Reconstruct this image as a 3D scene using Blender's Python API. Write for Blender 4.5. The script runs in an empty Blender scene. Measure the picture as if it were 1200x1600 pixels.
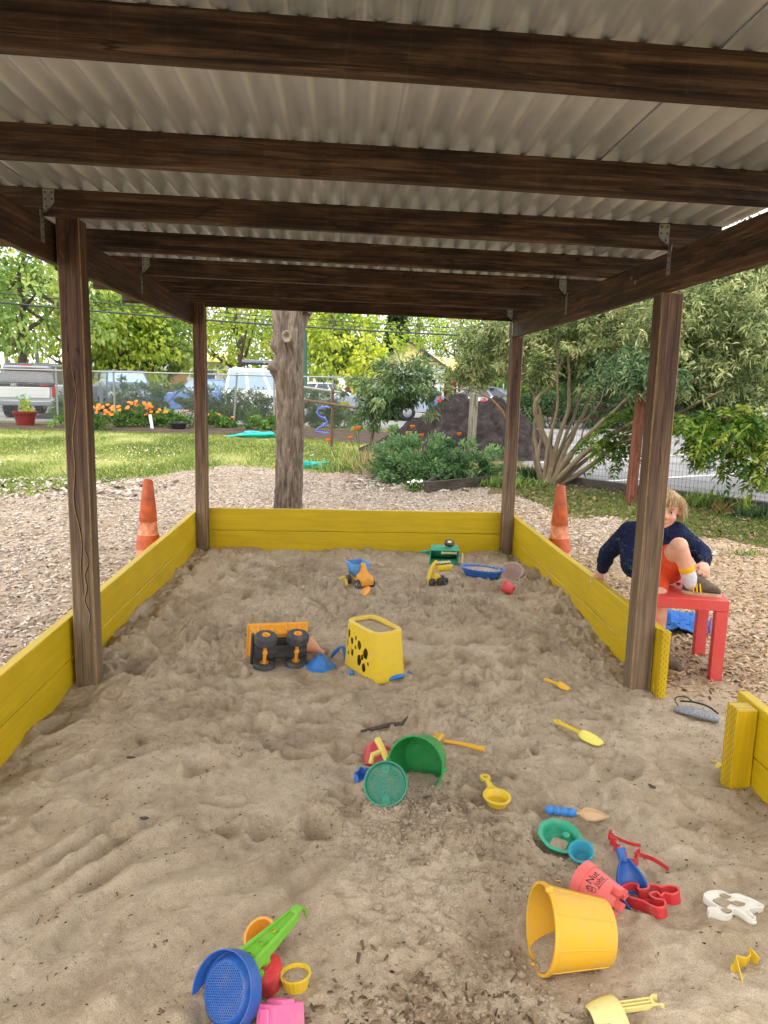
import bpy, bmesh, math, random
import numpy as np
from mathutils import Vector, Matrix, Quaternion
from mathutils import noise as mnoise
random.seed(7)
rng = np.random.default_rng(11)
R = math.radians
PI = math.pi
scene = bpy.context.scene
C = scene.collection

# ------------------------------------------------------------------ camera
F_PX, PITCH, ROLL, YAW, CAM_H = 1183.0, R(9.4), R(1.4), R(3.1), 1.30   # focal length in pixels of a 1200 px wide frame
fwd = Vector((math.sin(YAW)*math.cos(PITCH), math.cos(YAW)*math.cos(PITCH), -math.sin(PITCH)))
rgt = Vector((math.cos(YAW), -math.sin(YAW), 0.0))
upv = rgt.cross(fwd)
RT = rgt*math.cos(ROLL) + upv*math.sin(ROLL)
UP = -rgt*math.sin(ROLL) + upv*math.cos(ROLL)
CAMP = Vector((0, 0, CAM_H))
cd = bpy.data.cameras.new('camera'); cam = bpy.data.objects.new('camera', cd); C.objects.link(cam)
M3 = Matrix((RT, UP, -fwd)).transposed()
cam.matrix_world = Matrix.Translation(CAMP) @ M3.to_4x4()
cd.sensor_fit = 'HORIZONTAL'; cd.sensor_width = 36.0; cd.lens = 36.0*F_PX/1200.0
cd.clip_start = 0.05; cd.clip_end = 900
scene.camera = cam

# ------------------------------------------------------------------ sky, sun, exposure
SUN_EL, SUN_AZ = R(58), R(205)          # soft high sun behind a bright thin cloud layer; azimuth clockwise from +Y
w = bpy.data.worlds.new('World'); scene.world = w; w.use_nodes = True
nt = w.node_tree; nt.nodes.clear()
out = nt.nodes.new('ShaderNodeOutputWorld'); bg = nt.nodes.new('ShaderNodeBackground')
sky = nt.nodes.new('ShaderNodeTexSky'); sky.sky_type = 'NISHITA'; sky.sun_disc = False
sky.sun_elevation = SUN_EL; sky.sun_rotation = SUN_AZ; sky.air_density = 1.0; sky.dust_density = 3.0; sky.ozone_density = 1.0
tcw = nt.nodes.new('ShaderNodeTexCoord'); mpw = nt.nodes.new('ShaderNodeMapping'); mpw.inputs['Scale'].default_value = (1.6, 1.6, 4.0)
nzw = nt.nodes.new('ShaderNodeTexNoise'); nzw.inputs['Scale'].default_value = 2.2; nzw.inputs['Detail'].default_value = 7; nzw.inputs['Roughness'].default_value = 0.55
rpw = nt.nodes.new('ShaderNodeValToRGB'); rpw.color_ramp.elements[0].position = 0.36; rpw.color_ramp.elements[1].position = 0.56
mxw = nt.nodes.new('ShaderNodeMix'); mxw.data_type = 'RGBA'
mxw.inputs['B'].default_value = (9.5, 9.5, 9.5, 1)       # cloud, as bright as the Nishita sky around it
L = nt.links.new
L(tcw.outputs['Generated'], mpw.inputs['Vector']); L(mpw.outputs[0], nzw.inputs['Vector']); L(nzw.outputs['Fac'], rpw.inputs['Fac'])
L(rpw.outputs['Color'], mxw.inputs['Factor']); L(sky.outputs[0], mxw.inputs['A']); L(mxw.outputs['Result'], bg.inputs['Color'])
bg.inputs['Strength'].default_value = 0.15
L(bg.outputs[0], out.inputs['Surface'])
sd = bpy.data.lights.new('sun', 'SUN'); sun = bpy.data.objects.new('sun', sd); C.objects.link(sun)
sd.energy = 0.65; sd.angle = R(16); sd.color = (1.0, 0.97, 0.93)
sdir = Vector((math.sin(SUN_AZ)*math.cos(SUN_EL), math.cos(SUN_AZ)*math.cos(SUN_EL), math.sin(SUN_EL)))
sun.rotation_euler = sdir.to_track_quat('Z', 'Y').to_euler(); sun.location = sdir*50
vs = scene.view_settings
vs.view_transform = 'Standard'; vs.look = 'None'; vs.exposure = 1.16; vs.gamma = 1.0; vs.use_curve_mapping = False
scene.render.engine = 'CYCLES'
cy = scene.cycles
cy.use_denoising = True; cy.max_bounces = 6; cy.diffuse_bounces = 4; cy.glossy_bounces = 2; cy.transmission_bounces = 3; cy.transparent_max_bounces = 4
cy.use_adaptive_sampling = True; cy.adaptive_threshold = 0.03
cy.sample_clamp_indirect = 6

# ------------------------------------------------------------------ small helpers
def ray(px, py):
    return fwd + RT*((px-600)/F_PX) + UP*((800-py)/F_PX)
def at(px, py, Y):                       # the point of the photograph's pixel that stands Y metres down the garden
    d = ray(px, py); return CAMP + d*(Y/d.y)
def onz(px, py, z=0.0):                  # the point of that pixel that lies at height z
    d = ray(px, py); return CAMP + d*((z-CAM_H)/d.z)
def sr(r, g, b):                         # sRGB 0..255 -> linear
    f = lambda c: (c/255/12.92) if c <= 10 else ((c/255+0.055)/1.055)**2.4
    return (f(r), f(g), f(b), 1.0)

def tag(o, label=None, cat=None, group=None, kind=None):
    if label: o['label'] = label
    if cat: o['category'] = cat
    if group: o['group'] = group
    if kind: o['kind'] = kind
    return o
def thing(name, label, cat, loc=(0, 0, 0), rot=None, group=None):
    o = bpy.data.objects.new(name, None); C.objects.link(o)
    o.empty_display_size = 0.05
    o.location = loc
    if rot is not None:
        if isinstance(rot, Matrix):
            o.matrix_world = Matrix.Translation(Vector(loc)) @ rot.to_4x4()
        elif isinstance(rot, (int, float)):
            o.rotation_euler = (0, 0, rot)
        else:
            o.rotation_euler = rot
    return tag(o, label, cat, group)
def basis(z, x=(1, 0, 0)):               # rotation with local Z along z and local X near x
    z = Vector(z).normalized(); x = Vector(x); x = (x - z*x.dot(z)).normalized(); y = z.cross(x)
    return Matrix((x, y, z)).transposed()

class MB:
    def __init__(s): s.v = []; s.f = []
    def add(s, v, f, M=None):
        n = len(s.v)
        if M is not None: v = [M @ Vector(p) for p in v]
        s.v += [tuple(p) for p in v]; s.f += [tuple(i+n for i in q) for q in f]; return s
    def box(s, c, d, M=None):
        x, y, z = c; a, b, h = d[0]/2, d[1]/2, d[2]/2
        v = [(x+i*a, y+j*b, z+k*h) for k in (-1, 1) for j in (-1, 1) for i in (-1, 1)]
        return s.add(v, [(0, 2, 3, 1), (4, 5, 7, 6), (0, 1, 5, 4), (2, 6, 7, 3), (0, 4, 6, 2), (1, 3, 7, 5)], M)
    def lathe(s, prof, n=32, M=None, a0=0.0, a1=2*PI, sx=1.0, sy=1.0, wob=None):
        full = abs(a1-a0-2*PI) < 1e-6; m = n if full else n+1
        v = []
        for i in range(m):
            a = a0+(a1-a0)*i/n
            k = wob(a) if wob else 1.0
            for r, z in prof: v.append((r*k*math.cos(a)*sx, r*k*math.sin(a)*sy, z))
        p = len(prof); f = []
        for i in range(n):
            j = (i+1) % m
            for q in range(p-1):
                f.append((i*p+q, j*p+q, j*p+q+1, i*p+q+1))
        return s.add(v, f, M)
    def disc(s, r, z, n=32, M=None, up=True, sx=1.0, sy=1.0):
        v = [(r*math.cos(2*PI*i/n)*sx, r*math.sin(2*PI*i/n)*sy, z) for i in range(n)]
        return s.add(v, [tuple(range(n)) if up else tuple(reversed(range(n)))], M)
    def tube(s, pts, r, n=8, M=None, caps=True):
        pts = [Vector(p) for p in pts]; k = len(pts)
        rr = r if isinstance(r, (list, tuple)) else [r]*k
        v = []; f = []; prev = None
        for i in range(k):
            t = (pts[min(i+1, k-1)]-pts[max(i-1, 0)]).normalized()
            if prev is None:
                a = Vector((0, 0, 1)) if abs(t.z) < 0.9 else Vector((1, 0, 0)); u = t.cross(a).normalized()
            else:
                u = (prev - t*prev.dot(t)).normalized()
            prev = u; b = t.cross(u)
            for q in range(n):
                an = 2*PI*q/n; v.append(pts[i]+u*(rr[i]*math.cos(an))+b*(rr[i]*math.sin(an)))
        for i in range(k-1):
            for q in range(n):
                f.append((i*n+q, i*n+(q+1) % n, (i+1)*n+(q+1) % n, (i+1)*n+q))
        if caps: f += [tuple(reversed(range(n))), tuple((k-1)*n+q for q in range(n))]
        return s.add(v, f, M)
    def prism(s, poly, z0, z1, M=None):
        n = len(poly); v = [(x, y, z0) for x, y in poly]+[(x, y, z1) for x, y in poly]
        f = [tuple(reversed(range(n))), tuple(range(n, 2*n))]+[(i, (i+1) % n, n+(i+1) % n, n+i) for i in range(n)]
        return s.add(v, f, M)
    def strip(s, path, h, t, closed=True, M=None, z0=0.0, taper=0.0):   # a thin wall following an outline: cookie cutters, rims
        P = [Vector((p[0], p[1])) for p in path]; n = len(P); A = []; Bp = []
        for i in range(n):
            a = P[(i-1) % n] if (closed or i > 0) else P[i]; c = P[(i+1) % n] if (closed or i < n-1) else P[i]
            d = (c-a); d = d.normalized() if d.length > 1e-9 else Vector((1, 0)); nn = Vector((-d.y, d.x))
            A.append(P[i]+nn*t/2); Bp.append(P[i]-nn*t/2)
        v = [(p.x, p.y, z0) for p in A]+[(p.x, p.y, z0) for p in Bp]+[(p.x, p.y, z0+h) for p in A]+[(p.x, p.y, z0+h) for p in Bp]
        f = []
        for i in range(n if closed else n-1):
            j = (i+1) % n
            f += [(i, j, 2*n+j, 2*n+i), (n+j, n+i, 3*n+i, 3*n+j), (2*n+i, 2*n+j, 3*n+j, 3*n+i), (j, i, n+i, n+j)]
        if not closed: f += [(0, 2*n, 3*n, n), (n-1, 2*n-1, 4*n-1, 3*n-1)]
        return s.add(v, f, M)
    def ell(s, c, r, n=14, m=9, M=None):
        v = [(c[0], c[1], c[2]-r[2])]
        for j in range(1, m):
            th = -PI/2+PI*j/m
            for i in range(n):
                a = 2*PI*i/n; v.append((c[0]+r[0]*math.cos(th)*math.cos(a), c[1]+r[1]*math.cos(th)*math.sin(a), c[2]+r[2]*math.sin(th)))
        v.append((c[0], c[1], c[2]+r[2])); e = len(v)-1; f = []
        for i in range(n):
            f.append((0, 1+(i+1) % n, 1+i)); f.append((e, 1+(m-2)*n+i, 1+(m-2)*n+(i+1) % n))
            for j in range(m-2): f.append((1+j*n+i, 1+j*n+(i+1) % n, 1+(j+1)*n+(i+1) % n, 1+(j+1)*n+i))
        return s.add(v, f, M)
    def loft(s, rings, caps=True, M=None):
        n = len(rings[0]); v = [p for r in rings for p in r]; f = []
        for i in range(len(rings)-1):
            for q in range(n): f.append((i*n+q, i*n+(q+1) % n, (i+1)*n+(q+1) % n, (i+1)*n+q))
        if caps: f += [tuple(reversed(range(n))), tuple((len(rings)-1)*n+q for q in range(n))]
        return s.add(v, f, M)
    def build(s, name, mat, parent=None, smooth=35, bevel=0, seg=2):
        me = bpy.data.meshes.new(name); me.from_pydata(s.v, [], s.f); me.update()
        bm = bmesh.new(); bm.from_mesh(me); bmesh.ops.recalc_face_normals(bm, faces=bm.faces); bm.to_mesh(me); bm.free()
        if smooth:
            me.shade_smooth(); me.set_sharp_from_angle(angle=R(smooth))
        if mat: me.materials.append(mat)
        o = bpy.data.objects.new(name, me); C.objects.link(o)
        if parent is not None: o.parent = parent
        if bevel:
            b = o.modifiers.new('bevel', 'BEVEL'); b.width = bevel; b.segments = seg; b.limit_method = 'ANGLE'; b.angle_limit = R(40)
        return o

def np_obj(name, verts, faces, mat, parent=None, smooth=False, vcol=None):
    """verts (N,3), faces (M,k) numpy arrays -> one mesh object; vcol: per-vertex value in the 'tone' attribute"""
    verts = np.asarray(verts, np.float32); faces = np.asarray(faces, np.int32)
    me = bpy.data.meshes.new(name); k = faces.shape[1]
    me.vertices.add(len(verts)); me.vertices.foreach_set('co', verts.ravel())
    me.loops.add(faces.size); me.loops.foreach_set('vertex_index', faces.ravel())
    me.polygons.add(len(faces)); me.polygons.foreach_set('loop_start', np.arange(0, faces.size, k, dtype=np.int32))
    me.polygons.foreach_set('loop_total', np.full(len(faces), k, np.int32))
    if smooth: me.polygons.foreach_set('use_smooth', np.ones(len(faces), bool))
    if vcol is not None:
        a = me.attributes.new('tone', 'FLOAT', 'POINT'); a.data.foreach_set('value', np.asarray(vcol, np.float32))
    me.update(calc_edges=True); me.validate()
    if mat: me.materials.append(mat)
    o = bpy.data.objects.new(name, me); C.objects.link(o)
    if parent is not None: o.parent = parent
    return o

# numpy gradient noise -------------------------------------------------------
_perm = np.random.default_rng(5).permutation(512).astype(np.int64)
_perm = np.concatenate([_perm, _perm])
_ga = np.random.default_rng(6).random(512)*2*np.pi
_gx, _gy = np.cos(_ga), np.sin(_ga)
def pnoise(x, y, seed=0):
    x = np.asarray(x, float)+seed*17.31; y = np.asarray(y, float)+seed*9.77
    xi = np.floor(x).astype(np.int64); yi = np.floor(y).astype(np.int64); xf = x-xi; yf = y-yi
    u = xf**3*(xf*(xf*6-15)+10); v = yf**3*(yf*(yf*6-15)+10)
    def g(a, b, dx, dy):
        h = _perm[(_perm[a & 511]+b) & 511]; return _gx[h]*dx+_gy[h]*dy
    n00 = g(xi, yi, xf, yf); n10 = g(xi+1, yi, xf-1, yf); n01 = g(xi, yi+1, xf, yf-1); n11 = g(xi+1, yi+1, xf-1, yf-1)
    return ((n00*(1-u)+n10*u)*(1-v)+(n01*(1-u)+n11*u)*v)*1.5
def fbm(x, y, oct=4, seed=0, gain=0.5):
    t = 0; a = 1.0; f = 1.0
    for o in range(oct): t = t+a*pnoise(x*f, y*f, seed+o*3); a *= gain; f *= 2.03
    return t

# ------------------------------------------------------------------ materials
class NT:
    def __init__(s, name):
        s.m = bpy.data.materials.new(name); s.m.use_nodes = True; s.t = s.m.node_tree
        s.b = s.t.nodes['Principled BSDF']; s.out = s.t.nodes['Material Output']
    def n(s, typ, **kw):
        q = s.t.nodes.new('ShaderNode'+typ)
        for k, v in kw.items():
            if hasattr(q, k): setattr(q, k, v)
            else: q.inputs[k].default_value = v
        return q
    def l(s, a, b): s.t.links.new(a, b)
    def coord(s, scale=(1, 1, 1), kind='Object', rot=(0, 0, 0), rnd=0.0):
        tc = s.n('TexCoord'); mp = s.n('Mapping'); mp.inputs['Scale'].default_value = scale; mp.inputs['Rotation'].default_value = rot
        if rnd:
            oi = s.n('ObjectInfo'); mu = s.n('Math', operation='MULTIPLY'); mu.inputs[1].default_value = rnd
            cx = s.n('CombineXYZ'); ad = s.n('VectorMath', operation='ADD')
            s.l(oi.outputs['Random'], mu.inputs[0]); s.l(mu.outputs[0], cx.inputs[0]); s.l(mu.outputs[0], cx.inputs[1]); s.l(mu.outputs[0], cx.inputs[2])
            s.l(tc.outputs[kind], ad.inputs[0]); s.l(cx.outputs[0], ad.inputs[1]); s.l(ad.outputs[0], mp.inputs['Vector'])
        else: s.l(tc.outputs[kind], mp.inputs['Vector'])
        return mp.outputs[0]
    def noise(s, vec, scale, detail=4, rough=0.5, dist=0.0):
        q = s.n('TexNoise'); q.inputs['Scale'].default_value = scale; q.inputs['Detail'].default_value = detail
        q.inputs['Roughness'].default_value = rough; q.inputs['Distortion'].default_value = dist
        s.l(vec, q.inputs['Vector']); return q.outputs['Fac']
    def ramp(s, fac, stops):
        q = s.n('ValToRGB'); e = q.color_ramp.elements
        while len(e) < len(stops): e.new(0.5)
        for i, (p, c) in enumerate(stops):
            e[i].position = p; e[i].color = c if len(c) == 4 else (*c, 1)
        s.l(fac, q.inputs['Fac']); return q.outputs['Color']
    def mix(s, fac, a, b, mode='MIX'):
        q = s.n('Mix', data_type='RGBA', blend_type=mode)
        for sock, val in ((q.inputs['Factor'], fac), (q.inputs['A'], a), (q.inputs['B'], b)):
            if hasattr(val, 'is_output') or isinstance(val, bpy.types.NodeSocket): s.l(val, sock)
            else: sock.default_value = val if not isinstance(val, (tuple, list)) or len(val) == 4 else (*val, 1)
        return q.outputs['Result']
    def math(s, op, a, b=0.0, clamp=False):
        q = s.n('Math', operation=op); q.use_clamp = clamp
        for i, val in enumerate((a, b)):
            if isinstance(val, bpy.types.NodeSocket): s.l(val, q.inputs[i])
            else: q.inputs[i].default_value = val
        return q.outputs[0]
    def bump(s, h, strength=0.3, dist=0.01, prev=None):
        q = s.n('Bump'); q.inputs['Strength'].default_value = strength; q.inputs['Distance'].default_value = dist
        s.l(h, q.inputs['Height'])
        if prev is not None: s.l(prev, q.inputs['Normal'])
        return q.outputs[0]
    def attr(s, name='tone'):
        q = s.n('Attribute'); q.attribute_name = name; return q.outputs['Fac']
    def fin(s, col=None, rough=None, normal=None, **kw):
        for sock, val in (('Base Color', col), ('Roughness', rough), ('Normal', normal)):
            if val is None: continue
            if isinstance(val, bpy.types.NodeSocket): s.l(val, s.b.inputs[sock])
            else: s.b.inputs[sock].default_value = val if not isinstance(val, tuple) or len(val) == 4 else (*val, 1)
        for k, v in kw.items(): s.b.inputs[k].default_value = v
        return s.m
BW = ((0, 0, 0, 1), (1, 1, 1, 1))

_PL = {}
def plastic(name, *a, **k):
    if name not in _PL: _PL[name] = _plastic(name, *a, **k)
    return _PL[name]
def _plastic(name, rgb, rough=0.42, dust=0.35, trans=0.0, sub=0.0):
    """moulded toy plastic: slightly faded, scuffed, with dry sand stuck to it"""
    q = NT(name); v = q.coord(rnd=3.0)
    base = sr(*rgb); fade = tuple(min(1, c*0.86+0.055) for c in base[:3])
    c = q.mix(q.noise(v, 9, 3), base, (*fade, 1))
    d = q.ramp(q.noise(v, 26, 6, 0.65), [(0.52, (0, 0, 0, 1)), (0.74, (1, 1, 1, 1))])
    dm = q.math('MULTIPLY', d, dust)
    c = q.mix(dm, c, sr(176, 155, 128))
    r = q.math('ADD', q.math('MULTIPLY', q.noise(v, 40, 4), 0.25), rough-0.1)
    r = q.math('ADD', r, q.math('MULTIPLY', dm, 0.5), True)
    m = q.fin(c, r, q.bump(q.noise(v, 120, 3), 0.08, 0.002))
    q.b.inputs['Specular IOR Level'].default_value = 0.4
    if trans:
        q.b.inputs['Transmission Weight'].default_value = trans
    return m
def simple(name, rgb, rough=0.6, var=0.12, scale=8, metal=0.0, bump=0.0, spec=0.4, rnd=5.0):
    q = NT(name); v = q.coord(rnd=rnd); b = sr(*rgb)
    lo = tuple(c*(1-var) for c in b[:3])+(1,); hi = tuple(min(1, c*(1+var)) for c in b[:3])+(1,)
    c = q.ramp(q.noise(v, scale, 5, 0.6), [(0.3, lo), (0.7, hi)])
    nrm = q.bump(q.noise(v, scale*6, 4), bump, 0.01) if bump else None
    q.b.inputs['Specular IOR Level'].default_value = spec
    return q.fin(c, rough, nrm, Metallic=metal)
def glassy(name, rgb, rough=0.08):
    q = NT(name); return q.fin(sr(*rgb), rough, Metallic=0.0, **{'Specular IOR Level': 0.9})

def lumber(name, dark, mid, light, weather=None, blot=0.55, incise=False):
    """stained softwood, grain along local X"""
    q = NT(name)
    v = q.coord((1.2, 22, 22), rnd=9.0); vb = q.coord((1.0, 1.6, 1.6), rnd=9.0); vf = q.coord((4, 160, 160), rnd=9.0)
    g = q.noise(v, 2.2, 6, 0.62, 0.6)
    g2 = q.noise(q.coord((0.6, 60, 60), rnd=9.0), 1.6, 4, 0.6, 1.2)
    gg = q.math('ADD', q.math('MULTIPLY', g, 0.6), q.math('MULTIPLY', g2, 0.4))
    c = q.ramp(gg, [(0.37, sr(*dark)), (0.5, sr(*mid)), (0.62, sr(*light))])
    bl = q.ramp(q.noise(q.coord((1.3, 5, 5), rnd=9.0), 3.0, 6, 0.7), [(0.44, (0, 0, 0, 1)), (0.62, (1, 1, 1, 1))])
    c = q.mix(q.math('MULTIPLY', bl, blot), c, sr(*[x*0.55 for x in dark]))
    # pale saw-mill lines across the board
    tcs = q.n('TexCoord'); sps = q.n('SeparateXYZ'); q.l(tcs.outputs['Object'], sps.inputs[0])
    fr = q.math('FRACT', q.math('ADD', q.math('MULTIPLY', sps.outputs[0], 9.0), q.math('MULTIPLY', q.noise(q.coord((1, .3, .3), rnd=9.0), 3, 2), 2.2)))
    sw = q.math('MULTIPLY', q.math('LESS_THAN', fr, 0.045), q.noise(q.coord((9, 14, 14), rnd=9.0), 2.0, 3))
    c = q.mix(q.math('MULTIPLY', sw, 0.0 if weather else 0.10), c, sr(140, 112, 88))
    # knots
    vo = q.n('TexVoronoi'); vo.inputs['Scale'].default_value = 1.0; q.l(q.coord((2.1, 5, 5), rnd=9.0), vo.inputs['Vector'])
    kn = q.ramp(vo.outputs['Distance'], [(0.0, (1, 1, 1, 1)), (0.07, (.85, .85, .85, 1)), (0.09, (.25, .25, .25, 1)), (0.13, (.8, .8, .8, 1)), (0.16, (.15, .15, .15, 1)), (0.21, (0, 0, 0, 1))])
    c = q.mix(q.math('MULTIPLY', kn, 0.7), c, sr(58, 34, 21))
    ck = q.math('ABSOLUTE', q.math('SUBTRACT', q.noise(q.coord((0.45, 8, 8), rnd=9.0), 2.0, 3, 0.5, 0.4), 0.5))
    ckm = q.ramp(ck, [(0.004, BW[1]), (0.010, BW[0])])                        # long drying cracks
    c = q.mix(q.math('MULTIPLY', ckm, 0.8), c, sr(24, 17, 13))
    if weather:                                             # sun-bleached grey towards the foot (local X runs from the foot up)
        tc = q.n('TexCoord'); sp = q.n('SeparateXYZ'); q.l(tc.outputs['Object'], sp.inputs[0])
        f = q.math('ADD', sp.outputs[0], q.math('MULTIPLY', q.noise(vb, 2.5, 5), 0.5))
        f = q.ramp(q.math('MULTIPLY', f, 0.5), [(0.25, (1, 1, 1, 1)), (0.95, (0, 0, 0, 1))])
        pale = q.ramp(gg, [(0.32, sr(*[x*0.55 for x in weather])), (0.5, sr(*weather)), (0.70, sr(*[min(255, x*1.3) for x in weather]))])
        c = q.mix(q.math('MULTIPLY', f, 0.95), c, pale)
    nrm = q.bump(gg, 0.5, 0.004); nrm = q.bump(q.noise(vf, 3, 3), 0.3, 0.002, nrm)
    if incise:
        br = q.n('TexBrick'); br.offset = 0.5; br.inputs['Scale'].default_value = 1.0; br.inputs['Mortar Size'].default_value = 0.0028; br.inputs['Brick Width'].default_value = 0.03; br.inputs['Row Height'].default_value = 0.012
        br.inputs['Color1'].default_value = (1, 1, 1, 1); br.inputs['Color2'].default_value = (1, 1, 1, 1); br.inputs['Mortar'].default_value = (0, 0, 0, 1)
        q.l(q.coord(rnd=0.0), br.inputs['Vector']); nrm = q.bump(br.outputs['Fac'], -0.25, 0.004, nrm)
    return q.fin(c, q.math('ADD', q.math('MULTIPLY', gg, 0.25), 0.55), nrm, **{'Specular IOR Level': 0.3})

def painted_wood(name, rgb):
    q = NT(name)
    v = q.coord((1.0, 18, 18), rnd=9.0); vb = q.coord((1, 2, 2), rnd=9.0)
    g = q.noise(v, 2.5, 6, 0.6, 0.5); b = sr(*rgb)
    c = q.ramp(g, [(0.3, tuple(x*0.80 for x in b[:3])+(1,)), (0.7, b)])
    c = q.mix(q.math('MULTIPLY', q.ramp(q.noise(vb, 4, 5, 0.6), [(0.42, BW[0]), (0.68, BW[1])]), 0.45), c, tuple(x*0.72 for x in b[:3])+(1,))
    sc = q.ramp(q.noise(q.coord((3, 30, 30), rnd=9.0), 5, 5, 0.7), [(0.66, BW[0]), (0.74, BW[1])])
    c = q.mix(q.math('MULTIPLY', sc, 0.5), c, sr(92, 74, 30))
    nrm = q.bump(g, 0.35, 0.003)
    br = q.n('TexBrick'); br.offset = 0.5; br.inputs['Scale'].default_value = 1.0; br.inputs['Mortar Size'].default_value = 0.003; br.inputs['Brick Width'].default_value = 0.034; br.inputs['Row Height'].default_value = 0.013
    return q.fin(c, 0.5, nrm, **{'Specular IOR Level': 0.35})

def leafmat(name, c0, c1, c2, trans=0.3, rough=0.55):
    q = NT(name); a = q.attr()
    c = q.ramp(a, [(0.0, sr(*c0)), (0.5, sr(*c1)), (1.0, sr(*c2))])
    q.fin(c, rough, **{'Specular IOR Level': 0.3})
    tr = q.n('BsdfTranslucent'); q.l(c, tr.inputs['Color'])
    ms = q.n('MixShader'); ms.inputs[0].default_value = trans
    q.l(q.b.outputs[0], ms.inputs[1]); q.l(tr.outputs[0], ms.inputs[2]); q.l(ms.outputs[0], q.out.inputs['Surface'])
    return q.m

# ================================================================== THE SETTING
GZ = -0.03                                   # level of the garden ground; the play sand lies about 3 cm higher
def inpoly(x, y, poly):
    x = np.asarray(x); y = np.asarray(y); c = np.zeros(x.shape, bool); n = len(poly)
    for i in range(n):
        x0, y0 = poly[i]; x1, y1 = poly[(i+1) % n]
        t = ((y0 > y) != (y1 > y)) & (x < (x1-x0)*(y-y0)/((y1-y0) if y1 != y0 else 1e-9)+x0); c ^= t
    return c
def sheet(name, poly, z, mat):
    o = MB().add([(x, y, z) for x, y in poly], [tuple(range(len(poly)))]).build(name, mat, smooth=0)
    return tag(o, kind='structure')
def wiggle(pts, amp=0.12, sub=6, seed=1):
    o = []
    for i in range(len(pts)-1):
        for k in range(sub):
            t = k/sub; x = pts[i][0]*(1-t)+pts[i+1][0]*t; y = pts[i][1]*(1-t)+pts[i+1][1]*t
            o.append((x+amp*float(pnoise(x*2.1, y*2.1, seed)), y+amp*2*float(pnoise(x*2.7, y*1.9, seed+5))))
    return o+[pts[-1]]

def ground_mat(name, cols, scale=2.0, bumpd=0.02, fine=60):
    q = NT(name); v = q.coord()
    f = q.math('ADD', q.math('MULTIPLY', q.noise(v, scale, 6, 0.6), 0.6), q.math('MULTIPLY', q.noise(v, fine, 4, 0.6), 0.4))
    n = len(cols)
    c = q.ramp(f, [(0.32+0.36*i/(n-1), sr(*k)) for i, k in enumerate(cols)])
    return q.fin(c, 0.95, q.bump(q.noise(v, fine, 5, 0.7), 0.6, bumpd), **{'Specular IOR Level': 0.15})
M_ground = ground_mat('soil_and_weeds', [(70, 66, 42), (98, 104, 58), (120, 126, 70)], 1.1)
M_chipbed = ground_mat('wood_chip_bed', [(122, 104, 86), (160, 140, 118), (188, 168, 146)], 3.0, 0.02, 45)
M_lawnbed = ground_mat('lawn_turf', [(96, 110, 54), (142, 146, 80), (186, 170, 112)], 0.9, 0.02, 40)
M_soil = ground_mat('dark_soil', [(52, 42, 36), (78, 64, 54), (104, 88, 74)], 2.5, 0.02, 50)

sheet('ground', [(-260, -60), (260, -60), (260, 420), (-260, 420)], GZ, M_ground)
sheet('wood_chip_ground', [(-13, -4), (8, -4), (8, 6.5), (4.6, 9.2), (3.2, 11), (1.4, 12.9), (-13, 13)], GZ+0.004, M_chipbed)
def eg(px, py): p = onz(px, py, GZ); return (p.x, p.y)
lawn_edge = wiggle([(-13, 7.2), (-6, 7.9), eg(0, 777), eg(70, 768), eg(160, 754), eg(240, 746), eg(300, 737), eg(365, 729), eg(430, 737), eg(485, 741), eg(530, 738), eg(575, 724)], 0.2)
LAWN = lawn_edge+[(0.9, 17), (-0.4, 18.6), (-2.5, 19.8), (-13, 20.3)]
sheet('lawn', LAWN, GZ+0.009, M_lawnbed)
gr_edge = wiggle([eg(760, 772), eg(800, 778), eg(850, 788), eg(900, 806), eg(960, 812), eg(1040, 832), eg(1110, 842), eg(1200, 858), (6.2, 5.6), (8, 5.2)], 0.2, seed=4)
GRASS_R = gr_edge+[(8, 7.4), (5.35, 7.95), (4.2, 9.5), (3.2, 10.8), (2.2, 10.9)]
M_verge = ground_mat('worn_turf', [(78, 66, 48), (108, 94, 64), (124, 122, 74)], 1.6, 0.02, 40)
sheet('grass_verge', GRASS_R, GZ+0.010, M_verge)
sheet('planting_soil', [(2.0, 10.2), (3.3, 9.4), (4.55, 8.3), (7.2, 7.0), (7.4, 7.4), (5.4, 8.3), (4.3, 9.9), (3.4, 11.0), (2.2, 11.4)], GZ+0.014, M_soil)
sheet('flower_bed_soil', [(-13, 20.1), (-2.5, 19.6), (-0.4, 18.4), (0.7, 17.2), (2.4, 18.2), (1, 22.9), (-13, 23.1)], GZ+0.013, M_soil)

q = NT('asphalt'); v = q.coord()
c = q.ramp(q.noise(v, 0.5, 6, 0.6), [(0.35, sr(112, 110, 108)), (0.65, sr(146, 143, 140))])
c = q.mix(q.math('MULTIPLY', q.ramp(q.noise(v, 120, 3), [(0.5, BW[0]), (0.7, BW[1])]), 0.35), c, sr(172, 169, 163))
M_asphalt = q.fin(c, 0.9, q.bump(q.noise(v, 150, 3), 0.4, 0.006), **{'Specular IOR Level': 0.2})
sheet('asphalt_court', [(3.35, 11.3), (4.45, 9.75), (5.6, 8.35), (7.6, 7.3), (40, 4), (40, 46), (8, 46), (5.2, 19.5), (3.2, 13.5)], GZ+0.006, M_asphalt)
sheet('parking_road', [(-60, 25.1), (2.5, 24.0), (6.5, 21.5), (10, 47), (40, 47), (40, 62), (-60, 40)], GZ+0.003, M_asphalt)
M_line = simple('road_paint', (226, 224, 218), 0.7, 0.1, 20)
def line(a, b, wd=0.1):
    a = Vector((*a, 0)); b = Vector((*b, 0)); d = (b-a).normalized(); n = Vector((-d.y, d.x, 0))*wd/2
    return sheet('painted_line', [((a+n).x, (a+n).y), ((a-n).x, (a-n).y), ((b-n).x, (b-n).y), ((b+n).x, (b+n).y)], GZ+0.011, M_line)
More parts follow.
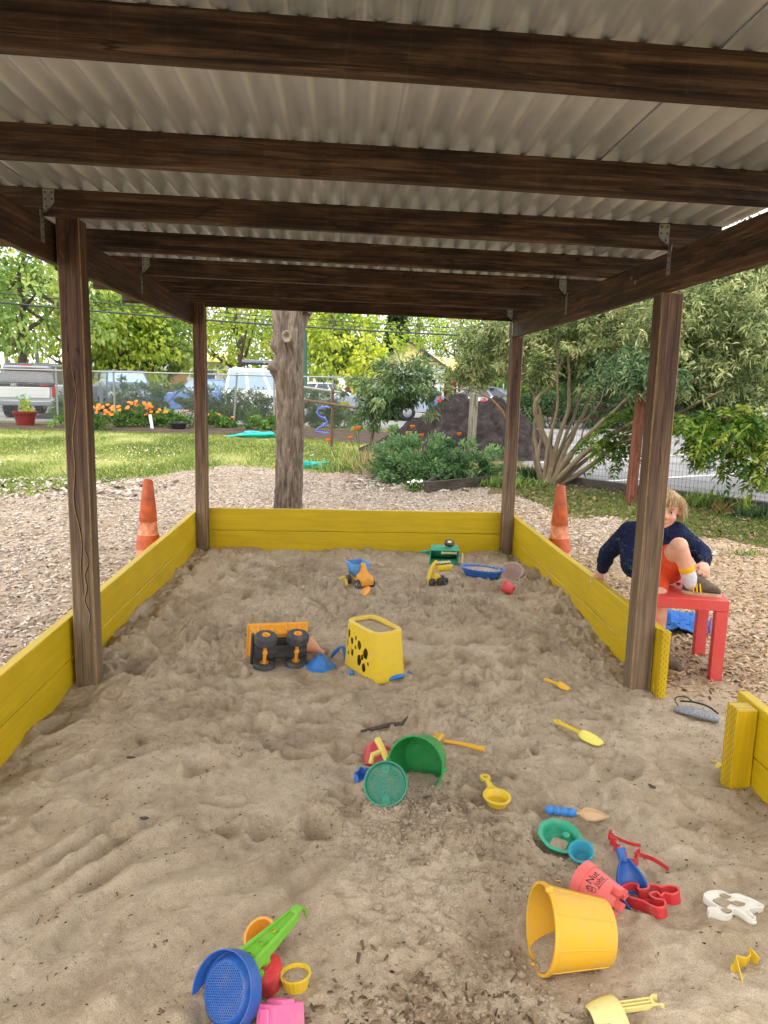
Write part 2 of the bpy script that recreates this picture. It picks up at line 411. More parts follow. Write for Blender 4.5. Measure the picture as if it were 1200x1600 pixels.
line(eg(925, 754), eg(1185, 739)); line(eg(838, 724), eg(1010, 716)); line(eg(700, 697), eg(838, 701)); line(eg(1010, 716), eg(1190, 700), 0.1)
# kerb strip behind the wire fence
MB().box((0, 0, 0.03), (3.4, 0.12, 0.16)).build('kerb', simple('kerb_stone', (96, 88, 80), 0.9, 0.2, 6, bump=0.3), smooth=0, bevel=0.01)
kb = bpy.data.objects['kerb']; a_ = eg(940, 764); b_ = eg(1200, 801); kb.location = ((a_[0]+b_[0])/2, (a_[1]+b_[1])/2+0.12, GZ); kb.rotation_euler.z = math.atan2(b_[1]-a_[1], b_[0]-a_[0]); tag(kb, kind='structure')

# ------------------------------------------------------------------ play sand: a sculpted height field
SX0, SX1, SY0, SY1 = -1.152, 2.35, 0.45, 5.965
ys = [SY0]
while ys[-1] < SY1: ys.append(ys[-1]+max(0.0042, 0.0030*ys[-1]))
ys = np.array(ys); ys[-1] = SY1
xs = np.concatenate([np.arange(SX0, 1.42, 0.0060), np.arange(1.42, SX1, 0.012)])
GX, GY = np.meshgrid(xs, ys)
rs = np.random.default_rng(21)
H = 0.018*fbm(GX*1.3, GY*1.3, 3, 2)+0.012*fbm(GX*4.2, GY*4.2, 3, 8)
# trampled zone in the middle and far part, smoother drifts in the near left
rough = np.clip(0.40+0.75*fbm(GX*0.9, GY*0.9, 2, 14)+0.20*(GY-2.4), 0.12, 1.0)
drift = np.clip((0.20-GX)/0.5, 0, 1)*np.clip((2.6-GY)/0.6, 0, 1)
rough = rough*(1-0.75*drift)*(0.74+0.20*np.clip((GY-3.0)/0.8, 0, 1))
wx = GX+0.10*pnoise(GX*2.3, GY*2.3, 31); wy = GY+0.10*pnoise(GX*2.3, GY*2.3, 37)
def ridged(x, y, s): return 1-np.abs(pnoise(x, y, s))*1.6
w2x = wx+0.035*pnoise(GX*9, GY*9, 33); w2y = wy+0.035*pnoise(GX*9, GY*9, 35)
H += rough*0.018*(ridged(w2x*7, w2y*7, 41)-0.6)+rough*0.017*ridged(w2x*15, w2y*13, 43)+rough*0.009*ridged(w2x*31, w2y*28, 45)+rough*0.008*fbm(GX*55, GY*55, 3, 47)+(.15+rough)*0.0035*fbm(GX*95, GY*95, 2, 49)+0.004*fbm(GX*24, GY*24, 4, 48)
# raked fingers of sand running up to the right
ph = (wx*0.78-wy*0.62)*2*np.pi/0.145+1.7*fbm(GX*2.2, GY*2.2, 2, 51)
saw = ((ph/(2*np.pi)) % 1.0); prof = np.where(saw < 0.72, saw/0.72, (1-saw)/0.28)
prof = prof*prof*(3-2*prof)
H += drift*0.034*prof*(0.35+0.9*np.clip(0.5+fbm(GX*3.1, GY*2.1, 2, 53), 0, 1))
# foot and hand prints: hollows with pushed-up rims
def pit(cx, cy, r, d, asp=1.0, ang=0.0, rim=0.45):
    global H
    j0, j1 = np.searchsorted(ys, [cy-2.6*r*max(asp, 1), cy+2.6*r*max(asp, 1)]); i0, i1 = np.searchsorted(xs, [cx-2.6*r*max(asp, 1), cx+2.6*r*max(asp, 1)])
    if j1 <= j0 or i1 <= i0: return
    X = GX[j0:j1, i0:i1]-cx; Y = GY[j0:j1, i0:i1]-cy
    u = (X*math.cos(ang)+Y*math.sin(ang))/asp; v_ = -X*math.sin(ang)+Y*math.cos(ang)
    q_ = np.sqrt(u*u+v_*v_)/r*(1+0.25*pnoise(X*18+cx*9, Y*18+cy*9, 61))
    H[j0:j1, i0:i1] += -d*np.exp(-q_**3.2*0.9)+d*rim*np.exp(-((q_-1.35)/0.34)**2)
for k in range(460):
    x = rs.uniform(-1.1, 1.32); y = rs.uniform(2.0, 5.9)
    if y < 3.1 and k % 2: continue
    pit(x, y, rs.uniform(0.018, 0.055), rs.uniform(0.012, 0.034), rs.uniform(1, 2.2), rs.uniform(0, PI))
for k in range(90):
    x = rs.uniform(0.05, 1.32); y = rs.uniform(0.6, 2.4)
    pit(x, y, rs.uniform(0.02, 0.07), rs.uniform(0.005, 0.018), rs.uniform(1, 2.2), rs.uniform(0, PI))
for k in range(26):
    pit(rs.uniform(-1.05, 0.1), rs.uniform(0.9, 2.4), rs.uniform(0.03, 0.08), rs.uniform(0.003, 0.009), rs.uniform(1, 2.4), rs.uniform(0, PI))
for k in range(22):                                   # trench along the left boards
    pit(rs.uniform(-0.98, -0.80), 3.35+k*0.11, rs.uniform(0.06, 0.10), rs.uniform(0.022, 0.042), 1.5, rs.uniform(0, PI))
# drifts against the boards, the spoil heap in front of the green bucket, scoops beside the yellow bucket
H += 0.018*np.exp(-(GX-SX0)/0.10)*np.clip(0.6+fbm(GX*0.5, GY*1.6, 2, 67), 0, 1.3)*np.clip((GY-3.1)/0.5, 0, 1)
H += 0.10*np.exp(-np.abs(1.36-GX)/0.13)*np.exp(-((GY-4.5)/0.75)**2)*(0.75+0.5*pnoise(GX*5, GY*5, 71))
H += -0.030*np.clip((GY-5.1)/0.6, 0, 1)+0.012*np.exp(-(SY1-GY)/0.14)*np.clip(0.7+fbm(GX*2, GY*2, 2, 73), 0, 1.4)
def bumpg(cx, cy, rx, ry, h):
    global H
    H += h*np.exp(-((GX-cx)/rx)**2-((GY-cy)/ry)**2)
bumpg(0.22, 2.16, 0.20, 0.13, 0.045); bumpg(0.30, 1.85, 0.30, 0.25, 0.035); bumpg(0.10, 1.75, 0.25, 0.3, 0.02)
bumpg(0.36, 1.58, 0.07, 0.08, -0.045); bumpg(0.22, 1.28, 0.16, 0.14, 0.03); bumpg(0.52, 1.36, 0.14, 0.06, -0.02)
bumpg(0.66, 1.44, 0.10, 0.05, -0.022); bumpg(0.45, 3.1, 0.25, 0.3, 0.03); bumpg(0.75, 4.0, 0.3, 0.4, 0.03)
bumpg(0.95, 4.72, 0.14, 0.12, 0.03); bumpg(-1.0, 2.3, 0.3, 0.5, -0.02); bumpg(0.85, 1.9, 0.22, 0.2, -0.012)
# clods of damp sand in the dug patch
clod = np.clip(1.35-np.sqrt(((GX-0.33)/0.36)**2+((GY-1.80)/0.62)**2), 0, 1)
H += clod*0.010*ridged(wx*24, wy*24, 77)+clod*0.005*fbm(GX*60, GY*60, 2, 79)
H = np.maximum(H, -0.026+0.12*(H+0.026)) + 0.006
# the entrance: a smooth trodden ramp that runs out over the chips
entr = np.clip((GX-1.05)/0.2, 0, 1)*np.clip((GY-2.1)/0.15, 0, 1)*np.clip((3.15-GY)/0.15, 0, 1)
H = H*(1-0.6*entr)+0.6*entr*0.012
outx = np.clip((GX-1.39)/0.05, 0, 1)
run = 0.022*np.exp(-((GX-1.40)/0.42)**2)*np.exp(-((GY-2.62)/0.42)**4)-0.012
side = np.where((GY > 2.05) & (GY < 3.25), run+GZ+0.02+0.006*pnoise(GX*9, GY*9, 83), GZ-0.03)
blend = outx*np.where((GY > 2.3) & (GY < 3.0), np.clip((GX-1.42)/0.45, 0, 1)**0.7, 1)
H = H*(1-blend)+side*blend
def sand_z(x, y):
    i = int(np.clip(np.searchsorted(xs, x), 1, len(xs)-1)); j = int(np.clip(np.searchsorted(ys, y), 1, len(ys)-1))
    return float(H[j, i])
def flat_spot(cx, cy, r, z=None, soft=0.5):           # the sand under a toy is pressed to fit it
    global H
    d = np.sqrt((GX-cx)**2+(GY-cy)**2)/r; k = np.clip((1.0+soft-d)/soft, 0, 1); k = k*k*(3-2*k)
    if z is None: z = sand_z(cx, cy)
    H = H*(1-k)+z*k
    H = H+.007*np.exp(-((d-1.2)/.22)**2)*(.6+.8*pnoise(GX*30, GY*30, 85))        # sand pushed up round it
FLATS = []                                             # filled in by the toys before the mesh is made

q = NT('play_sand'); v = q.coord()
f = q.math('ADD', q.math('MULTIPLY', q.noise(v, 1.6, 5, 0.6), 0.6), q.math('MULTIPLY', q.noise(v, 9, 4, 0.65), 0.4))
c = q.ramp(f, [(0.36, sr(172, 151, 124)), (0.5, sr(202, 181, 152)), (0.64, sr(218, 199, 171))])
gr = q.noise(v, 420, 2, 0.6)
c = q.mix(q.math('MULTIPLY', q.ramp(gr, [(0.38, BW[1]), (0.50, BW[0])]), 0.35), c, sr(92, 76, 60))
c = q.mix(q.math('MULTIPLY', q.ramp(q.noise(v, 330, 2, 0.6), [(0.60, BW[0]), (0.72, BW[1])]), 0.35), c, sr(226, 210, 184))
pat = q.ramp(q.noise(v, 2.6, 4, 0.7), [(0.50, BW[0]), (0.66, BW[1])])      # damp turned-over sand
c = q.mix(q.math('MULTIPLY', pat, 0.4), c, sr(130, 111, 89))
fl = q.ramp(q.noise(v, 95, 3, 0.7), [(0.60, BW[0]), (0.70, BW[1])])
c = q.mix(q.math('MULTIPLY', fl, 0.35), c, sr(98, 80, 62))
mo_ = q.ramp(q.noise(v, 28, 4, 0.75), [(0.50, BW[0]), (0.62, BW[1])])
c = q.mix(q.math('MULTIPLY', mo_, 0.20), c, sr(120, 100, 78))  # damp flecks and mottles, their contrast also standing in for small shadows
nrm = q.bump(q.noise(v, 48, 5, 0.75), 0.8, 0.014); nrm = q.bump(gr, 0.8, 0.004, nrm)
M_sand = q.fin(c, 1.0, nrm, **{'Specular IOR Level': 0.1})
def make_sand():
    ny, nx = GX.shape; V = np.stack([GX, GY, H], -1).reshape(-1, 3)
    idx = np.arange(ny*nx).reshape(ny, nx)
    Fq = np.stack([idx[:-1, :-1], idx[:-1, 1:], idx[1:, 1:], idx[1:, :-1]], -1).reshape(-1, 4)
    cz = V[Fq].mean(1); keep = ~((cz[:, 0] > 1.46) & ((cz[:, 1] < 2.0) | (cz[:, 1] > 3.3)))
    o = np_obj('sand', V, Fq[keep], M_sand, smooth=True); tag(o, kind='structure')

# ------------------------------------------------------------------ scattered little things as one mesh each
def chips(name, pos, size, mat, seed=0, parent=None, tilt=0.35, flat=0.16, wide=(0.22, 0.45)):
    g = np.random.default_rng(seed); n = len(pos)
    L_ = size*g.uniform(0.5, 1.5, n); W_ = L_*g.uniform(wide[0], wide[1], n); T_ = L_*g.uniform(0.6, 1.4, n)*flat
    az = g.uniform(0, 2*np.pi, n); ti = g.normal(0, tilt, n); ro = g.normal(0, tilt, n)
    ex = np.stack([np.cos(az)*np.cos(ti), np.sin(az)*np.cos(ti), np.sin(ti)], -1)
    ey = np.stack([-np.sin(az)*np.cos(ro), np.cos(az)*np.cos(ro), np.sin(ro)], -1); ez = np.cross(ex, ey)
    cs = np.array([(-1, -.7, -1), (.85, -1, -1), (1, .8, -1), (-.85, 1, -1), (-.55, .1, 1), (.6, -.1, 1)], float)      # splintered wedge
    jit = 1+g.uniform(-.3, .3, (n, 6, 1))
    V = pos[:, None, :]+jit*(cs[None, :, 0:1]*(ex*L_[:, None]/2)[:, None]+cs[None, :, 1:2]*(ey*W_[:, None]/2)[:, None])+cs[None, :, 2:3]*(ez*T_[:, None]/2)[:, None]
    fq = np.array([(0, 1, 5), (0, 5, 4), (2, 3, 4), (2, 4, 5), (1, 2, 5), (3, 0, 4)])
    Fq = (np.arange(n)*6)[:, None, None]+fq[None]
    return np_obj(name, V.reshape(-1, 3), Fq.reshape(-1, 3), mat, parent, vcol=np.repeat(g.random(n), 6))
def tonemat(name, stops, rough=0.85, bump=True):
    q = NT(name); c = q.ramp(q.attr(), [(p, sr(*k)) for p, k in stops]); v = q.coord()
    c = q.mix(0.35, c, q.ramp(q.noise(v, 90, 4), [(0.3, (0.3, 0.3, 0.3, 1)), (0.7, BW[1])]), 'MULTIPLY')
    return q.fin(c, rough, q.bump(q.noise(v, 160, 3), 0.4, 0.003), **{'Specular IOR Level': 0.2})
M_chip = tonemat('wood_chip', [(0, (94, 70, 48)), (0.3, (156, 126, 92)), (0.7, (192, 162, 124)), (1, (214, 190, 156))])
M_chipg = tonemat('weathered_chip', [(0, (122, 106, 92)), (0.3, (170, 154, 138)), (0.7, (196, 182, 166)), (1, (214, 202, 190))])
M_bark = tonemat('bark_crumb', [(0, (66, 50, 38)), (0.5, (104, 82, 62)), (1, (140, 114, 88))])
M_mulch = tonemat('bark_mulch', [(0, (92, 74, 56)), (0.5, (128, 106, 82)), (1, (164, 140, 112))])

def scatter(n, x0, x1, y0, y1, seed, bias=0.0):
    g = np.random.default_rng(seed); u = g.random(n)
    y = y0*(y1/y0)**u if bias else y0+(y1-y0)*u
    return np.stack([g.uniform(x0, x1, n), y, np.zeros(n)], -1)
def ground_chips():
    # right of the sandbox, near and bright
    P = scatter(42000, 1.41, 4.9, 1.3, 8.6, 101, 1)
    keep = ~inpoly(P[:, 0], P[:, 1], GRASS_R)
    dist_e = np.sqrt(((P[:, 0]-1.45)/0.55)**2+((P[:, 1]-2.65)/0.5)**2)
    keep &= (dist_e > np.random.default_rng(1).uniform(0.55, 1.3, len(P)))
    P = P[keep]; P[:, 2] = GZ+0.008+0.010*np.random.default_rng(2).random(len(P))
    tag(chips('wood_chips', P, 0.027, M_chip, 103, tilt=0.3), 'loose tan wood chips covering the ground right of the sandbox', 'wood chips', kind='stuff')
    P = scatter(41000, -5.5, -1.20, 2.2, 12.6, 104, 1); Q = scatter(24000, -1.25, 3.2, 6.02, 12.8, 105, 1)
    P = np.concatenate([P, Q]); P = P[~inpoly(P[:, 0], P[:, 1], LAWN) & ~inpoly(P[:, 0], P[:, 1], GRASS_R)]
    P[:, 2] = GZ+0.008+0.010*np.random.default_rng(3).random(len(P))
    tag(chips('weathered_wood_chips', P, 0.033, M_chipg, 106, tilt=0.28), 'greyish wood chip mulch spread left of and behind the sandbox', 'wood chips', kind='stuff')
def sand_litter():
    g = np.random.default_rng(201)
    P = scatter(5200, -1.1, 1.33, 1.0, 5.8, 202, 1); keep = g.random(len(P)) < 0.12+0.88*(fbm(P[:, 0]*2.4, P[:, 1]*2.4, 3, 90) > 0.12)
    P = P[keep]
    Q = np.stack([g.normal(0.18, 0.16, 420), g.normal(1.33, 0.085, 420), np.zeros(420)], -1)       # bark heap at the front
    T = np.stack([g.uniform(1.30, 2.1, 900), g.uniform(2.2, 3.2, 900), np.zeros(900)], -1)
    A = np.concatenate([P, T]); A[:, 2] = [sand_z(x, y)+0.002 for x, y, _ in A]; A[:, 2] = np.maximum(A[:, 2], GZ+0.012)
    tag(chips('bark_litter', A, 0.0072, M_bark, 203, tilt=0.35, flat=0.25), 'dark bark crumbs strewn over the sand', 'bark litter', kind='stuff')
    Q[:, 2] = [sand_z(x, y)+0.003+g.random()*0.006 for x, y, _ in Q]
    tag(chips('bark_mulch_heap', Q, 0.019, M_mulch, 204, tilt=0.45, flat=0.22), 'patch of brown bark mulch in the sand at the front edge', 'bark mulch', kind='stuff')
    # crumbled clods
    ico = np.array([(0, 0, 1), (.9, 0, .45), (.28, .85, .45), (-.72, .53, .45), (-.72, -.53, .45), (.28, -.85, .45), (.72, .53, -.45), (-.28, .85, -.45), (-.9, 0, -.45), (-.28, -.85, -.45), (.72, -.53, -.45), (0, 0, -1)], float)
    fi = np.array([(0, 1, 2), (0, 2, 3), (0, 3, 4), (0, 4, 5), (0, 5, 1), (1, 6, 2), (2, 6, 7), (2, 7, 3), (3, 7, 8), (3, 8, 4), (4, 8, 9), (4, 9, 5), (5, 9, 10), (5, 10, 1), (1, 10, 6), (11, 7, 6), (11, 8, 7), (11, 9, 8), (11, 10, 9), (11, 6, 10)])
    c1 = np.stack([g.normal(0.25, 0.17, 2400), g.normal(2.03, 0.10, 2400)], -1); c2 = np.stack([g.normal(0.34, 0.17, 1300), g.normal(1.62, 0.22, 1300)], -1)
    c3 = np.stack([g.normal(0.28, 0.2, 700), g.normal(1.32, 0.10, 700)], -1); c4 = np.stack([g.uniform(-1.05, 1.3, 1400), g.uniform(2.4, 5.8, 1400)], -1)
    P = np.concatenate([c1, c2, c3, c4]); P = P[(P[:, 0] > -1.1) & (P[:, 0] < 1.33)]
    n = len(P); s = g.gamma(2.0, 0.0013, n)+0.0012
    z = np.array([sand_z(x, y) for x, y in P])+s*0.3
    V = np.concatenate([P, z[:, None]], 1)[:, None, :]+ico[None]*s[:, None, None]*g.uniform(0.65, 1.25, (n, 12, 1))*np.array([1, 1, 0.75])
    Fq = (np.arange(n)*12)[:, None, None]+fi[None]
    tag(np_obj('sand_clods', V.reshape(-1, 3), Fq.reshape(-1, 3), M_sand, smooth=True), 'crumbly clods of damp sand around the dug-up patches', 'sand clods', kind='stuff')

# ================================================================== THE SHELTER
M_beam = lumber('stained_beam', (40, 26, 18), (80, 54, 38), (118, 88, 64), blot=.45)
M_raft = lumber('stained_rafter', (36, 25, 18), (78, 56, 41), (118, 92, 70), blot=0.65)
M_post = lumber('weathered_post', (54, 37, 28), (90, 64, 48), (120, 92, 70), weather=(124, 105, 83), blot=0.3)
q = NT('roof_sheeting'); v = q.coord((1, 0.35, 1)); vr = q.coord(rnd=7.0)
c = q.ramp(q.noise(v, 3.0, 5, 0.6), [(0.3, sr(178, 183, 187)), (0.7, sr(206, 210, 214))])
c = q.mix(q.math('MULTIPLY', q.ramp(q.noise(vr, 2.0, 6, 0.7), [(0.5, BW[0]), (0.7, BW[1])]), 0.3), c, sr(136, 130, 122))
M_roof = q.fin(c, 0.33, q.bump(q.noise(v, 8, 4), 0.1, 0.01), Metallic=0.35, **{'Specular IOR Level': 0.5})
M_tie = simple('galvanised_steel', (142, 138, 130), 0.5, 0.25, 30, metal=0.5)
M_nail = simple('nail_steel', (70, 64, 58), 0.5, 0.2, 30, metal=0.6)

def raft_z(x, y): return 1.884-0.0184*(x-0.1)-0.017*(y-3.07)       # underside plane of the rafters
shelter = thing('sandbox_shelter', 'dark brown timber shelter with corrugated roof standing over the sandbox', 'shelter', (0.1, 3.1, GZ))
M_worn = simple('worn_arris', (150, 122, 84), .8, .3, 30, bump=.3)
def stick(name, p0, p1, w_, h_, mat, parent, up=(0, 0, 1), bevel=0.004, seed=None):
    """a piece of lumber from p0 to p1; grain and local X run along it, w_ across, h_ along up"""
    p0 = Vector(p0); p1 = Vector(p1); d = p1-p0; x = d.normalized(); u = Vector(up); u = (u-x*u.dot(x)).normalized(); y = u.cross(x)
    m = MB(); n = 8; rr = random.Random(seed if seed is not None else hash((round(p0.x, 2), round(p0.y, 2))) & 1023)
    rings = []
    for i in range(n+1):
        a = d.length*i/n; jy = rr.uniform(-.0012, .0012); jz = rr.uniform(-.0015, .0015)
        rings.append([(a, -w_/2+jy, -h_/2+jz), (a, w_/2+jy, -h_/2+jz), (a, w_/2+jy, h_/2+jz), (a, -w_/2+jy, h_/2+jz)])
    m.loft(rings)
    o = m.build(name, mat, None, smooth=30, bevel=bevel)
    if mat is M_post: o.data.materials.append(M_worn); o.modifiers['bevel'].material = 1
    o.matrix_world = Matrix.Translation(p0) @ Matrix((x, y, u)).transposed().to_4x4()
    if parent is not None:
        o.parent = parent; o.matrix_parent_inverse = parent.matrix_basis.inverted()
    return o
PW = 0.09
LX, RX = -1.100, 1.305
POSTS_Y = (0.42, 3.115, 5.895)
for y in POSTS_Y:
    lx_, ly_ = (LX+.017, y+.055) if y == POSTS_Y[1] else (LX, y)
    stick('post', (lx_, ly_, -0.35), (lx_, ly_, 1.915-0.011*(y-3)), PW, PW, M_post, shelter, up=(0, 1, 0), bevel=0.0045, seed=int(y*10))
    stick('post', (RX, y, -0.35), (RX, y, 1.700), PW, PW, M_post, shelter, up=(0, 1, 0), bevel=0.0045, seed=int(y*10)+1)
bl = LX-PW/2-0.019
stick('beam', (bl, 0.25, 1.845), (bl, 5.95, 1.805), 0.038, 0.150, M_beam, shelter)
stick('beam', (1.282, 0.25, 1.780), (1.282, 5.975, 1.768), 0.040, 0.150, M_beam, shelter)
RAFT = [0.31, 1.0, 1.69, 2.38, 3.07, 3.77, 4.47, 5.17, 5.885]
RH = 0.096
XR0, XR1 = -1.62, 1.47
for i, y in enumerate(RAFT):
    yl, yr = {2: (1.610, 1.655), 3: (2.345, 2.385)}.get(i, (y, y))
    stick('rafter', (XR0-0.02*(i % 3), yl, raft_z(XR0, y)+RH/2), (XR1, yr, raft_z(XR1, y)+RH/2), 0.040, RH, M_raft, shelter, seed=30+i)
for (x_, z0_, z1_, wv_) in ((LX-.008, .35, 1.38, .010), (LX+.016, .20, .62, .006)):
    pts_ = [(x_+.017+wv_*math.sin(9*u)+.006*math.sin(23*u+1), POSTS_Y[1]+.055-PW/2-.0002, z0_+(z1_-z0_)*u) for u in [k/26 for k in range(27)]]
    o = MB().tube(pts_, [.0005+.0022*math.sin(PI*k/26) for k in range(27)], 5).build('split_lip', M_worn, shelter, smooth=60); o.matrix_parent_inverse = shelter.matrix_basis.inverted()
    o = MB().tube([(a_+.0032, b_, c_) for a_, b_, c_ in pts_], [.0004+.0016*math.sin(PI*k/26) for k in range(27)], 5).build('split', simple('split_shadow', (30, 20, 14), .95, .1, 9), shelter, smooth=60); o.matrix_parent_inverse = shelter.matrix_basis.inverted()
# corrugated sheets
def roof_sheet(x0, x1, lift):
    ny = 24; n = int((x1-x0)/0.0762*10); V = []; 
    for j in range(ny+1):
        y = 0.18+(6.12-0.18)*j/ny
        for i in range(n+1):
            x = x0+(x1-x0)*i/n; V.append((x, y, raft_z(x, y)+RH+0.0115+lift+0.013*math.sin(2*PI*x/0.0762)+0.0012*math.sin(y*5+x*3)))
    Fq = [(j*(n+1)+i, j*(n+1)+i+1, (j+1)*(n+1)+i+1, (j+1)*(n+1)+i) for j in range(ny) for i in range(n)]
    o = MB().add(V, Fq).build('roof_sheet', M_roof, shelter, smooth=60)
    o.matrix_parent_inverse = shelter.matrix_basis.inverted()
    so = o.modifiers.new('thickness', 'SOLIDIFY'); so.thickness = 0.0022; so.offset = 1
for k, (a, b) in enumerate([(-1.66, -1.20), (-1.235, -0.535), (-0.575, 0.125), (0.085, 0.795), (0.755, 1.495)]):
    roof_sheet(a, b, 0.006*(k % 2))
# hurricane ties: one leaf on the rafter face, a twisted neck, one leaf on the beam
def tie(y, left):
    i = RAFT.index(y); xb = bl+0.019 if left else 1.282-0.020
    s = 1 if left else -1; zr = raft_z(xb, y); yf = y-0.0202
    x0 = xb+0.003*s
    m = MB()
    t = 0.0018
    poly = [(x0, zr+0.092), (x0+s*0.042, zr+0.092), (x0+s*0.042, zr+0.045), (x0+s*0.010, zr+0.008), (x0, zr+0.008)]
    m.add([(a, yf-t, b) for a, b in poly]+[(a, yf, b) for a, b in poly], [tuple(range(5)), tuple(range(9, 4, -1))]+[(k, (k+1) % 5, 5+(k+1) % 5, 5+k) for k in range(5)])
    xs_ = xb+0.001*s
    m.box((xb+0.0015*s, yf-0.016, zr-0.045), (0.003, 0.032, 0.115))
    m.add([(x0, yf-t, zr+0.012), (x0+s*0.03, yf-t, zr+0.03), (x0+s*0.001, yf-0.032, zr-0.0), (x0+s*0.001, yf-0.002, zr-0.02)], [(0, 1, 2), (0, 2, 3), (2, 1, 0), (3, 2, 0)])
    o = m.build('metal_tie', M_tie, shelter, smooth=0); o.matrix_parent_inverse = shelter.matrix_basis.inverted()
    h = MB()
    for (a, b) in ((0.009, 0.08), (0.033, 0.08), (0.009, 0.056), (0.033, 0.056), (0.012, 0.03)):
        h.tube([(x0+s*a, yf-t, zr+b), (x0+s*a, yf-t-0.0022, zr+b)], 0.0036, 8)
    for b in (-0.03, -0.055, -0.085):
        h.tube([(xb+0.003*s, yf-0.016, zr+b), (xb+0.0052*s, yf-0.016, zr+b)], 0.0036, 8)
    n_ = h.build('nail_heads', M_nail, o, smooth=0); n_['kind'] = 'stuff'
for y in (3.07, 4.47, 5.885):
    tie(y, False)
    if y != 5.885: tie(y, True)
# two bolts through the right beam and corner plate
for (y, z) in ((3.42, 1.80), (3.37, 1.775)):
    o = MB().tube([(1.262, y, z), (1.256, y, z)], 0.009, 10).build('bolt', M_tie, shelter, smooth=0); o.matrix_parent_inverse = shelter.matrix_basis.inverted()

# ------------------------------------------------------------------ yellow plank border
M_yel = painted_wood('yellow_paint', (208, 175, 12))
border = thing('sandbox_border', 'yellow painted plank border running round the back and both sides of the sandbox', 'sandbox border', (0.1, 3.1, GZ))
xi_l, xi_r, yb = LX-PW/2-0.020, RX+PW/2+0.021, POSTS_Y[2]+PW/2+0.020
for z in (0.2175, 0.0395):
    stick('plank', (xi_l, 0.3, z), (xi_l, 5.96, z), 0.038, 0.175, M_yel, border, seed=int(z*1000))
    stick('plank', (xi_r, 3.045, z), (xi_r, 5.96, z), 0.038, 0.175, M_yel, border, seed=int(z*1000)+1)
    stick('plank', (xi_l+0.0205, yb, z+.02), (xi_r-0.0205, yb, z+.02), 0.036, 0.175, M_yel, border, seed=int(z*1000)+2)
M_yel2 = None
q = NT('yellow_incised'); v = q.coord()
br = q.n('TexBrick'); br.offset = 0.5
br.inputs['Scale'].default_value = 1.0; br.inputs['Brick Width'].default_value = 0.026; br.inputs['Row Height'].default_value = 0.0125; br.inputs['Mortar Size'].default_value = 0.0
vx = q.coord((1, 1, 1)); sp = q.n('SeparateXYZ'); q.l(vx, sp.inputs[0])
def dash(axis):
    row = q.math('FLOOR', q.math('DIVIDE', sp.outputs[axis], 0.011)); odd = q.math('MULTIPLY', q.math('MODULO', q.math('ABSOLUTE', row), 2.0), 0.5)
    fx = q.math('FRACT', q.math('ADD', q.math('DIVIDE', sp.outputs[0], 0.026), odd)); fy = q.math('FRACT', q.math('DIVIDE', sp.outputs[axis], 0.011))
    a = q.math('LESS_THAN', q.math('ABSOLUTE', q.math('SUBTRACT', fx, 0.5)), 0.22); b = q.math('LESS_THAN', q.math('ABSOLUTE', q.math('SUBTRACT', fy, 0.5)), 0.13)
    return q.math('MULTIPLY', a, b)
dd = dash(2)
c = q.ramp(q.noise(q.coord((1, 18, 18)), 2.5, 5), [(0.3, sr(172, 140, 12)), (0.7, sr(206, 170, 16))])
c = q.mix(q.math('MULTIPLY', dd, 0.75), c, sr(72, 58, 14))
M_yel2 = q.fin(c, 0.5, q.bump(dd, -0.6, 0.004), **{'Specular IOR Level': 0.35})
stick('end_cleat', (xi_r, 3.024, -0.12), (xi_r, 3.024, 0.308), 0.044, 0.038, M_yel2, border, up=(1, 0, 0), seed=3)
stick('threshold_board', (1.335, 2.22, -0.074), (1.335, 3.0, -0.084), 0.038, 0.175, M_yel, border, seed=5)
stub = thing('sandbox_border', 'short yellow plank wall with a yellow stake at the right edge, past the entrance gap', 'sandbox border', (1.4, 1.6, GZ))
for z in (0.2175, 0.0395):
    stick('plank', (xi_r+0.012, 0.6, z-0.008), (xi_r+0.012, 2.405, z-0.008), 0.038, 0.175, M_yel, stub, seed=int(z*1000)+5)
stick('stake', (xi_r-0.043, 2.300, -0.3), (xi_r-0.043, 2.300, 0.288), 0.070, 0.070, M_yel2, stub, up=(0, 1, 0), seed=8)

# ================================================================== PLANTS
def unit(a): return a/np.maximum(np.linalg.norm(a, axis=-1, keepdims=True), 1e-9)
def leaves(name, pos, d, L_, W_, tone, mat, parent=None, seed=0, fold=0.25, sag=0.15, blade=False):
    """folded, slightly drooping leaves: six vertices each"""
    g = np.random.default_rng(seed); n = len(pos); d = unit(d)
    r = unit(g.normal(size=(n, 3))); s = unit(np.cross(d, r)); u = np.cross(s, d); u *= np.where(u[:, 2:3] < 0, -1, 1)
    L_ = np.broadcast_to(L_, n)[:, None]; W_ = np.broadcast_to(W_, n)[:, None]
    b = pos; mid = pos+d*L_*0.5; tip = pos+d*L_-np.array([0, 0, 1])*L_*sag
    if blade:
        V = np.stack([b, mid-s*W_/2+u*W_*fold, tip, mid+s*W_/2+u*W_*fold] if blade == 2 else [b-s*W_/2, b+s*W_/2, mid+d*L_*.1, tip], 1); Fq = (np.arange(n)*4)[:, None, None]+np.array([(0, 1, 2), (0, 2, 3)])[None]
        return np_obj(name, V.reshape(-1, 3), Fq.reshape(-1, 3), mat, parent, vcol=np.repeat(np.clip(tone, 0, 1), 4))
    V = np.stack([b, mid-s*W_/2+u*W_*fold, mid-u*W_*0.0, mid+s*W_/2+u*W_*fold, tip], 1)
    fq = np.array([(0, 1, 2), (1, 4, 2), (0, 2, 3), (2, 4, 3)])
    Fq = (np.arange(n)*5)[:, None, None]+fq[None]
    return np_obj(name, V.reshape(-1, 3), Fq.reshape(-1, 3), mat, parent, vcol=np.repeat(np.clip(tone, 0, 1), 5))
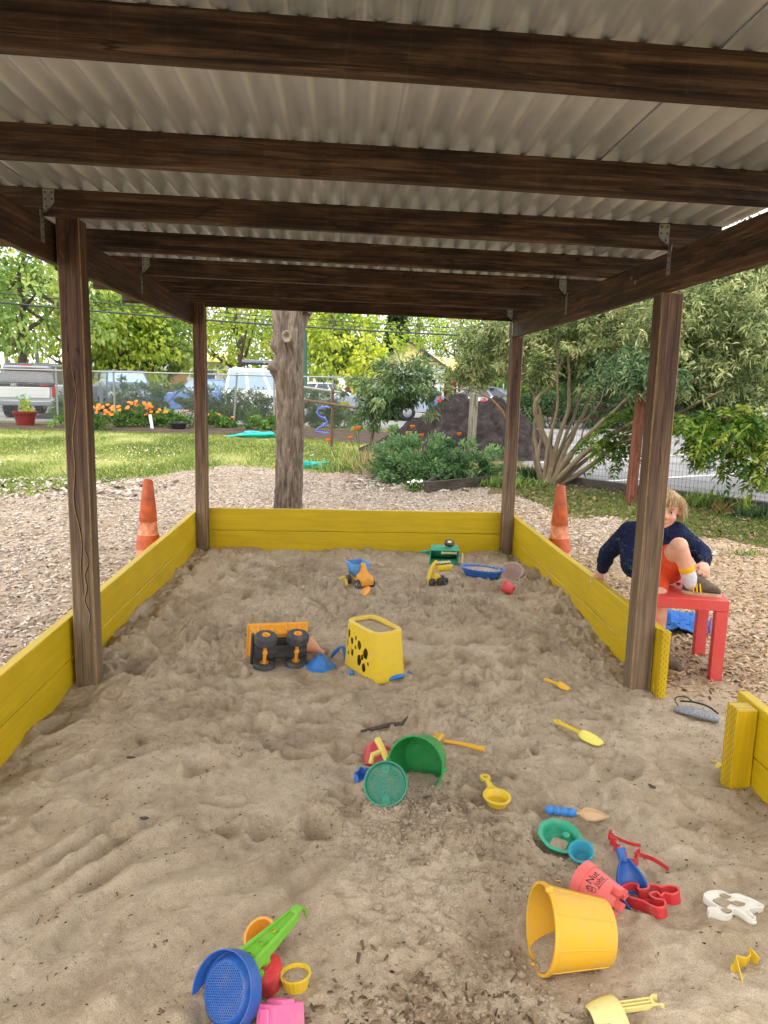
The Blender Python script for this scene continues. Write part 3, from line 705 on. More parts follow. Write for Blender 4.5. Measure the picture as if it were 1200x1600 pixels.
def clumps(c, rad, ncl, seed, shell=0.55, flat=1.0):
    g = np.random.default_rng(seed); d = unit(g.normal(size=(ncl, 3))); k = shell+(1-shell)*g.random(ncl)**0.5
    k[: ncl//4] *= g.uniform(0.2, 0.9, ncl//4)
    return np.array(c)+d*np.array(rad)*k[:, None]*(1+0.22*g.normal(size=(ncl, 1)))
def crown(parent, c, rad, ncl, nleaf, clR, L_, W_, mat, seed, droop=0.2, tonevar=0.28, name='crown'):
    g = np.random.default_rng(seed+1); cc = clumps(c, rad, ncl, seed)
    per = nleaf//ncl; off = g.normal(size=(ncl, per, 3)); off = unit(off)*(g.random((ncl, per, 1))**0.45)*clR*g.uniform(0.6, 1.35, (ncl, 1, 1))*np.array([1, 1, 0.7])
    pos = (cc[:, None]+off).reshape(-1, 3); out = unit(off+0.5*(cc-np.array(c))[:, None]).reshape(-1, 3)
    d = unit(out+0.6*g.normal(size=pos.shape)+np.array([0, 0, -droop]))
    tn = np.repeat(g.normal(0.5, tonevar, ncl), per)+g.normal(0, 0.13, len(pos))
    return leaves(name, pos, d, L_*g.uniform(0.6, 1.3, len(pos)), W_*g.uniform(0.7, 1.2, len(pos)), tn, mat, parent, seed+2), cc
def bez(p0, p1, bend, k=5):
    p0 = Vector(p0); p1 = Vector(p1); m = (p0+p1)/2+Vector(bend)
    return [p0*(1-t)**2+m*2*t*(1-t)+p1*t*t for t in [i/k for i in range(k+1)]]
def tree(name, label, base, height, crad, czf, trunk_r, mat, barkm, seed, ncl=90, nleaf=7000, clR=None, L_=0.16, W_=0.09, group=None, droop=0.2):
    t = thing(name, label, 'tree', base, group=group); g = random.Random(seed)
    cz = height*czf; c = (g.uniform(-.1, .1)*crad[0], 0, cz)
    _, cc = crown(t, c, crad, ncl, nleaf, clR or crad[0]*0.28, L_, W_, mat, seed, droop)
    m = MB(); top = cz+crad[2]*0.35
    pts = [Vector((0.05*g.uniform(-1, 1)*i, 0.05*g.uniform(-1, 1)*i, top*i/6)) for i in range(7)]
    m.tube(pts, [trunk_r*(1-0.75*i/6) for i in range(7)], 9); m.build('trunk', barkm, t, smooth=60)
    for i, k in enumerate(np.linspace(0, len(cc)-1, 9).astype(int)):
        s_ = pts[2+i % 4]; e = Vector(cc[k])
        MB().tube(bez(s_, s_*0.15+e*0.85, (0, 0, -0.1*crad[2])), [trunk_r*0.42, trunk_r*0.36, trunk_r*0.3, trunk_r*0.22, trunk_r*0.15, trunk_r*0.07], 6).build('limb', barkm, t, smooth=60)
    return t

M_barkg = simple('grey_bark', (92, 80, 68), 0.9, 0.3, 5, bump=0.5, spec=0.2)
M_lf_yel = leafmat('leaf_yellow_green', (104, 130, 40), (162, 184, 62), (214, 220, 94), .45)
M_lf_mid = leafmat('leaf_mid_green', (76, 106, 50), (124, 154, 74), (178, 194, 104), .42)
M_lf_dk = leafmat('leaf_dark_green', (32, 52, 30), (56, 82, 48), (92, 116, 66))
M_lf_sil = leafmat('leaf_grey_green', (70, 92, 62), (122, 142, 92), (190, 196, 138))
M_lf_lime = leafmat('leaf_lime', (150, 166, 30), (190, 200, 50), (220, 220, 90))
M_lf_red = leafmat('leaf_bronze', (92, 62, 40), (132, 104, 62), (156, 132, 80))

# background trees; distance, size and place read from the photograph
TREES = [  # px, dist, height, (rx, ry, rz), crown centre fraction, material, seed, label
    (40, 33, 8.6, (3.4, 3, 3.2), .62, M_lf_mid, 301, 'broad mid green tree behind the silver pickup at the left edge'),
    (-60, 40, 10, (4, 4, 4), .6, M_lf_yel, 302, 'tall yellow-green tree cut by the left edge of the photograph'),
    (115, 46, 8.8, (4.2, 3.5, 3.5), .55, M_lf_yel, 303, 'bright yellow-green tree seen just left of the front left post'),
    (185, 38, 7.4, (2.8, 2.6, 2.9), .55, M_lf_yel, 304, 'yellow-green tree behind the blue-grey minivan'),
    (262, 52, 8.6, (4.6, 3.5, 3.4), .52, M_lf_sil, 305, 'grey-green spreading tree above the teal shop front'),
    (232, 40, 5.8, (2.2, 2, 2.0), .62, M_lf_mid, 321, 'small grey-green street tree in front of the teal shop front'),
    (375, 44, 8.6, (4.6, 3.2, 3.3), .56, M_lf_yel, 306, 'lush yellow-green tree above the white off-road car'),
    (440, 55, 10, (4.5, 3.5, 3.8), .55, M_lf_mid, 307, 'green tree directly behind the big grey trunk'),
    (520, 42, 8.2, (3.0, 2.8, 3.0), .56, M_lf_yel, 308, 'full yellow-green tree just right of the big grey trunk'),
    (548, 52, 8.4, (2.2, 2.2, 3.0), .52, M_lf_mid, 309, 'mid green tree left of the yellow gabled house'),
    (648, 85, 12.5, (4.2, 4, 3.4), .70, M_lf_mid, 310, 'distant green tree behind the yellow gable roof'),
    (712, 76, 11.5, (4.6, 4, 4.0), .64, M_lf_yel, 311, 'bright green tree rising behind the dark roof of the yellow house'),
    (775, 60, 9.5, (4.2, 4, 3.8), .6, M_lf_mid, 312, 'green tree behind the back right post'),
    (900, 55, 10.5, (5, 4, 4), .6, M_lf_mid, 313, 'green tree far behind the big grey-leaved shrub'),
    (1090, 45, 9.5, (5, 4, 4), .6, M_lf_mid, 314, 'green tree across the asphalt court behind the front right post'),
    (840, 33, 4.6, (2.4, 2, 1.9), .55, M_lf_mid, 316, 'low green tree seen through the stems of the big shrub'),
    (1010, 30, 4.4, (2.6, 2, 1.8), .58, M_lf_dk, 317, 'dark low tree behind the leaning red-brown post'),
    (1130, 29, 4.8, (2.6, 2, 2.0), .55, M_lf_mid, 318, 'low green tree across the court right of the front right post'),
    (1230, 40, 9, (4, 4, 4), .6, M_lf_dk, 315, 'dark green tree across the asphalt court at the right edge'),
]
for px, Y, h, rad, czf, mt, sd_, lab in TREES:
    p = at(px, 650, Y); tree('broadleaf_tree', lab, (p.x, Y, GZ), h, rad, czf, 0.16+0.01*h, mt, M_barkg, sd_, 80, 4000, rad[0]*0.30, 0.29, 0.19, group='trees beyond the fence')
# dark conifer left of the yellow gable
p = at(618, 600, 75); t = thing('conifer', 'tall dark conifer standing left of the yellow gabled house', 'tree', (p.x, 75, GZ), group='trees beyond the fence')
g = np.random.default_rng(330); n = 5000; zz = 1.2+9.2*g.random(n)**0.8; rr_ = (11.0-zz)*0.20*np.sqrt(g.random(n))*1.1; aa = g.uniform(0, 2*np.pi, n)
pos = np.stack([rr_*np.cos(aa), rr_*np.sin(aa), zz], -1); dd_ = np.stack([np.cos(aa), np.sin(aa), -0.35+0*aa], -1)+0.3*g.normal(size=(n, 3))
leaves('crown', pos, dd_, 0.55*g.uniform(.6, 1.2, n), 0.16, g.normal(.4, .25, n), M_lf_dk, t, 331)
MB().tube([(0, 0, 0), (0, 0, 10.6)], [0.3, 0.03], 8).build('trunk', M_barkg, t)
# lime sapling in front of the maroon shed
p = at(565, 650, 24); tree('sapling', 'thin lime-yellow sapling in front of the maroon shed', (p.x, 24, GZ), 3.0, (0.7, 0.7, 1.25), .70, 0.035, M_lf_lime, M_barkg, 332, 36, 520, 0.22, 0.16, 0.12)

# hedge bushes behind the chain-link fence
M_hedge = leafmat('leaf_hedge', (44, 66, 34), (78, 104, 52), (122, 142, 78))
for i, (px, wd, ht, lab) in enumerate([(228, 1.45, 1.35, 'rounded hedge bush between the minivan and the blue car'), (335, 1.0, 1.12, 'hedge bush in front of the blue car'),
                                       (400, 1.1, 1.1, 'hedge bush below the white off-road car, left of the trunk'), (505, 0.9, 1.15, 'hedge bush seen right of the trunk behind the pipe rails'), (115, 0.6, 0.85, 'low straggly bush at the corner of the silver pickup')]):
    p = at(px, 640, 24.5); t = thing('hedge_bush', lab, 'bush', (p.x, 24.5, GZ), group='hedge behind the chain-link fence')
    crown(t, (0, 0, ht*0.5), (wd, 0.6, ht*0.52), 60, 4200, 0.22, 0.10, 0.045, M_hedge, 340+i, 0.0, 0.22, 'foliage')
    m = MB()
    for k in range(7): m.tube(bez((0.05*k-0.15, 0, 0), ((k-3)*wd*0.25, 0.1*(-1)**k, ht*0.8), (0, 0, 0.1)), 0.015, 5)
    m.build('stems', M_barkg, t)

for i, (px, Y, wd, ht, lab) in enumerate([(865, 27, 1.7, 1.55, 'hedge bush across the court, left of the leaning red-brown post'), (968, 27.5, 1.9, 1.7, 'hedge bush across the court right behind the leaning red-brown post'), (1085, 28, 2.0, 1.6, 'hedge bush across the court right of the front right post')]):
    p = at(px, 640, Y); t = thing('hedge_bush', lab, 'bush', (p.x, Y, GZ), group='hedge across the asphalt court')
    crown(t, (0, 0, ht*0.5), (wd, 0.7, ht*0.55), 60, 3600, 0.30, 0.15, 0.07, M_lf_dk, 360+i, 0.0, 0.22, 'foliage')
    m = MB()
    for k in range(5): m.tube(bez((0.1*k-0.2, 0, 0), ((k-2)*wd*0.3, 0.1*(-1)**k, ht*0.8), (0, 0, 0.1)), 0.02, 5)
    m.build('stems', M_barkg, t)

# ------------------------------------------------------------------ flower bed in front of the fence
M_leafbed = leafmat('leaf_bed', (60, 92, 40), (96, 132, 58), (142, 168, 84))
M_orange = simple('marigold_orange', (224, 116, 4), 0.6, 0.2, 30); M_wht = simple('white_petal', (236, 236, 228), 0.6, 0.06, 30)
def bed_plant(px, py, rad, ht, lab, nfl=0, seed=0, Y=None, flm=None, mat=None, nl=900, L_=0.10, W_=0.05, group='plants in the flower bed', fs=1.0):
    p = onz(px, py, GZ) if Y is None else at(px, py, Y)
    t = thing('flower_plant' if nfl else 'leafy_plant', lab, 'flowers' if nfl else 'plant', (p.x, p.y, GZ), group=group)
    crown(t, (0, 0, ht*0.45), (rad, rad*0.7, ht*0.5), 16, nl, rad*0.3, L_, W_, mat or M_leafbed, seed, -0.3, 0.25, 'foliage')
    g = random.Random(seed)
    for k in range(nfl):
        x, y = g.uniform(-1, 1)*rad, g.uniform(-1.0, 0.2)*rad*0.7; z = ht*(0.72+0.5*g.random())
        f = MB(); f.lathe([(0.001, 0.0), (0.045, 0.012), (0.055, 0.03), (0.030, 0.042), (0.001, 0.046)], 9, Matrix.Translation((x, y, z)) @ Matrix.Rotation(g.uniform(.3, 1.1), 4, 'X') @ Matrix.Scale(fs, 4))
        f.build('flower', flm or M_orange, t, smooth=60)
        MB().tube([(x, y, z), (x*0.7, y*0.7, ht*0.3)], 0.006, 4).build('stalk', bpy.data.materials['leaf_bed'], t)
bed_plant(158, 672, 0.42, 0.55, 'marigolds with the densest orange flowers, right beside the front left post', 20, 401)
bed_plant(188, 668, 0.45, 0.52, 'loose marigold plant with few orange flowers left of the white stake', 6, 402)
bed_plant(219, 667, 0.36, 0.60, 'cluster of orange marigolds just left of the white stake', 15, 403)
bed_plant(245, 667, 0.35, 0.45, 'small marigold plant just right of the white stake', 5, 404)
bed_plant(274, 668, 0.5, 0.45, 'green tuft with a few yellow blooms by the back left post', 4, 405)
bed_plant(330, 668, 0.45, 0.40, 'broad-leaved plants with small orange flowers right of the back left post', 3, 406)
bed_plant(352, 668, 0.3, 0.36, 'low plant with one orange bloom near the leaning fence post', 2, 411)
bed_plant(392, 666, 0.55, 0.55, 'bushy green vegetable plant left of the trunk', 0, 407, nl=1600)
bed_plant(415, 672, 0.45, 0.42, 'bright green leafy plant touching the trunk outline on its left', 0, 408, nl=1200)
bed_plant(490, 655, 0.5, 0.5, 'green plant behind the blue curly hose', 0, 409)
bed_plant(545, 668, 0.55, 0.5, 'green plant right of the rusty rail post', 0, 410)
bed_plant(100, 668, 0.3, 0.45, 'spindly plant between the red pot and the front left post', 0, 412, nl=300)
# planted pots, stake, hose piles
M_pot = simple('terracotta_red', (118, 36, 30), 0.6, 0.15, 8)
p = onz(40, 665, GZ); t = thing('planter_pot', 'dark red plastic planter pot with a sprig in front of the fence', 'planter', (p.x, p.y, GZ))
MB().lathe([(0.001, 0), (0.22, 0), (0.29, 0.33), (0.325, 0.33), (0.335, 0.40), (0.30, 0.40), (0.285, 0.34), (0.001, 0.34)], 28).build('pot', M_pot, t)
crown(t, (0.02, 0, 0.55), (0.2, 0.2, 0.2), 8, 160, 0.1, 0.10, 0.05, M_lf_yel, 420, 0, .2, 'sprig')
p = onz(279, 671, GZ); t = thing('black_pot', 'low black plant pot at the edge of the flower bed', 'plant pot', (p.x, p.y, GZ))
MB().lathe([(0.001, 0), (0.17, 0), (0.23, 0.16), (0.25, 0.16), (0.25, 0.19), (0.22, 0.19), (0.2, 0.12), (0.001, 0.12)], 22).build('pot', simple('black_plastic', (34, 34, 36), 0.5, .1, 9), t)
p = onz(238, 670, GZ); t = thing('plant_stake', 'white plastic plant stake leaning among the marigolds', 'plant stake', (p.x, p.y, GZ), (0, R(-8), 0))
MB().box((0, 0, 0.19), (0.085, 0.02, 0.42)).build('blade', simple('white_plastic', (232, 232, 230), .5, .04, 9), t, bevel=.006)
M_hose = simple('turquoise_hose', (30, 178, 168), 0.45, 0.12, 9)
def hose_pile(px, py, rx, ry, turns, lab, seed, r=0.022):
    p = onz(px, py, GZ); g = random.Random(seed); pts = []
    for i in range(turns*18):
        a = 2*PI*i/18; k = 0.55+0.45*g.random() if i % 18 == 0 else k
        pts.append((rx*k*math.cos(a)+0.1*rx*math.sin(a*0.31+seed), ry*k*math.sin(a)+0.1*ry*math.cos(a*.23), 0.025+0.035*(i/18 % 3)+0.02*math.sin(a*1.7)))
    pts = [(rx*1.25, ry*0.4, 0.02)]+pts+[(-rx*1.5, -ry*0.3, 0.02)]
    t = thing('garden_hose', lab, 'hose', (p.x, p.y, GZ)); MB().tube(pts, r, 7).build('coil', M_hose, t, smooth=80)
    MB().tube([pts[-1], (pts[-1][0]-0.07, pts[-1][1], 0.02)], r*1.4, 8).build('connector', simple('brass', (150, 120, 60), .4, .1, 9, metal=.6), t)
hose_pile(403, 684, 0.50, 0.42, 9, 'turquoise garden hose heaped on the lawn left of the trunk', 3, 0.03)
hose_pile(482, 732, 0.34, 0.22, 4, 'thin turquoise hose lying on the lawn edge, showing right of the trunk', 5, 0.016)
p = onz(508, 677, GZ); t = thing('coil_hose', 'periwinkle blue curly hose hanging by the rusty rail post', 'hose', (p.x, p.y, GZ))
pts = [(-0.3+0.5*k/14, 0, 0.02) for k in range(15)]
cur = [(0.12, 0, 0.72), (-0.05, 0, 0.74), (-0.2, 0, 0.68), (-0.24, 0, 0.58), (-0.16, 0, 0.47), (-0.02, 0, 0.42), (0.06, 0, 0.33), (-0.04, 0, 0.22), (-0.2, 0, 0.14), (-0.28, 0, 0.05), (-0.1, 0, 0.02), (0.1, 0, 0.02)]
MB().tube(cur, 0.022, 8).build('tube', simple('periwinkle', (92, 110, 205), .45, .1, 9), t, smooth=80)

# ------------------------------------------------------------------ chain-link fence
M_galv = simple('fence_pipe', (150, 148, 142), 0.5, 0.12, 9, metal=0.3); M_wire = simple('fence_wire', (142, 144, 142), 0.5, 0.1, 9, metal=0.2)
M_rust = simple('rusty_pipe', (104, 78, 64), 0.8, 0.25, 14)
def chainlink(name, lab, p0, p1, h, posts, pitch=0.078, wire=0.0023, cat='fence', toprail=True):
    p0 = Vector(p0); p1 = Vector(p1); d = (p1-p0); Ln = d.length; d.normalize(); t = thing(name, lab, cat, p0, Matrix((d, Vector((0, 0, 1)).cross(d), Vector((0, 0, 1)))).transposed())
    m = MB(); n = int(Ln/pitch); z0 = 0.06
    for s in (1, -1):
        k = int(h/pitch)+1
        for i in range(-k, n+k):
            a = i*pitch; xa, xb = (a, a+(h-z0)) if s > 0 else (a+(h-z0), a)
            za, zb = z0, h-0.03
            lo, hi = max(0.0, min(xa, xb)), min(Ln, max(xa, xb))
            if hi <= lo: continue
            f = lambda x: za+(zb-za)*(x-xa)/(xb-xa)
            m.tube([(lo, 0.003*s, f(lo)), (hi, 0.003*s, f(hi))], wire, 3, caps=False)
    m.build('wire_mesh', M_wire, t, smooth=0)
    if toprail: MB().tube([(0, 0, h), (Ln, 0, h)], 0.024, 8).build('top_rail', M_galv, t)
    for x, lean in posts:
        o = MB().tube([(x+lean, 0.035, 0), (x, 0.035, h+0.03)], 0.03, 8).build('fence_post', M_galv, t); MB().ell((x, 0.035, h+0.05), (.036, .036, .03), 8, 5).build('cap', M_galv, o)
    return t
fa = at(-60, 600, 23.2); fb = at(600, 600, 23.5)
def fx(px): return (at(px, 600, 23.35)-Vector((fa.x, 23.2, at(px, 600, 23.35).z))).length
chainlink('chain_link_fence', 'galvanised chain-link fence along the parking lot behind the flower bed', (fa.x, 23.2, GZ), (fb.x, 23.5, GZ), 1.57,
          [(fx(89), 0), (fx(178), 0), (fx(370), -0.12), (fx(428), 0.0), (fx(520), 0)])
# rusty pipe rails right of the trunk
t = thing('pipe_rail', 'rusty two-bar pipe rail with one leaning post right of the trunk', 'railing', (0, 0, 0))
a0 = at(462, 603, 17.0); a1 = at(532, 613, 16.2); b0 = at(462, 623, 17.0); b1 = at(582, 641, 15.6)
MB().tube([a0, a1], 0.024, 8).build('rail', M_galv, t); MB().tube([b0, b1], 0.028, 8).build('rail', M_rust, t)
pb = onz(518, 699, GZ); MB().tube([pb, at(520, 607, 16.3)], 0.03, 8).build('rail_post', M_rust, t)
MB().tube([Vector((at(472, 640, 16.9).x, 16.95, GZ)), at(473, 600, 16.95)], 0.03, 8).build('rail_post', M_rust, t)
t.location = (0, 0, 0)

# ------------------------------------------------------------------ wire fence to the asphalt court and its leaning red post
wa = Vector((*eg(852, 752), GZ)); wb = Vector((*eg(1230, 806), GZ)); d = (wb-wa); Ln = d.length; d.normalize()
t = thing('wire_fence', 'low rectangular-mesh wire fence along the asphalt court on the right', 'fence', wa, Matrix((d, Vector((0, 0, 1)).cross(d), Vector((0, 0, 1)))).transposed())
m = MB(); hh = 1.15
for i in range(int(Ln/0.052)+1): m.tube([(i*0.052, 0, 0), (i*0.052+0.01*math.sin(i), 0.0, hh)], 0.0016, 3, caps=False)
for j in range(int(hh/0.09)+1): m.tube([(x_*Ln/12, 0.003, j*0.09+0.006*math.sin(x_*1.3+j)) for x_ in range(13)], 0.0017, 3, caps=False)
m.build('wire_mesh', simple('dark_wire', (72, 74, 74), .5, .1, 9, metal=.3), t, smooth=0)
for x in (0.05, Ln*0.5, Ln-0.05): MB().tube([(x, 0.03, -.1), (x, 0.03, hh+.05)], 0.014, 6).build('fence_post', M_rust, t)
M_redpost = lumber('red_brown_post', (84, 46, 32), (116, 68, 48), (138, 88, 64), blot=.3)
pb = onz(984, 790, GZ); tp = thing('leaning_post', 'red-brown painted timber post leaning behind the front right post', 'post', (pb.x, pb.y, GZ))
stick('post', (pb.x, pb.y, GZ-.15), at(1003, 606, pb.y+0.05), 0.10, 0.10, M_redpost, tp, up=(0, 1, 0))
# ------------------------------------------------------------------ timber bed with its bush
M_oldwood = lumber('old_bed_timber', (48, 42, 36), (76, 68, 58), (104, 94, 80), blot=.3)
bed = thing('raised_bed', 'weathered low timber bed edge at the foot of the round green bush', 'raised bed', (1.7, 10, GZ))
c0 = onz(664, 771, GZ); c1 = onz(786, 757, GZ); c2 = c0+Vector((0.5, 1.6, 0)); c3 = c1+Vector((0.3, 1.5, 0))
for a, b in ((c0, c1), (c0, c2), (c1, c3)):
    n_ = (b-a).normalized()*0.026
    stick('plank', a+n_+Vector((0, 0, 0.07)), b-n_+Vector((0, 0, 0.07)), 0.045, 0.15, M_oldwood, bed)
M_bush = leafmat('leaf_sage', (58, 90, 54), (94, 132, 80), (144, 174, 116))
p = onz(638, 757, GZ); t = thing('garden_bush', 'dense round green bush spilling over the timber bed', 'bush', (p.x, p.y, GZ))
crown(t, (0.24, 0.45, 0.18), (0.72, 0.55, 0.46), 95, 10500, 0.13, 0.075, 0.032, M_bush, 450, -0.5, 0.22, 'foliage')
crown(t, (0.95, 0.35, 0.12), (0.55, 0.45, 0.30), 50, 4500, 0.12, 0.075, 0.030, M_bush, 452, -0.5, 0.22, 'foliage')
m = MB()
for k in range(12): m.tube([(0.3+0.02*k, 0.4, 0), (0.2+0.9*math.cos(k)*0.5, 0.4+0.4*math.sin(k), 0.4)], 0.01, 5)
m.build('stems', M_barkg, t)
bed_plant(652, 768, 0.16, 0.12, 'tiny white daisies at the front of the timber bed', 14, 455, flm=M_wht, nl=260, L_=.06, W_=.02, group='small plants round the timber bed', fs=.35)
# dry grass with orange poppies behind the bush
M_dry = leafmat('dry_grass', (150, 128, 84), (186, 164, 112), (206, 190, 140), .2)
def grass_tuft(name, lab, x, y, n, rad, ht, mat, seed, nfl=0, cat='grass', W_=0.012, group='grass tufts by the timber bed'):
    t = thing(name, lab, cat, (x, y, GZ), group=group); g = np.random.default_rng(seed)
    pos = np.stack([g.normal(0, rad, n), g.normal(0, rad*.5, n), np.zeros(n)], -1); d_ = np.stack([g.normal(0, .42, n), g.normal(0, .42, n), np.ones(n)], -1)
    leaves('blades', pos, d_, ht*g.uniform(.5, 1.1, n), W_, g.random(n), mat, t, seed, .2, .12)['kind'] = 'stuff'
    for k in range(nfl):
        a = Vector((g.normal(0, rad*1.2), g.normal(0, .1), ht*g.uniform(.75, 1.25)))
        MB().lathe([(0.004, 0), (0.03, 0.015), (0.04, 0.045), (0.034, 0.047), (0.02, 0.015), (0.003, 0.006)], 9, Matrix.Translation(a)).build('poppy', M_orange, t, smooth=60)
        MB().tube([(a.x*.8, a.y, 0), a], 0.004, 4).build('stalk', M_bush, t)
    return t
p = at(640, 690, 11.6); grass_tuft('dry_grass_tuft', 'straw-coloured grass with orange poppies rising behind the round bush', p.x, 11.6, 420, 0.42, 0.62, M_dry, 460, 9)
p = at(592, 690, 11.2); grass_tuft('dry_grass_tuft', 'straw-coloured grass clump at the left end of the round bush', p.x, 11.2, 130, 0.16, 0.6, M_dry, 461, 1)
p = at(790, 745, 10.2); grass_tuft('weed_patch', 'green weeds at the right end of the timber bed, by the back right post', p.x, 10.3, 500, 0.22, 0.20, M_lf_mid, 462, 0, W_=0.02)
p = at(745, 725, 12); grass_tuft('weed_patch', 'pale weeds in front of the soil mound', p.x+.2, 12.2, 420, 0.35, 0.22, M_dry, 463, 0, W_=0.03)
p = onz(545, 742, GZ); grass_tuft('weed_patch', 'tall ragged grass at the lawn corner left of the round bush', p.x, p.y+.3, 380, 0.25, 0.30, M_lf_mid, 464, 0)

# small leafy tree arching left of the soil mound
t = thing('small_tree', 'small dark-leaved tree on a thin stem left of the soil mound', 'tree', (at(572, 690, 13.4).x, 13.4, GZ))
M_peach = leafmat('leaf_peach', (50, 74, 46), (90, 118, 72), (150, 168, 112), .35)
ctr = at(628, 604, 13.3)-t.location
crown(t, ctr, (0.70, 0.6, 0.46), 80, 4800, 0.20, 0.105, 0.032, M_peach, 470, 0.45, .25)
c2_ = at(580, 640, 13.3)-t.location; crown(t, c2_, (0.28, 0.3, 0.38), 30, 1500, 0.14, 0.095, 0.030, M_peach, 472, 0.45, .25)
m = MB(); m.tube(bez((0, 0, 0), c2_+Vector((0.1, 0, .1)), (0.06, 0, 0)), [0.03, .028, .026, .024, .02, .016], 7); m.build('trunk', M_barkg, t)
for k, e in enumerate([(-.4, 0, .1), (.1, .1, .3), (.5, 0, .15), (.3, -.1, -.2), (-.1, -.2, .35)]): MB().tube(bez(c2_*0.8, ctr+Vector(e), (0, 0, .12)), [.018, .016, .014, .011, .008, .004], 6).build('limb', M_barkg, t)
# arching bare cane and the grey wooden post in front of the mound
M_cane = simple('brown_cane', (146, 104, 68), .7, .2, 9)
t = thing('bent_cane', 'bare orange-brown cane arching over the right side of the soil mound', 'branch', (at(800, 715, 12.6).x+.06, 12.6, GZ))
pts = [at(px, py, 12.6)-t.location for px, py in ((806, 716), (803, 690), (795, 662), (783, 640), (768, 624), (750, 614), (732, 609), (712, 607))]
MB().tube(pts, [.022, .02, .019, .018, .017, .015, .013, .010], 7).build('cane', M_cane, t, smooth=80)
M_greyw = lumber('grey_fence_post', (96, 90, 78), (136, 128, 112), (164, 156, 138), blot=.15)
pb = onz(735, 717, GZ); t = thing('timber_post', 'grey weathered timber post in front of the dark soil mound', 'post', (pb.x, pb.y, GZ))
stick('post', (pb.x, pb.y, GZ-.1), at(741, 615, pb.y), 0.14, 0.14, M_greyw, t, up=(0, 1, 0))

# ------------------------------------------------------------------ mound of dark compost
gx, gy = np.meshgrid(np.linspace(-3.0, 3.0, 150), np.linspace(-2.6, 2.6, 130))
hm = 1.10*np.exp(-((gx+0.35)/1.22)**2.0*0.9-((gy-0.1)/1.25)**2)+0.55*np.exp(-((gx-0.85)/0.75)**2-((gy+0.1)/0.95)**2)
hm = hm*(1+0.16*fbm(gx*1.4, gy*1.4, 3, 91))+0.09*fbm(gx*4, gy*4, 4, 93)*np.clip(hm*3, 0, 1)+0.05*(1-np.abs(pnoise(gx*6, gy*6, 95)))*np.clip(hm*3, 0, 1)-0.09
q = NT('dark_compost'); v = q.coord(); c = q.ramp(q.noise(v, 5, 6, .7), [(.32, sr(38, 33, 32)), (.55, sr(64, 57, 55)), (.75, sr(92, 84, 80))])
M_comp = q.fin(c, 1.0, q.bump(q.noise(v, 22, 6, .75), .9, .05), **{'Specular IOR Level': .1})
ny_, nx_ = gx.shape; V = np.stack([gx, gy, hm], -1).reshape(-1, 3); idx = np.arange(ny_*nx_).reshape(ny_, nx_)
mo = np_obj('soil_mound', V, np.stack([idx[:-1, :-1], idx[:-1, 1:], idx[1:, 1:], idx[1:, :-1]], -1).reshape(-1, 4), M_comp, smooth=True)
pm = at(737, 690, 15.9); mo.location = (pm.x, 15.9, GZ); tag(mo, 'big mound of dark brown compost behind the garden bed', 'soil mound')

# ------------------------------------------------------------------ big grey-leaved shrub on the right
sb = onz(856, 756, GZ); shrub = thing('flowering_shrub', 'big grey-green narrow-leaved shrub with many bare slanting stems', 'shrub', (sb.x, sb.y, GZ))
M_stem = simple('pale_stem_bark', (138, 122, 98), .85, .25, 9, bump=.4, spec=.2)
STEMS = [  # pixel paths, depth offset at the tip, radii
    ([(852, 752), (862, 715), (852, 685), (836, 645), (838, 625), (862, 600), (880, 560)], -.2, .055), ([(845, 750), (838, 700), (835, 660), (840, 610), (832, 570)], .3, .035),
    ([(856, 752), (868, 700), (885, 650), (890, 600), (888, 540), (880, 480)], -.3, .04), ([(858, 752), (885, 700), (905, 660), (925, 615), (945, 560), (960, 500)], .2, .04),
    ([(860, 752), (890, 712), (930, 670), (975, 628), (1010, 590), (1040, 540)], -1.0, .045), ([(862, 754), (905, 715), (955, 680), (1000, 655), (1040, 630), (1090, 590)], -1.5, .05),
    ([(866, 756), (910, 722), (950, 695), (985, 688), (1010, 672), (1060, 650)], -1.4, .034), ([(868, 758), (920, 730), (960, 698), (1010, 670), (1070, 640), (1130, 610)], -1.5, .04),
    ([(850, 752), (856, 700), (870, 640), (872, 580), (868, 520)], -.4, .03), ([(855, 752), (880, 690), (900, 640), (912, 590), (905, 520)], .4, .032),
    ([(850, 752), (842, 715), (848, 660), (826, 600), (800, 560), (770, 530)], .0, .028), ([(858, 752), (878, 705), (896, 672), (930, 640), (948, 600)], .5, .026),
    ([(862, 754), (900, 705), (915, 665), (925, 640)], -.5, .018), ([(846, 752), (836, 720), (832, 690), (836, 655)], -.3, .02)]
for pts, dz, r in STEMS:
    k = len(pts); W3 = [at(px, py, sb.y+dz*(i/(k-1))**1.2*1.6)-shrub.location for i, (px, py) in enumerate(pts)]
    W3[0].z = -.05
    sm = []
    for i in range(k-1):                                   # smooth the path and add knobbly bends
        for s in range(3):
            u = s/3; a = W3[max(i-1, 0)]; b = W3[i]; c_ = W3[i+1]; d_ = W3[min(i+2, k-1)]
            sm.append(0.5*((2*b)+(c_-a)*u+(2*a-5*b+4*c_-d_)*u*u+(3*b-a-3*c_+d_)*u**3)+Vector((random.uniform(-.012, .012), random.uniform(-.012, .012), 0)))
    sm.append(W3[-1]); n = len(sm)
    MB().tube(sm, [r*(1-.72*i/(n-1)) for i in range(n)], 8).build('stem', M_stem, shrub, smooth=70)
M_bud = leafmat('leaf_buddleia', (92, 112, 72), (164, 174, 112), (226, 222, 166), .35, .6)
M_bud_d = leafmat('leaf_buddleia_old', (60, 88, 60), (106, 132, 86), (162, 174, 116), .35, .6)
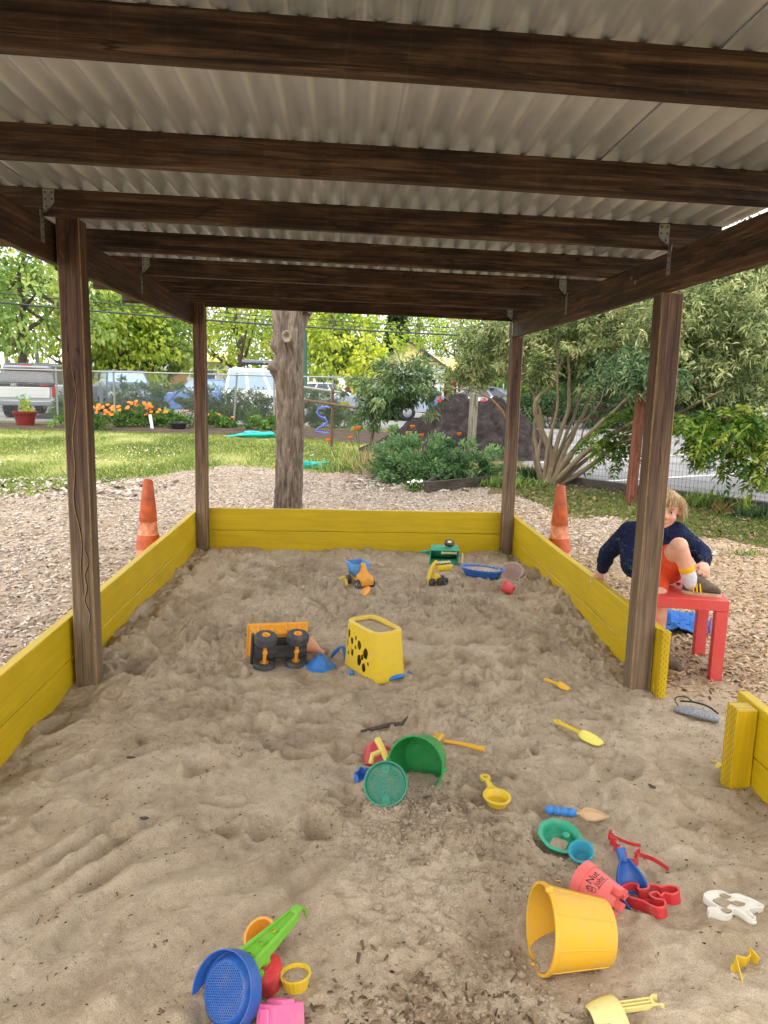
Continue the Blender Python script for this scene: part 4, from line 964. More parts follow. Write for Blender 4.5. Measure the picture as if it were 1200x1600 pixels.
CR = [((770, 540), .6, (.75, .9, .42), 34, M_bud), ((740, 580), .9, (.55, .6, .30), 20, M_bud), ((860, 500), -.1, (1.0, .9, .55), 60, M_bud), ((900, 575), .5, (.55, .7, .28), 26, M_bud_d), ((960, 520), -.4, (.9, .9, .7), 60, M_bud),
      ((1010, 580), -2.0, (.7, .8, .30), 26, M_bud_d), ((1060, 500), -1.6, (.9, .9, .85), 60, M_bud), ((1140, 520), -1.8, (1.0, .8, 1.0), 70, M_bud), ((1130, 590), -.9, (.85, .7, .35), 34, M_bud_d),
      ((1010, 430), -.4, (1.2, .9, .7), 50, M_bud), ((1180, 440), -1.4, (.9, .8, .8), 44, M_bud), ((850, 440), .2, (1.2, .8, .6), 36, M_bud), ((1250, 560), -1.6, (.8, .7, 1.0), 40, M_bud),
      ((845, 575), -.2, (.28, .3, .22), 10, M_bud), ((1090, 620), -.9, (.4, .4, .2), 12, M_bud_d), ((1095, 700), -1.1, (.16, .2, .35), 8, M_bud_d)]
g = np.random.default_rng(480)
for (px, py), dy, rad, ncl, mt in CR:
    Y = sb.y+dy; c_ = np.array(at(px, py, Y)-shrub.location); P_ = []; D_ = []; T_ = []
    cc = clumps(c_, rad, int(ncl*5.2), int(px+py), .15)
    for cl in cc:                                           # whorled shoot tips of lance-shaped leaves
        ax = unit(unit((cl-c_)/np.array(rad))+np.array([0, 0, .25])+.5*g.normal(size=3)); tn = np.clip(g.normal(.52, .26), 0, 1)
        for wv_ in range(4):
            b = cl-ax*.065*wv_; k = 8; a = g.uniform(0, 2*np.pi, k); s1 = unit(np.cross(ax, [0.3, .2, .9])); s2 = np.cross(ax, s1)
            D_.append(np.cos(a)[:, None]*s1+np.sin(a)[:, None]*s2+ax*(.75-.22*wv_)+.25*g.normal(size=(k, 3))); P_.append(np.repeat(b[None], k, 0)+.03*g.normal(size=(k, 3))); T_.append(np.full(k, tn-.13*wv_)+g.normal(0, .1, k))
    P_ = np.concatenate(P_); D_ = np.concatenate(D_); T_ = np.concatenate(T_)
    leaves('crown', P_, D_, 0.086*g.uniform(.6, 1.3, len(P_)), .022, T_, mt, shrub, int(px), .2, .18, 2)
# low growth at the shrub's foot
p = onz(835, 750, GZ); grass_tuft('weed_patch', 'leafy weeds at the foot of the big shrub, right of the back right post', p.x, p.y, 420, 0.2, 0.24, M_lf_dk, 483, 0, W_=.025)

# ------------------------------------------------------------------ feather-leaved creeper hanging at the right edge
M_wis = leafmat('leaf_creeper', (48, 78, 18), (86, 118, 30), (156, 166, 70), .35)
wp = at(1150, 690, 8.3); wis = thing('creeper', 'bright green feather-leaved creeper hanging in from the right edge', 'creeper', (wp.x+.7, 8.3, GZ))
g = np.random.default_rng(490); P_ = []; D_ = []; T_ = []
SPR = [((1115, 658), (.50, .5, .14), 40), ((1165, 650), (.4, .4, .16), 32), ((1185, 680), (.30, .4, .18), 28), ((1125, 700), (.26, .3, .08), 12), ((1150, 722), (.16, .2, .09), 9), ((1200, 735), (.14, .2, .16), 12), ((1240, 680), (.4, .4, .4), 40), ((960, 690), (.42, .3, .20), 26), ((985, 650), (.3, .3, .15), 14)]
for (px, py), rad, nc in SPR:
    c_ = np.array(at(px, py, 8.3+(1.6 if px < 1000 else 0))-wis.location)
    for cl in clumps(c_, rad, int(nc*1.5), int(px*3+py), .2):
        ax = unit(np.array([g.normal(-.3, .7), g.normal(-.3, .6), g.normal(-.25, .4)])); sd2 = unit(np.cross(ax, [0, 0, 1.0])); tn = np.clip(g.normal(.45 if px < 1185 else .75, .24), 0, 1); ln = g.uniform(.18, .3)
        for k in range(8):
            for s in (-1, 1):
                P_.append(cl+ax*ln*k/7-np.array([0, 0, .1*(k/7)**2])); D_.append(sd2*s+ax*.45+np.array([0, 0, -.25])+.12*g.normal(size=3)); T_.append(tn+g.normal(0, .08))
        P_.append(cl+ax*ln-np.array([0, 0, .1])); D_.append(ax+np.array([0, 0, -.4])); T_.append(tn)
P_ = np.array(P_); leaves('foliage', P_, np.array(D_), 0.085*g.uniform(.7, 1.25, len(P_)), .034, np.array(T_), M_wis, wis, 491, .15, .15)
o_ = wis.location
for pts in ([(1260, 640), (1190, 640), (1120, 655), (1060, 668), (990, 672), (940, 690)], [(1250, 700), (1190, 720), (1150, 745), (1120, 735)], [(1260, 760), (1200, 770), (1180, 755)]):
    MB().tube([at(px, py, 8.3+(1.4*(1080-px)/120 if px < 1080 else 0))-o_ for px, py in pts], [.016-.002*i for i in range(len(pts))], 6).build('vine', M_stem, wis, smooth=70)
MB().tube([(0.4, .2, 0), (0.3, .1, .9), at(1260, 640, 8.3)-o_], [.03, .025, .016], 7).build('trunk', M_stem, wis)

# plants along the fence foot, right of the boy
for i, (px, py, n, rad, ht, mt, wd, lab) in enumerate([(1100, 792, 260, .16, .26, M_lf_mid, .014, 'weeds against the wire fence just right of the boy'), (1165, 806, 22, .04, .36, M_lf_yel, .018, 'sword-leaved plant at the wire fence near the right edge'),
                                             (1190, 812, 300, .16, .22, M_lf_dk, .016, 'dark leafy weeds at the right edge below the fence'), (1125, 803, 60, .05, .20, M_lf_red, .012, 'small purplish sprig in front of the wire fence'), (1065, 850, 60, .06, .07, M_lf_mid, .010, 'little tuft of weeds in the chips behind the boy'),
                                             (1165, 868, 90, .06, .07, M_lf_mid, .010, 'small bright weed in the chips right of the red table')]):
    p = onz(px, py, GZ); grass_tuft('weed_clump', lab, p.x, p.y, n, rad, ht, mt, 500+i, 0, 'weed', wd, group='weeds along the wire fence')

# ------------------------------------------------------------------ lawn grass
M_grass = leafmat('grass_blade', (86, 108, 44), (130, 148, 66), (190, 182, 112), .3)
def lawn_blades(name, lab, poly, n, ylo, yhi, xlo, xhi, ht, wd, seed, dryness):
    g = np.random.default_rng(seed); P = np.stack([g.uniform(xlo, xhi, n), ylo*(yhi/ylo)**g.random(n), np.full(n, GZ+.008)], -1)
    P = P[inpoly(P[:, 0], P[:, 1], poly)]
    dn = fbm(P[:, 0]*.45, P[:, 1]*.22, 3, 97); P = P[g.random(len(P)) < np.clip(1.05-dryness*np.clip(dn, 0, 1)*2, .12, 1)]; n = len(P)
    dn = fbm(P[:, 0]*.45, P[:, 1]*.22, 3, 97); d_ = np.stack([g.normal(0, .45, n), g.normal(0, .45, n), np.ones(n)], -1)
    return tag(leaves(name, P, d_, ht*g.uniform(.5, 1.4, n), wd*g.uniform(.7, 1.3, n), .38+dn*.55+g.normal(0, .16, n), M_grass, None, seed+1, .2, .25, True), lab, 'grass', kind='stuff')
lawn_blades('lawn_grass', 'sunlit patchy lawn grass between the chips and the flower bed', LAWN, 100000, 7.6, 20.3, -9.8, 1.0, .062, .015, 510, 1.1)
lawn_blades('verge_grass', 'short patchy grass below the shrub and wire fence on the right', GRASS_R, 46000, 5.4, 11.0, 1.9, 6.5, .055, .009, 512, 3.4)
g = np.random.default_rng(515); n = 900; P = np.stack([g.uniform(-8.5, -.5, n), g.uniform(8.5, 17, n), np.full(n, GZ+.055)], -1)
P = P[inpoly(P[:, 0], P[:, 1], LAWN) & (fbm(P[:, 0]*.5, P[:, 1]*.4, 2, 99) > .08)]
tag(chips('clover_flowers', P, .020, M_wht, 516, tilt=.5, flat=.5, wide=(.8, 1)), 'white clover heads dotted over the lawn', 'clover', kind='stuff')
P = scatter(2200, 2.2, 5.2, 6.6, 10.6, 517, 1); P[:, 2] = GZ+.03
tag(chips('fallen_leaves', P[inpoly(P[:, 0], P[:, 1], GRASS_R)], .05, M_mulch, 518, tilt=.35, flat=.05, wide=(.4, .6)), 'dry fallen leaves on the verge below the shrub', 'leaves', kind='stuff')
P = np.concatenate([scatter(500, -4.4, -2.2, 8.4, 10.2, 519), scatter(600, 0.0, 1.6, 9.6, 11.8, 520)]); P[:, 2] = GZ+.03
tag(chips('leaf_litter', P, .07, M_chipg, 521, tilt=.35, flat=.05, wide=(.4, .6)), 'pale dry leaf litter along the edge of the lawn', 'leaves', kind='stuff')

# ================================================================== BIG TREE TRUNK behind the sandbox
q = NT('furrowed_bark'); v = q.coord((1, 1, .22)); n1 = q.noise(v, 26, 6, .65, .8)
c = q.ramp(n1, [(.30, sr(70, 60, 52)), (.5, sr(128, 114, 100)), (.72, sr(168, 154, 138))])
c = q.mix(q.math('MULTIPLY', q.ramp(q.noise(q.coord(), 5, 4), [(.5, BW[0]), (.7, BW[1])]), .3), c, sr(112, 112, 92))
M_trunk = q.fin(c, .95, q.bump(n1, .9, .02), **{'Specular IOR Level': .15})
ty = 7.0; tb = at(452, 760, ty)
big = thing('street_tree', 'thick grey trunk with furrowed bark just behind the sandbox', 'tree', (tb.x, ty, GZ))
na, nz = 130, 210; th, zz = np.meshgrid(np.linspace(0, 2*np.pi, na, endpoint=False), np.linspace(-.05, 2.35, nz))
rad = .116+.03*np.exp(-zz/.12)+.055*np.clip((zz-1.55)/.7, 0, 1)**1.5
ca, sa = np.cos(th), np.sin(th)
rid = 1-np.abs(pnoise(th*26/(2*np.pi)*1.0+.6*pnoise(zz*5, th*2, 3), zz*2.6, 111))*2.2
seamfix = np.minimum(np.clip(th/.25, 0, 1), np.clip((2*np.pi-th)/.25, 0, 1))
rad = rad+seamfix*(.014*np.clip(rid, -.6, 1)+.005*fbm(th*12, zz*14, 3, 115))+.012*fbm(ca*1.5+3, sa*1.5+zz*.9, 2, 117)
def lump(a0, z0, h, ra, rz):
    global rad
    d = np.angle(np.exp(1j*(th-a0))); rad = rad+h*np.exp(-(d/ra)**2-((zz-z0)/rz)**2)
lump(R(180), 1.46, .055, .35, .07); lump(R(195), 1.66, .04, .3, .05); lump(R(265), 1.74, .05, .32, .075); lump(R(265), 1.74, -.045, .12, .03); lump(R(330), 1.1, .015, .3, .1)
lump(R(20), .9, .02, .4, .1)
bend = .02*np.sin(zz*1.7)-.01
V = np.stack([rad*ca+bend+.03*np.clip(zz-1.7, 0, 1), rad*sa, zz], -1).reshape(-1, 3); idx = np.arange(na*nz).reshape(nz, na)
Fq = np.stack([idx[:-1], np.roll(idx[:-1], -1, 1), np.roll(idx[1:], -1, 1), idx[1:]], -1).reshape(-1, 4)
np_obj('trunk', V, Fq, M_trunk, big, smooth=True)
MB().tube(bez((.02, .03, 1.66), (.42, .10, 2.8), (-.03, 0, .0)), [.05, .065, .07, .07, .07, .065], 16).build('limb', M_trunk, big, smooth=80)
for e, r in (((.75, .1, 3.6), .11), ((-.5, .2, 3.8), .12), ((.1, .6, 3.9), .1)):
    MB().tube(bez((.02+e[0]*.1, e[1]*.1, 2.0), e, (e[0]*.25, 0, -.1)), [r, r*.95, r*.85, r*.75, r*.65, r*.5], 14).build('limb', M_trunk, big, smooth=80)
MB().lathe([(.045, -.012), (.055, .005), (.048, .018), (.03, .012), (.022, -.006), (.001, -.012)], 18, Matrix.Translation((-.012, -.190, 1.74)) @ Matrix.Rotation(R(90), 4, 'X'), sx=.8).build('knot', simple('knot_callus', (150, 138, 122), .9, .2, 30, bump=.3), big, smooth=60)
MB().lathe([(.03, -.05), (.042, .03), (.036, .04), (.001, .034)], 16, Matrix.Translation((-.150, -.06, 1.475)) @ Matrix.Rotation(R(-60), 4, 'Y') @ Matrix.Rotation(R(18), 4, 'X')).build('pruned_stub', simple('cut_wood', (126, 112, 98), .9, .2, 30), big, smooth=60)
crown(big, (.1, .3, 5.0), (2.0, 1.7, 1.1), 60, 4200, .5, .16, .09, M_lf_mid, 530)

# ================================================================== UTILITY POLES AND WIRES
M_cable = simple('black_cable', (58, 62, 62), .6, .1, 9); M_pole = simple('pole_grey', (150, 146, 140), .8, .12, 6); M_gpole = simple('green_pole', (52, 84, 66), .6, .1, 6)
def pole(px, ptop, Y, r, mat, lab, arm=False, name='utility_pole'):
    p = at(px, 600, Y); top = at(px, ptop, Y).z-GZ; t = thing(name, lab, 'pole', (p.x, Y, GZ)); MB().tube([(0, 0, 0), (0, 0, top)], [r, r*.75], 10).build('mast', mat, t)
    if arm:
        MB().tube([(-.1, 0, top-.5), (.9, 0, top-.45)], .03, 6).build('arm', mat, t)
    return t
pole(12, 484, 48, .14, M_pole, 'grey street light mast at the left edge with a short arm', True)
pole(60, 536, 34, .09, M_pole, 'pale signal pole above the roof of the silver pickup')
pole(374, 486, 52, .16, M_pole, 'pale wooden utility pole in the trees above the white off-road car')
pole(477, 515, 30, .09, M_gpole, 'dark green lamp pole right at the trunk\'s right edge', name='lamp_pole')
def wire(y0, y1, px0, px1, Y, r, lab):
    a = at(px0, y0, Y); b = at(px1, y1, Y+8)
    pts = [a*(1-t)+b*t-Vector((0, 0, .25*4*t*(1-t))) for t in [i/14 for i in range(15)]]
    tag(MB().tube(pts, r, 5).build('overhead_cable', M_cable), lab, 'cable')
wire(446, 520, -120, 900, 30, .020, 'upper thin overhead cable crossing the trees')
wire(461, 530, -120, 900, 29, .036, 'lower thick overhead cable crossing the trees')
wire(452, 527, -120, 900, 31, .014, 'middle fine overhead cable crossing the trees')

# ================================================================== CARS IN THE LOT
M_tyre = simple('tyre', (28, 28, 30), .85, .15, 20); M_rim = simple('wheel_rim', (150, 152, 156), .4, .1, 9, metal=.6); M_cglass = glassy('car_glass', (140, 166, 186), .12)  # car_glass: pale base colour stands in for a bright reflection
M_dglass = glassy('dark_car_glass', (38, 46, 54), .12); M_lampred = simple('tail_lamp', (150, 22, 26), .3, .1, 9); M_head = simple('head_lamp', (206, 206, 200), .25, .05, 9); M_amber = simple('amber_lamp', (224, 126, 60), .35, .05, 9); M_trim = simple('black_trim', (36, 37, 40), .6, .1, 9)
def cpaint(name, rgb):
    q = NT(name); q.b.inputs['Coat Weight'].default_value = .5; q.b.inputs['Coat Roughness'].default_value = .1
    v = q.coord(); b = sr(*rgb); c = q.ramp(q.noise(v, 3, 4), [(.3, tuple(x*.9 for x in b[:3])+(1,)), (.7, b)])
    return q.fin(c, .38, Metallic=.2)
def car(lab, cat, x, y, yaw, Lc, Wc, prof, cab, paint, glass, wheel_r=.33, wheels=(.2, .8), rack=False, name='parked_car', extra=None, lamps=True):
    """prof: (x/L, z) outline of the lower body; cab: (x/L, z) outline of the greenhouse, nose at x=1"""
    t = thing(name, lab, cat, (x, y, GZ), yaw, group='cars parked behind the fence')
    def side(poly, w0, w1, zlo, zhi):
        rings = []
        for s in (-1, 1):
            r_ = []
            for a, z in poly:
                k = 0 if zhi == zlo else np.clip((z-zlo)/(zhi-zlo), 0, 1); r_.append(((a-.5)*Lc, s*(w0*(1-k)+w1*k)/2, z))
            rings.append(r_)
        m = MB(); m.loft(rings); return m
    zs = [z for _, z in prof]; side(prof, Wc, Wc*.94, min(zs), max(zs)).build('body', paint, t, smooth=30, bevel=.03, seg=3)
    zc = [z for _, z in cab]; side(cab, Wc*.93, Wc*.76, min(zc), max(zc)).build('cabin', paint, t, smooth=30, bevel=.03, seg=3)
    # side glass: inset copy of the greenhouse split in panes, proud of the cabin
    zlo, zhi = min(zc), max(zc); top = [a for a, z in cab if z > zhi-.08]; bot = [a for a, z in cab if z < zlo+.05]
    ax0, ax1, bx0, bx1 = min(top), max(top), min(bot), max(bot)
    for s in (-1, 1):
        for u0, u1 in ((.05, .33), (.38, .66), (.71, .96)):
            Pn = []
            for u, zt in ((u0, .12), (u1, .12), (u1, .86), (u0, .86)):
                a = (bx0+(bx1-bx0)*u)*(1-zt)+(ax0+(ax1-ax0)*u)*zt; z = zlo+(zhi-zlo)*zt; wv_ = (Wc*.93*(1-zt)+Wc*.76*zt)/2+.006
                Pn.append(((a-.5)*Lc, s*wv_, z))
            ins = [(p[0], p[1]-s*.02, p[2]) for p in Pn]
            m = MB(); m.add(Pn+ins, [(0, 1, 2, 3), (7, 6, 5, 4), (0, 4, 5, 1), (1, 5, 6, 2), (2, 6, 7, 3), (3, 7, 4, 0)]); m.build('side_window', glass, t, smooth=0)
    for e, nm in ((1, 'windscreen'), (0, 'rear_window')):
        bx = bx1 if e else bx0; tx = ax1 if e else ax0; Pn = []; sg = 1 if e else -1
        for s, zt in ((-1, .1), (1, .1), (1, .88), (-1, .88)):
            a = bx*(1-zt)+tx*zt; Pn.append(((a-.5)*Lc+sg*.008, s*(Wc*.86*(1-zt)+Wc*.68*zt)/2, zlo+(zhi-zlo)*zt))
        ins = [(p[0]-sg*.03, p[1], p[2]-.01) for p in Pn]
        MB().add(Pn+ins, [(0, 1, 2, 3), (7, 6, 5, 4), (0, 4, 5, 1), (1, 5, 6, 2), (2, 6, 7, 3), (3, 7, 4, 0)]).build(nm, glass, t, smooth=0)
    for wx_ in wheels:
        for s in (-1, 1):
            Mx = Matrix.Translation(((wx_-.5)*Lc, s*(Wc/2-.08), wheel_r)) @ Matrix.Rotation(R(90), 4, 'X')
            o = MB().lathe([(.001, -.1), (wheel_r*.6, -.1), (wheel_r*.95, -.1), (wheel_r, -.06), (wheel_r, .06), (wheel_r*.95, .1), (wheel_r*.6, .1), (.001, .1)], 24, Mx).build('wheel', M_tyre, t)
            MB().lathe([(.001, -.115), (wheel_r*.2, -.115), (wheel_r*.55, -.103), (wheel_r*.6, -.09), (wheel_r*.6, .09), (wheel_r*.55, .103), (.001, .115)], 20, Mx).build('rim', M_rim, o)
    if lamps:
        zb = max(zs)-.22
        for s in (-1, 1):
            MB().box((Lc*.49, s*Wc*.38, zb), (.06, .28, .14)).build('headlight', M_head, t, bevel=.02); MB().box((-Lc*.49, s*Wc*.41, zb+.02), (.06, .2, .22)).build('tail_light', M_lampred, t, bevel=.02)
    for e in (-1, 1): MB().box((e*Lc*.492, 0, .38), (.10, Wc*.98, .16)).build('bumper', M_trim, t, bevel=.03)
    if rack:
        for s in (-1, 1): MB().tube([(-.36*Lc, s*Wc*.36, zhi+.16), (.20*Lc, s*Wc*.36, zhi+.16)], .03, 6).build('roof_rack', M_trim, t)
        for k in range(6): MB().box((-.34*Lc+k*.105*Lc, 0, zhi+.17), (.06, Wc*.74, .03)).build('rack_bar', M_trim, t)
        for k in (-.3, 0, .15):
            for s in (-1, 1): MB().box((k*Lc, s*Wc*.36, zhi+.07), (.04, .04, .18)).build('rack_foot', M_trim, t)
        MB().box((-.08*Lc, -Wc*.2, zhi+.25), (.5*Lc, .1, .09)).build('awning_roll', simple('grey_awning', (120, 128, 140), .7, .1, 9), t, bevel=.02)
    return t
P_silver = cpaint('paint_silver', (176, 180, 182)); P_slate = cpaint('paint_slate_blue', (72, 84, 110)); P_blue = cpaint('paint_blue', (86, 118, 168)); P_white = cpaint('paint_white', (232, 236, 240)); P_grey = cpaint('paint_grey', (140, 148, 160))
SED = [(0, .35), (0, .85), (.03, .95), (.30, 1.0), (.66, .98), (.95, .82), (1, .65), (1, .35)]; SEDC = [(.06, .93), (.16, 1.36), (.30, 1.46), (.52, 1.42), (.70, .96)]
VAN = [(0, .35), (0, 1.0), (.72, 1.04), (.95, .88), (1, .7), (1, .35)]; VANC = [(.01, .98), (.05, 1.66), (.12, 1.74), (.55, 1.72), (.80, 1.0)]
OFF = [(0, .45), (0, 1.05), (.66, 1.07), (.97, 1.0), (1, .8), (1, .45)]; OFFC = [(.01, 1.0), (.05, 1.82), (.10, 1.88), (.50, 1.86), (.66, 1.04)]
# silver pickup, tail towards the garden
pr = at(88, 620, 25.6); xr = pr.x
tr = thing('pickup_truck', 'silver pickup with dark canopy seen from behind at the left edge', 'pickup truck', (xr-1.0, 25.6, GZ), R(4), group='cars parked behind the fence')
m = MB(); m.box((0, 2.7, .80), (1.98, 5.4, .66)); m.build('body', P_silver, tr, bevel=.06, seg=3)
MB().box((0, -.025, .86), (1.60, .06, .36)).build('tailgate', cpaint('paint_tailgate', (196, 196, 190)), tr, bevel=.02)
MB().box((0, -.03, 1.10), (1.90, .07, .09)).build('tailgate_trim', M_trim, tr, bevel=.015)
m = MB(); m.loft([[(-.93, .12, 1.16), (.93, .12, 1.16), (.93, 4.2, 1.16), (-.93, 4.2, 1.16)], [(-.76, .38, 1.76), (.76, .38, 1.76), (.76, 3.9, 1.80), (-.76, 3.9, 1.80)], [(-.66, .50, 1.82), (.66, .50, 1.82), (.66, 3.8, 1.86), (-.66, 3.8, 1.86)]]); m.build('canopy', cpaint('paint_charcoal', (58, 62, 68)), tr, bevel=.04, seg=3)
MB().add([(-.74, .145, 1.24), (.74, .145, 1.24), (.62, .325, 1.66), (-.62, .325, 1.66), (-.74, .16, 1.24), (.74, .16, 1.24), (.62, .34, 1.66), (-.62, .34, 1.66)], [(0, 1, 2, 3), (7, 6, 5, 4), (0, 4, 5, 1), (1, 5, 6, 2), (2, 6, 7, 3), (3, 7, 4, 0)]).build('rear_window', M_dglass, tr, smooth=0)
MB().box((0, .33, 1.74), (.32, .05, .06)).build('brake_light', M_lampred, tr); MB().box((0, .2, 1.70), (1.45, .10, .05)).build('spoiler', P_silver, tr)
for s in (-1, 1):
    MB().box((s*.92, .0, .90), (.12, .12, .36)).build('tail_light', M_lampred, tr, bevel=.02)
    for yy in (1.1, 4.3):
        Mx = Matrix.Translation((s*.86, yy, .39)) @ Matrix.Rotation(R(90), 4, 'Y')
        o = MB().lathe([(.001, -.13), (.26, -.13), (.36, -.13), (.39, -.08), (.39, .08), (.36, .13), (.26, .13), (.001, .13)], 24, Mx).build('wheel', M_tyre, tr); MB().lathe([(.001, -.14), (.24, -.135), (.24, .135), (.001, .14)], 18, Mx).build('rim', M_rim, o)
MB().box((0, -.10, .52), (1.90, .18, .17)).build('bumper', simple('bumper_chrome', (128, 132, 136), .35, .1, 9, metal=.7), tr, bevel=.03)
MB().box((.0, -.065, .74), (.34, .02, .15)).build('number_plate', simple('plate', (170, 190, 210), .5, .05, 9), tr)
def text_mesh(name, s, size, mat, parent, loc=(0, 0, 0), rot=(0, 0, 0), ext=.002, fn=None):
    cu = bpy.data.curves.new(name, 'FONT'); cu.body = s; cu.size = size; cu.extrude = ext; cu.align_x = 'CENTER'; cu.align_y = 'CENTER'
    o = bpy.data.objects.new(name+'_tmp', cu); C.objects.link(o); dg = bpy.context.evaluated_depsgraph_get(); me = bpy.data.meshes.new_from_object(o.evaluated_get(dg)); bpy.data.objects.remove(o)
    me.materials.clear(); me.materials.append(mat)
    if fn:
        for v_ in me.vertices: v_.co = fn(v_.co)
    r_ = bpy.data.objects.new(name, me); C.objects.link(r_); r_.parent = parent; r_.location = loc; r_.rotation_euler = rot; return r_
text_mesh('lettering', 'AN', .13, P_white, tr, (-.32, -.068, 1.10), (R(90), 0, 0))
MB().box((.62, -.066, 1.10), (.28, .006, .05)).build('badge', M_lampred, tr, smooth=0)
p = at(186, 610, 31); car('slate blue minivan seen end-on between the front left post and the hedge', 'minivan', p.x+.1, 31.5, R(-68), 4.6, 1.85, VAN, VANC, P_slate, M_cglass)
p = at(306, 600, 28.5); car('blue hatchback mostly hidden by the hedge and back left post', 'car', p.x, 28.8, R(188), 4.1, 1.75, SED, SEDC, P_blue, M_cglass)
p = at(432, 600, 28.5); car('white off-road car with a roof rack behind the big trunk', 'car', p.x, 28.6, R(3), 3.75, 1.85, OFF, OFFC, P_white, M_cglass, .36, (.2, .82), True)
p = at(528, 600, 33); car('white car parked right of the trunk, far back in the lot', 'car', p.x-.4, 34, R(10), 4.4, 1.8, SED, SEDC, P_white, M_dglass)
p = at(560, 600, 30); car('grey car behind the leafy small tree', 'car', p.x+.6, 31, R(185), 4.3, 1.8, SED, SEDC, P_grey, M_cglass)
p = at(640, 600, 31); car('pale blue car glimpsed through the small tree\'s leaves', 'car', p.x+.6, 32.5, R(5), 4.3, 1.8, SED, SEDC, P_blue, M_dglass)
p = at(735, 600, 30); car('grey car behind the arching cane', 'car', p.x+.6, 33.5, R(175), 4.4, 1.8, SED, SEDC, P_grey, M_dglass)
p = at(130, 600, 40); car('grey car far behind, right of the silver pickup', 'car', p.x-.3, 40, R(20), 4.4, 1.8, SED, SEDC, P_grey, M_dglass)

# ================================================================== BUILDINGS
def siding(name, rgb, pitch=.18):
    q = NT(name); v = q.coord(); sp = q.n('SeparateXYZ'); q.l(v, sp.inputs[0]); fz = q.math('FRACT', q.math('DIVIDE', sp.outputs[2], pitch))
    b = sr(*rgb); c = q.ramp(q.noise(v, 2, 4), [(.3, tuple(x*.88 for x in b[:3])+(1,)), (.7, b)]); return q.fin(c, .8, q.bump(fz, .5, .02))
M_wglass = glassy('window_glass', (70, 84, 96), .1); M_frame = simple('window_frame', (226, 226, 220), .6, .05, 9)
def house(lab, x, y, yaw, wx_, dy, hw, hr, wallm, roofm, gable_front=True, wins=(), door=None, over=.35, name='house', gmat=None):
    t = thing(name, lab, 'building', (x, y, GZ), yaw); m = MB(); a, b = wx_/2, dy/2
    m.add([(-a, -b, 0), (a, -b, 0), (a, b, 0), (-a, b, 0), (-a, -b, hw), (a, -b, hw), (a, b, hw), (-a, b, hw)], [(0, 1, 5, 4), (1, 2, 6, 5), (2, 3, 7, 6), (3, 0, 4, 7)]); m.build('wall', wallm, t, smooth=0)
    if gable_front:
        for s in (-1, 1): MB().add([(-a, s*b, hw), (a, s*b, hw), (0, s*b, hr), (-a, s*(b-.1), hw), (a, s*(b-.1), hw), (0, s*(b-.1), hr)], [(0, 1, 2), (5, 4, 3), (0, 3, 4, 1), (1, 4, 5, 2), (2, 5, 3, 0)]).build('gable', gmat or wallm, t, smooth=0)
        for s in (-1, 1):
            k = (hr-hw)/a; e = a+over; Pn = [(0, -b-over, hr+.02), (s*e, -b-over, hw-k*over+.02), (s*e, b+over, hw-k*over+.02), (0, b+over, hr+.02)]
            MB().add(Pn+[(p_[0], p_[1], p_[2]+.14) for p_ in Pn], [(0, 1, 2, 3), (7, 6, 5, 4), (0, 4, 5, 1), (1, 5, 6, 2), (2, 6, 7, 3), (3, 7, 4, 0)]).build('roof', roofm, t, smooth=0)
    else:
        for s in (-1, 1):
            k = (hr-hw)/b; e = b+over; Pn = [(-a-over, 0, hr+.02), (-a-over, s*e, hw-k*over+.02), (a+over, s*e, hw-k*over+.02), (a+over, 0, hr+.02)]
            MB().add(Pn+[(p_[0], p_[1], p_[2]+.14) for p_ in Pn], [(0, 1, 2, 3), (7, 6, 5, 4), (0, 4, 5, 1), (1, 5, 6, 2), (2, 6, 7, 3), (3, 7, 4, 0)]).build('roof', roofm, t, smooth=0)
        for s in (-1, 1): MB().add([(s*a, -b, hw), (s*a, b, hw), (s*a, 0, hr), (s*(a-.1), -b, hw), (s*(a-.1), b, hw), (s*(a-.1), 0, hr)], [(0, 1, 2), (5, 4, 3), (0, 3, 4, 1), (1, 4, 5, 2), (2, 5, 3, 0)]).build('gable', gmat or wallm, t, smooth=0)
    for (cx, cz, ww, wh) in wins:
        o = MB().box((cx, -b-.02, cz), (ww+.2, .08, wh+.2)).build('window', M_frame, t, smooth=0); MB().box((cx, -b-.055, cz), (ww, .03, wh)).build('pane', M_wglass, o, smooth=0)
    if door:
        cx, ww, wh, dm = door; MB().box((cx, -b-.03, wh/2), (ww, .08, wh)).build('door', dm, t, smooth=0)
    return t
M_ycl = siding('pale_yellow_siding', (228, 214, 142)); M_roofd = simple('dark_shingle', (92, 94, 98), .9, .15, 6, bump=.3); M_mar = siding('maroon_siding', (120, 44, 44)); M_white = siding('white_siding', (226, 228, 226)); M_cream = siding('cream_siding', (206, 200, 184)); M_teal = siding('teal_siding', (30, 140, 136)); M_tan = siding('tan_panel', (150, 118, 74)); M_blueaw = simple('blue_awning', (56, 128, 168), .7, .1, 9); M_marroof = simple('maroon_roof', (140, 48, 58), .7, .12, 6); M_yroof = simple('yellow_roof', (226, 208, 120), .8, .1, 6)
p = at(646, 600, 60); house('pale house with a yellow gable and dark roof in the distance', p.x, 63, R(-6), 5.4, 7, 2.95, 4.75, M_white, M_roofd, True, [(-1.6, 1.6, .8, 1.1)], (.9, 1.6, 2.3, M_frame), .3, gmat=M_ycl)
p = at(575, 600, 50); house('maroon shed left of the yellow gabled house', p.x, 50, R(0), 3.0, 4, 2.6, 2.95, M_mar, M_mar, False, [(.7, 1.9, .5, .4)], None, .15, 'shed')
p = at(700, 600, 66); house('low yellow-roofed building glimpsed behind the shrub', p.x+3.5, 70, R(0), 9, 6, 2.9, 3.9, M_mar, M_yroof, False, [(-2, 1.6, 1, 1), (1, 1.6, 1, 1)], None, .3)
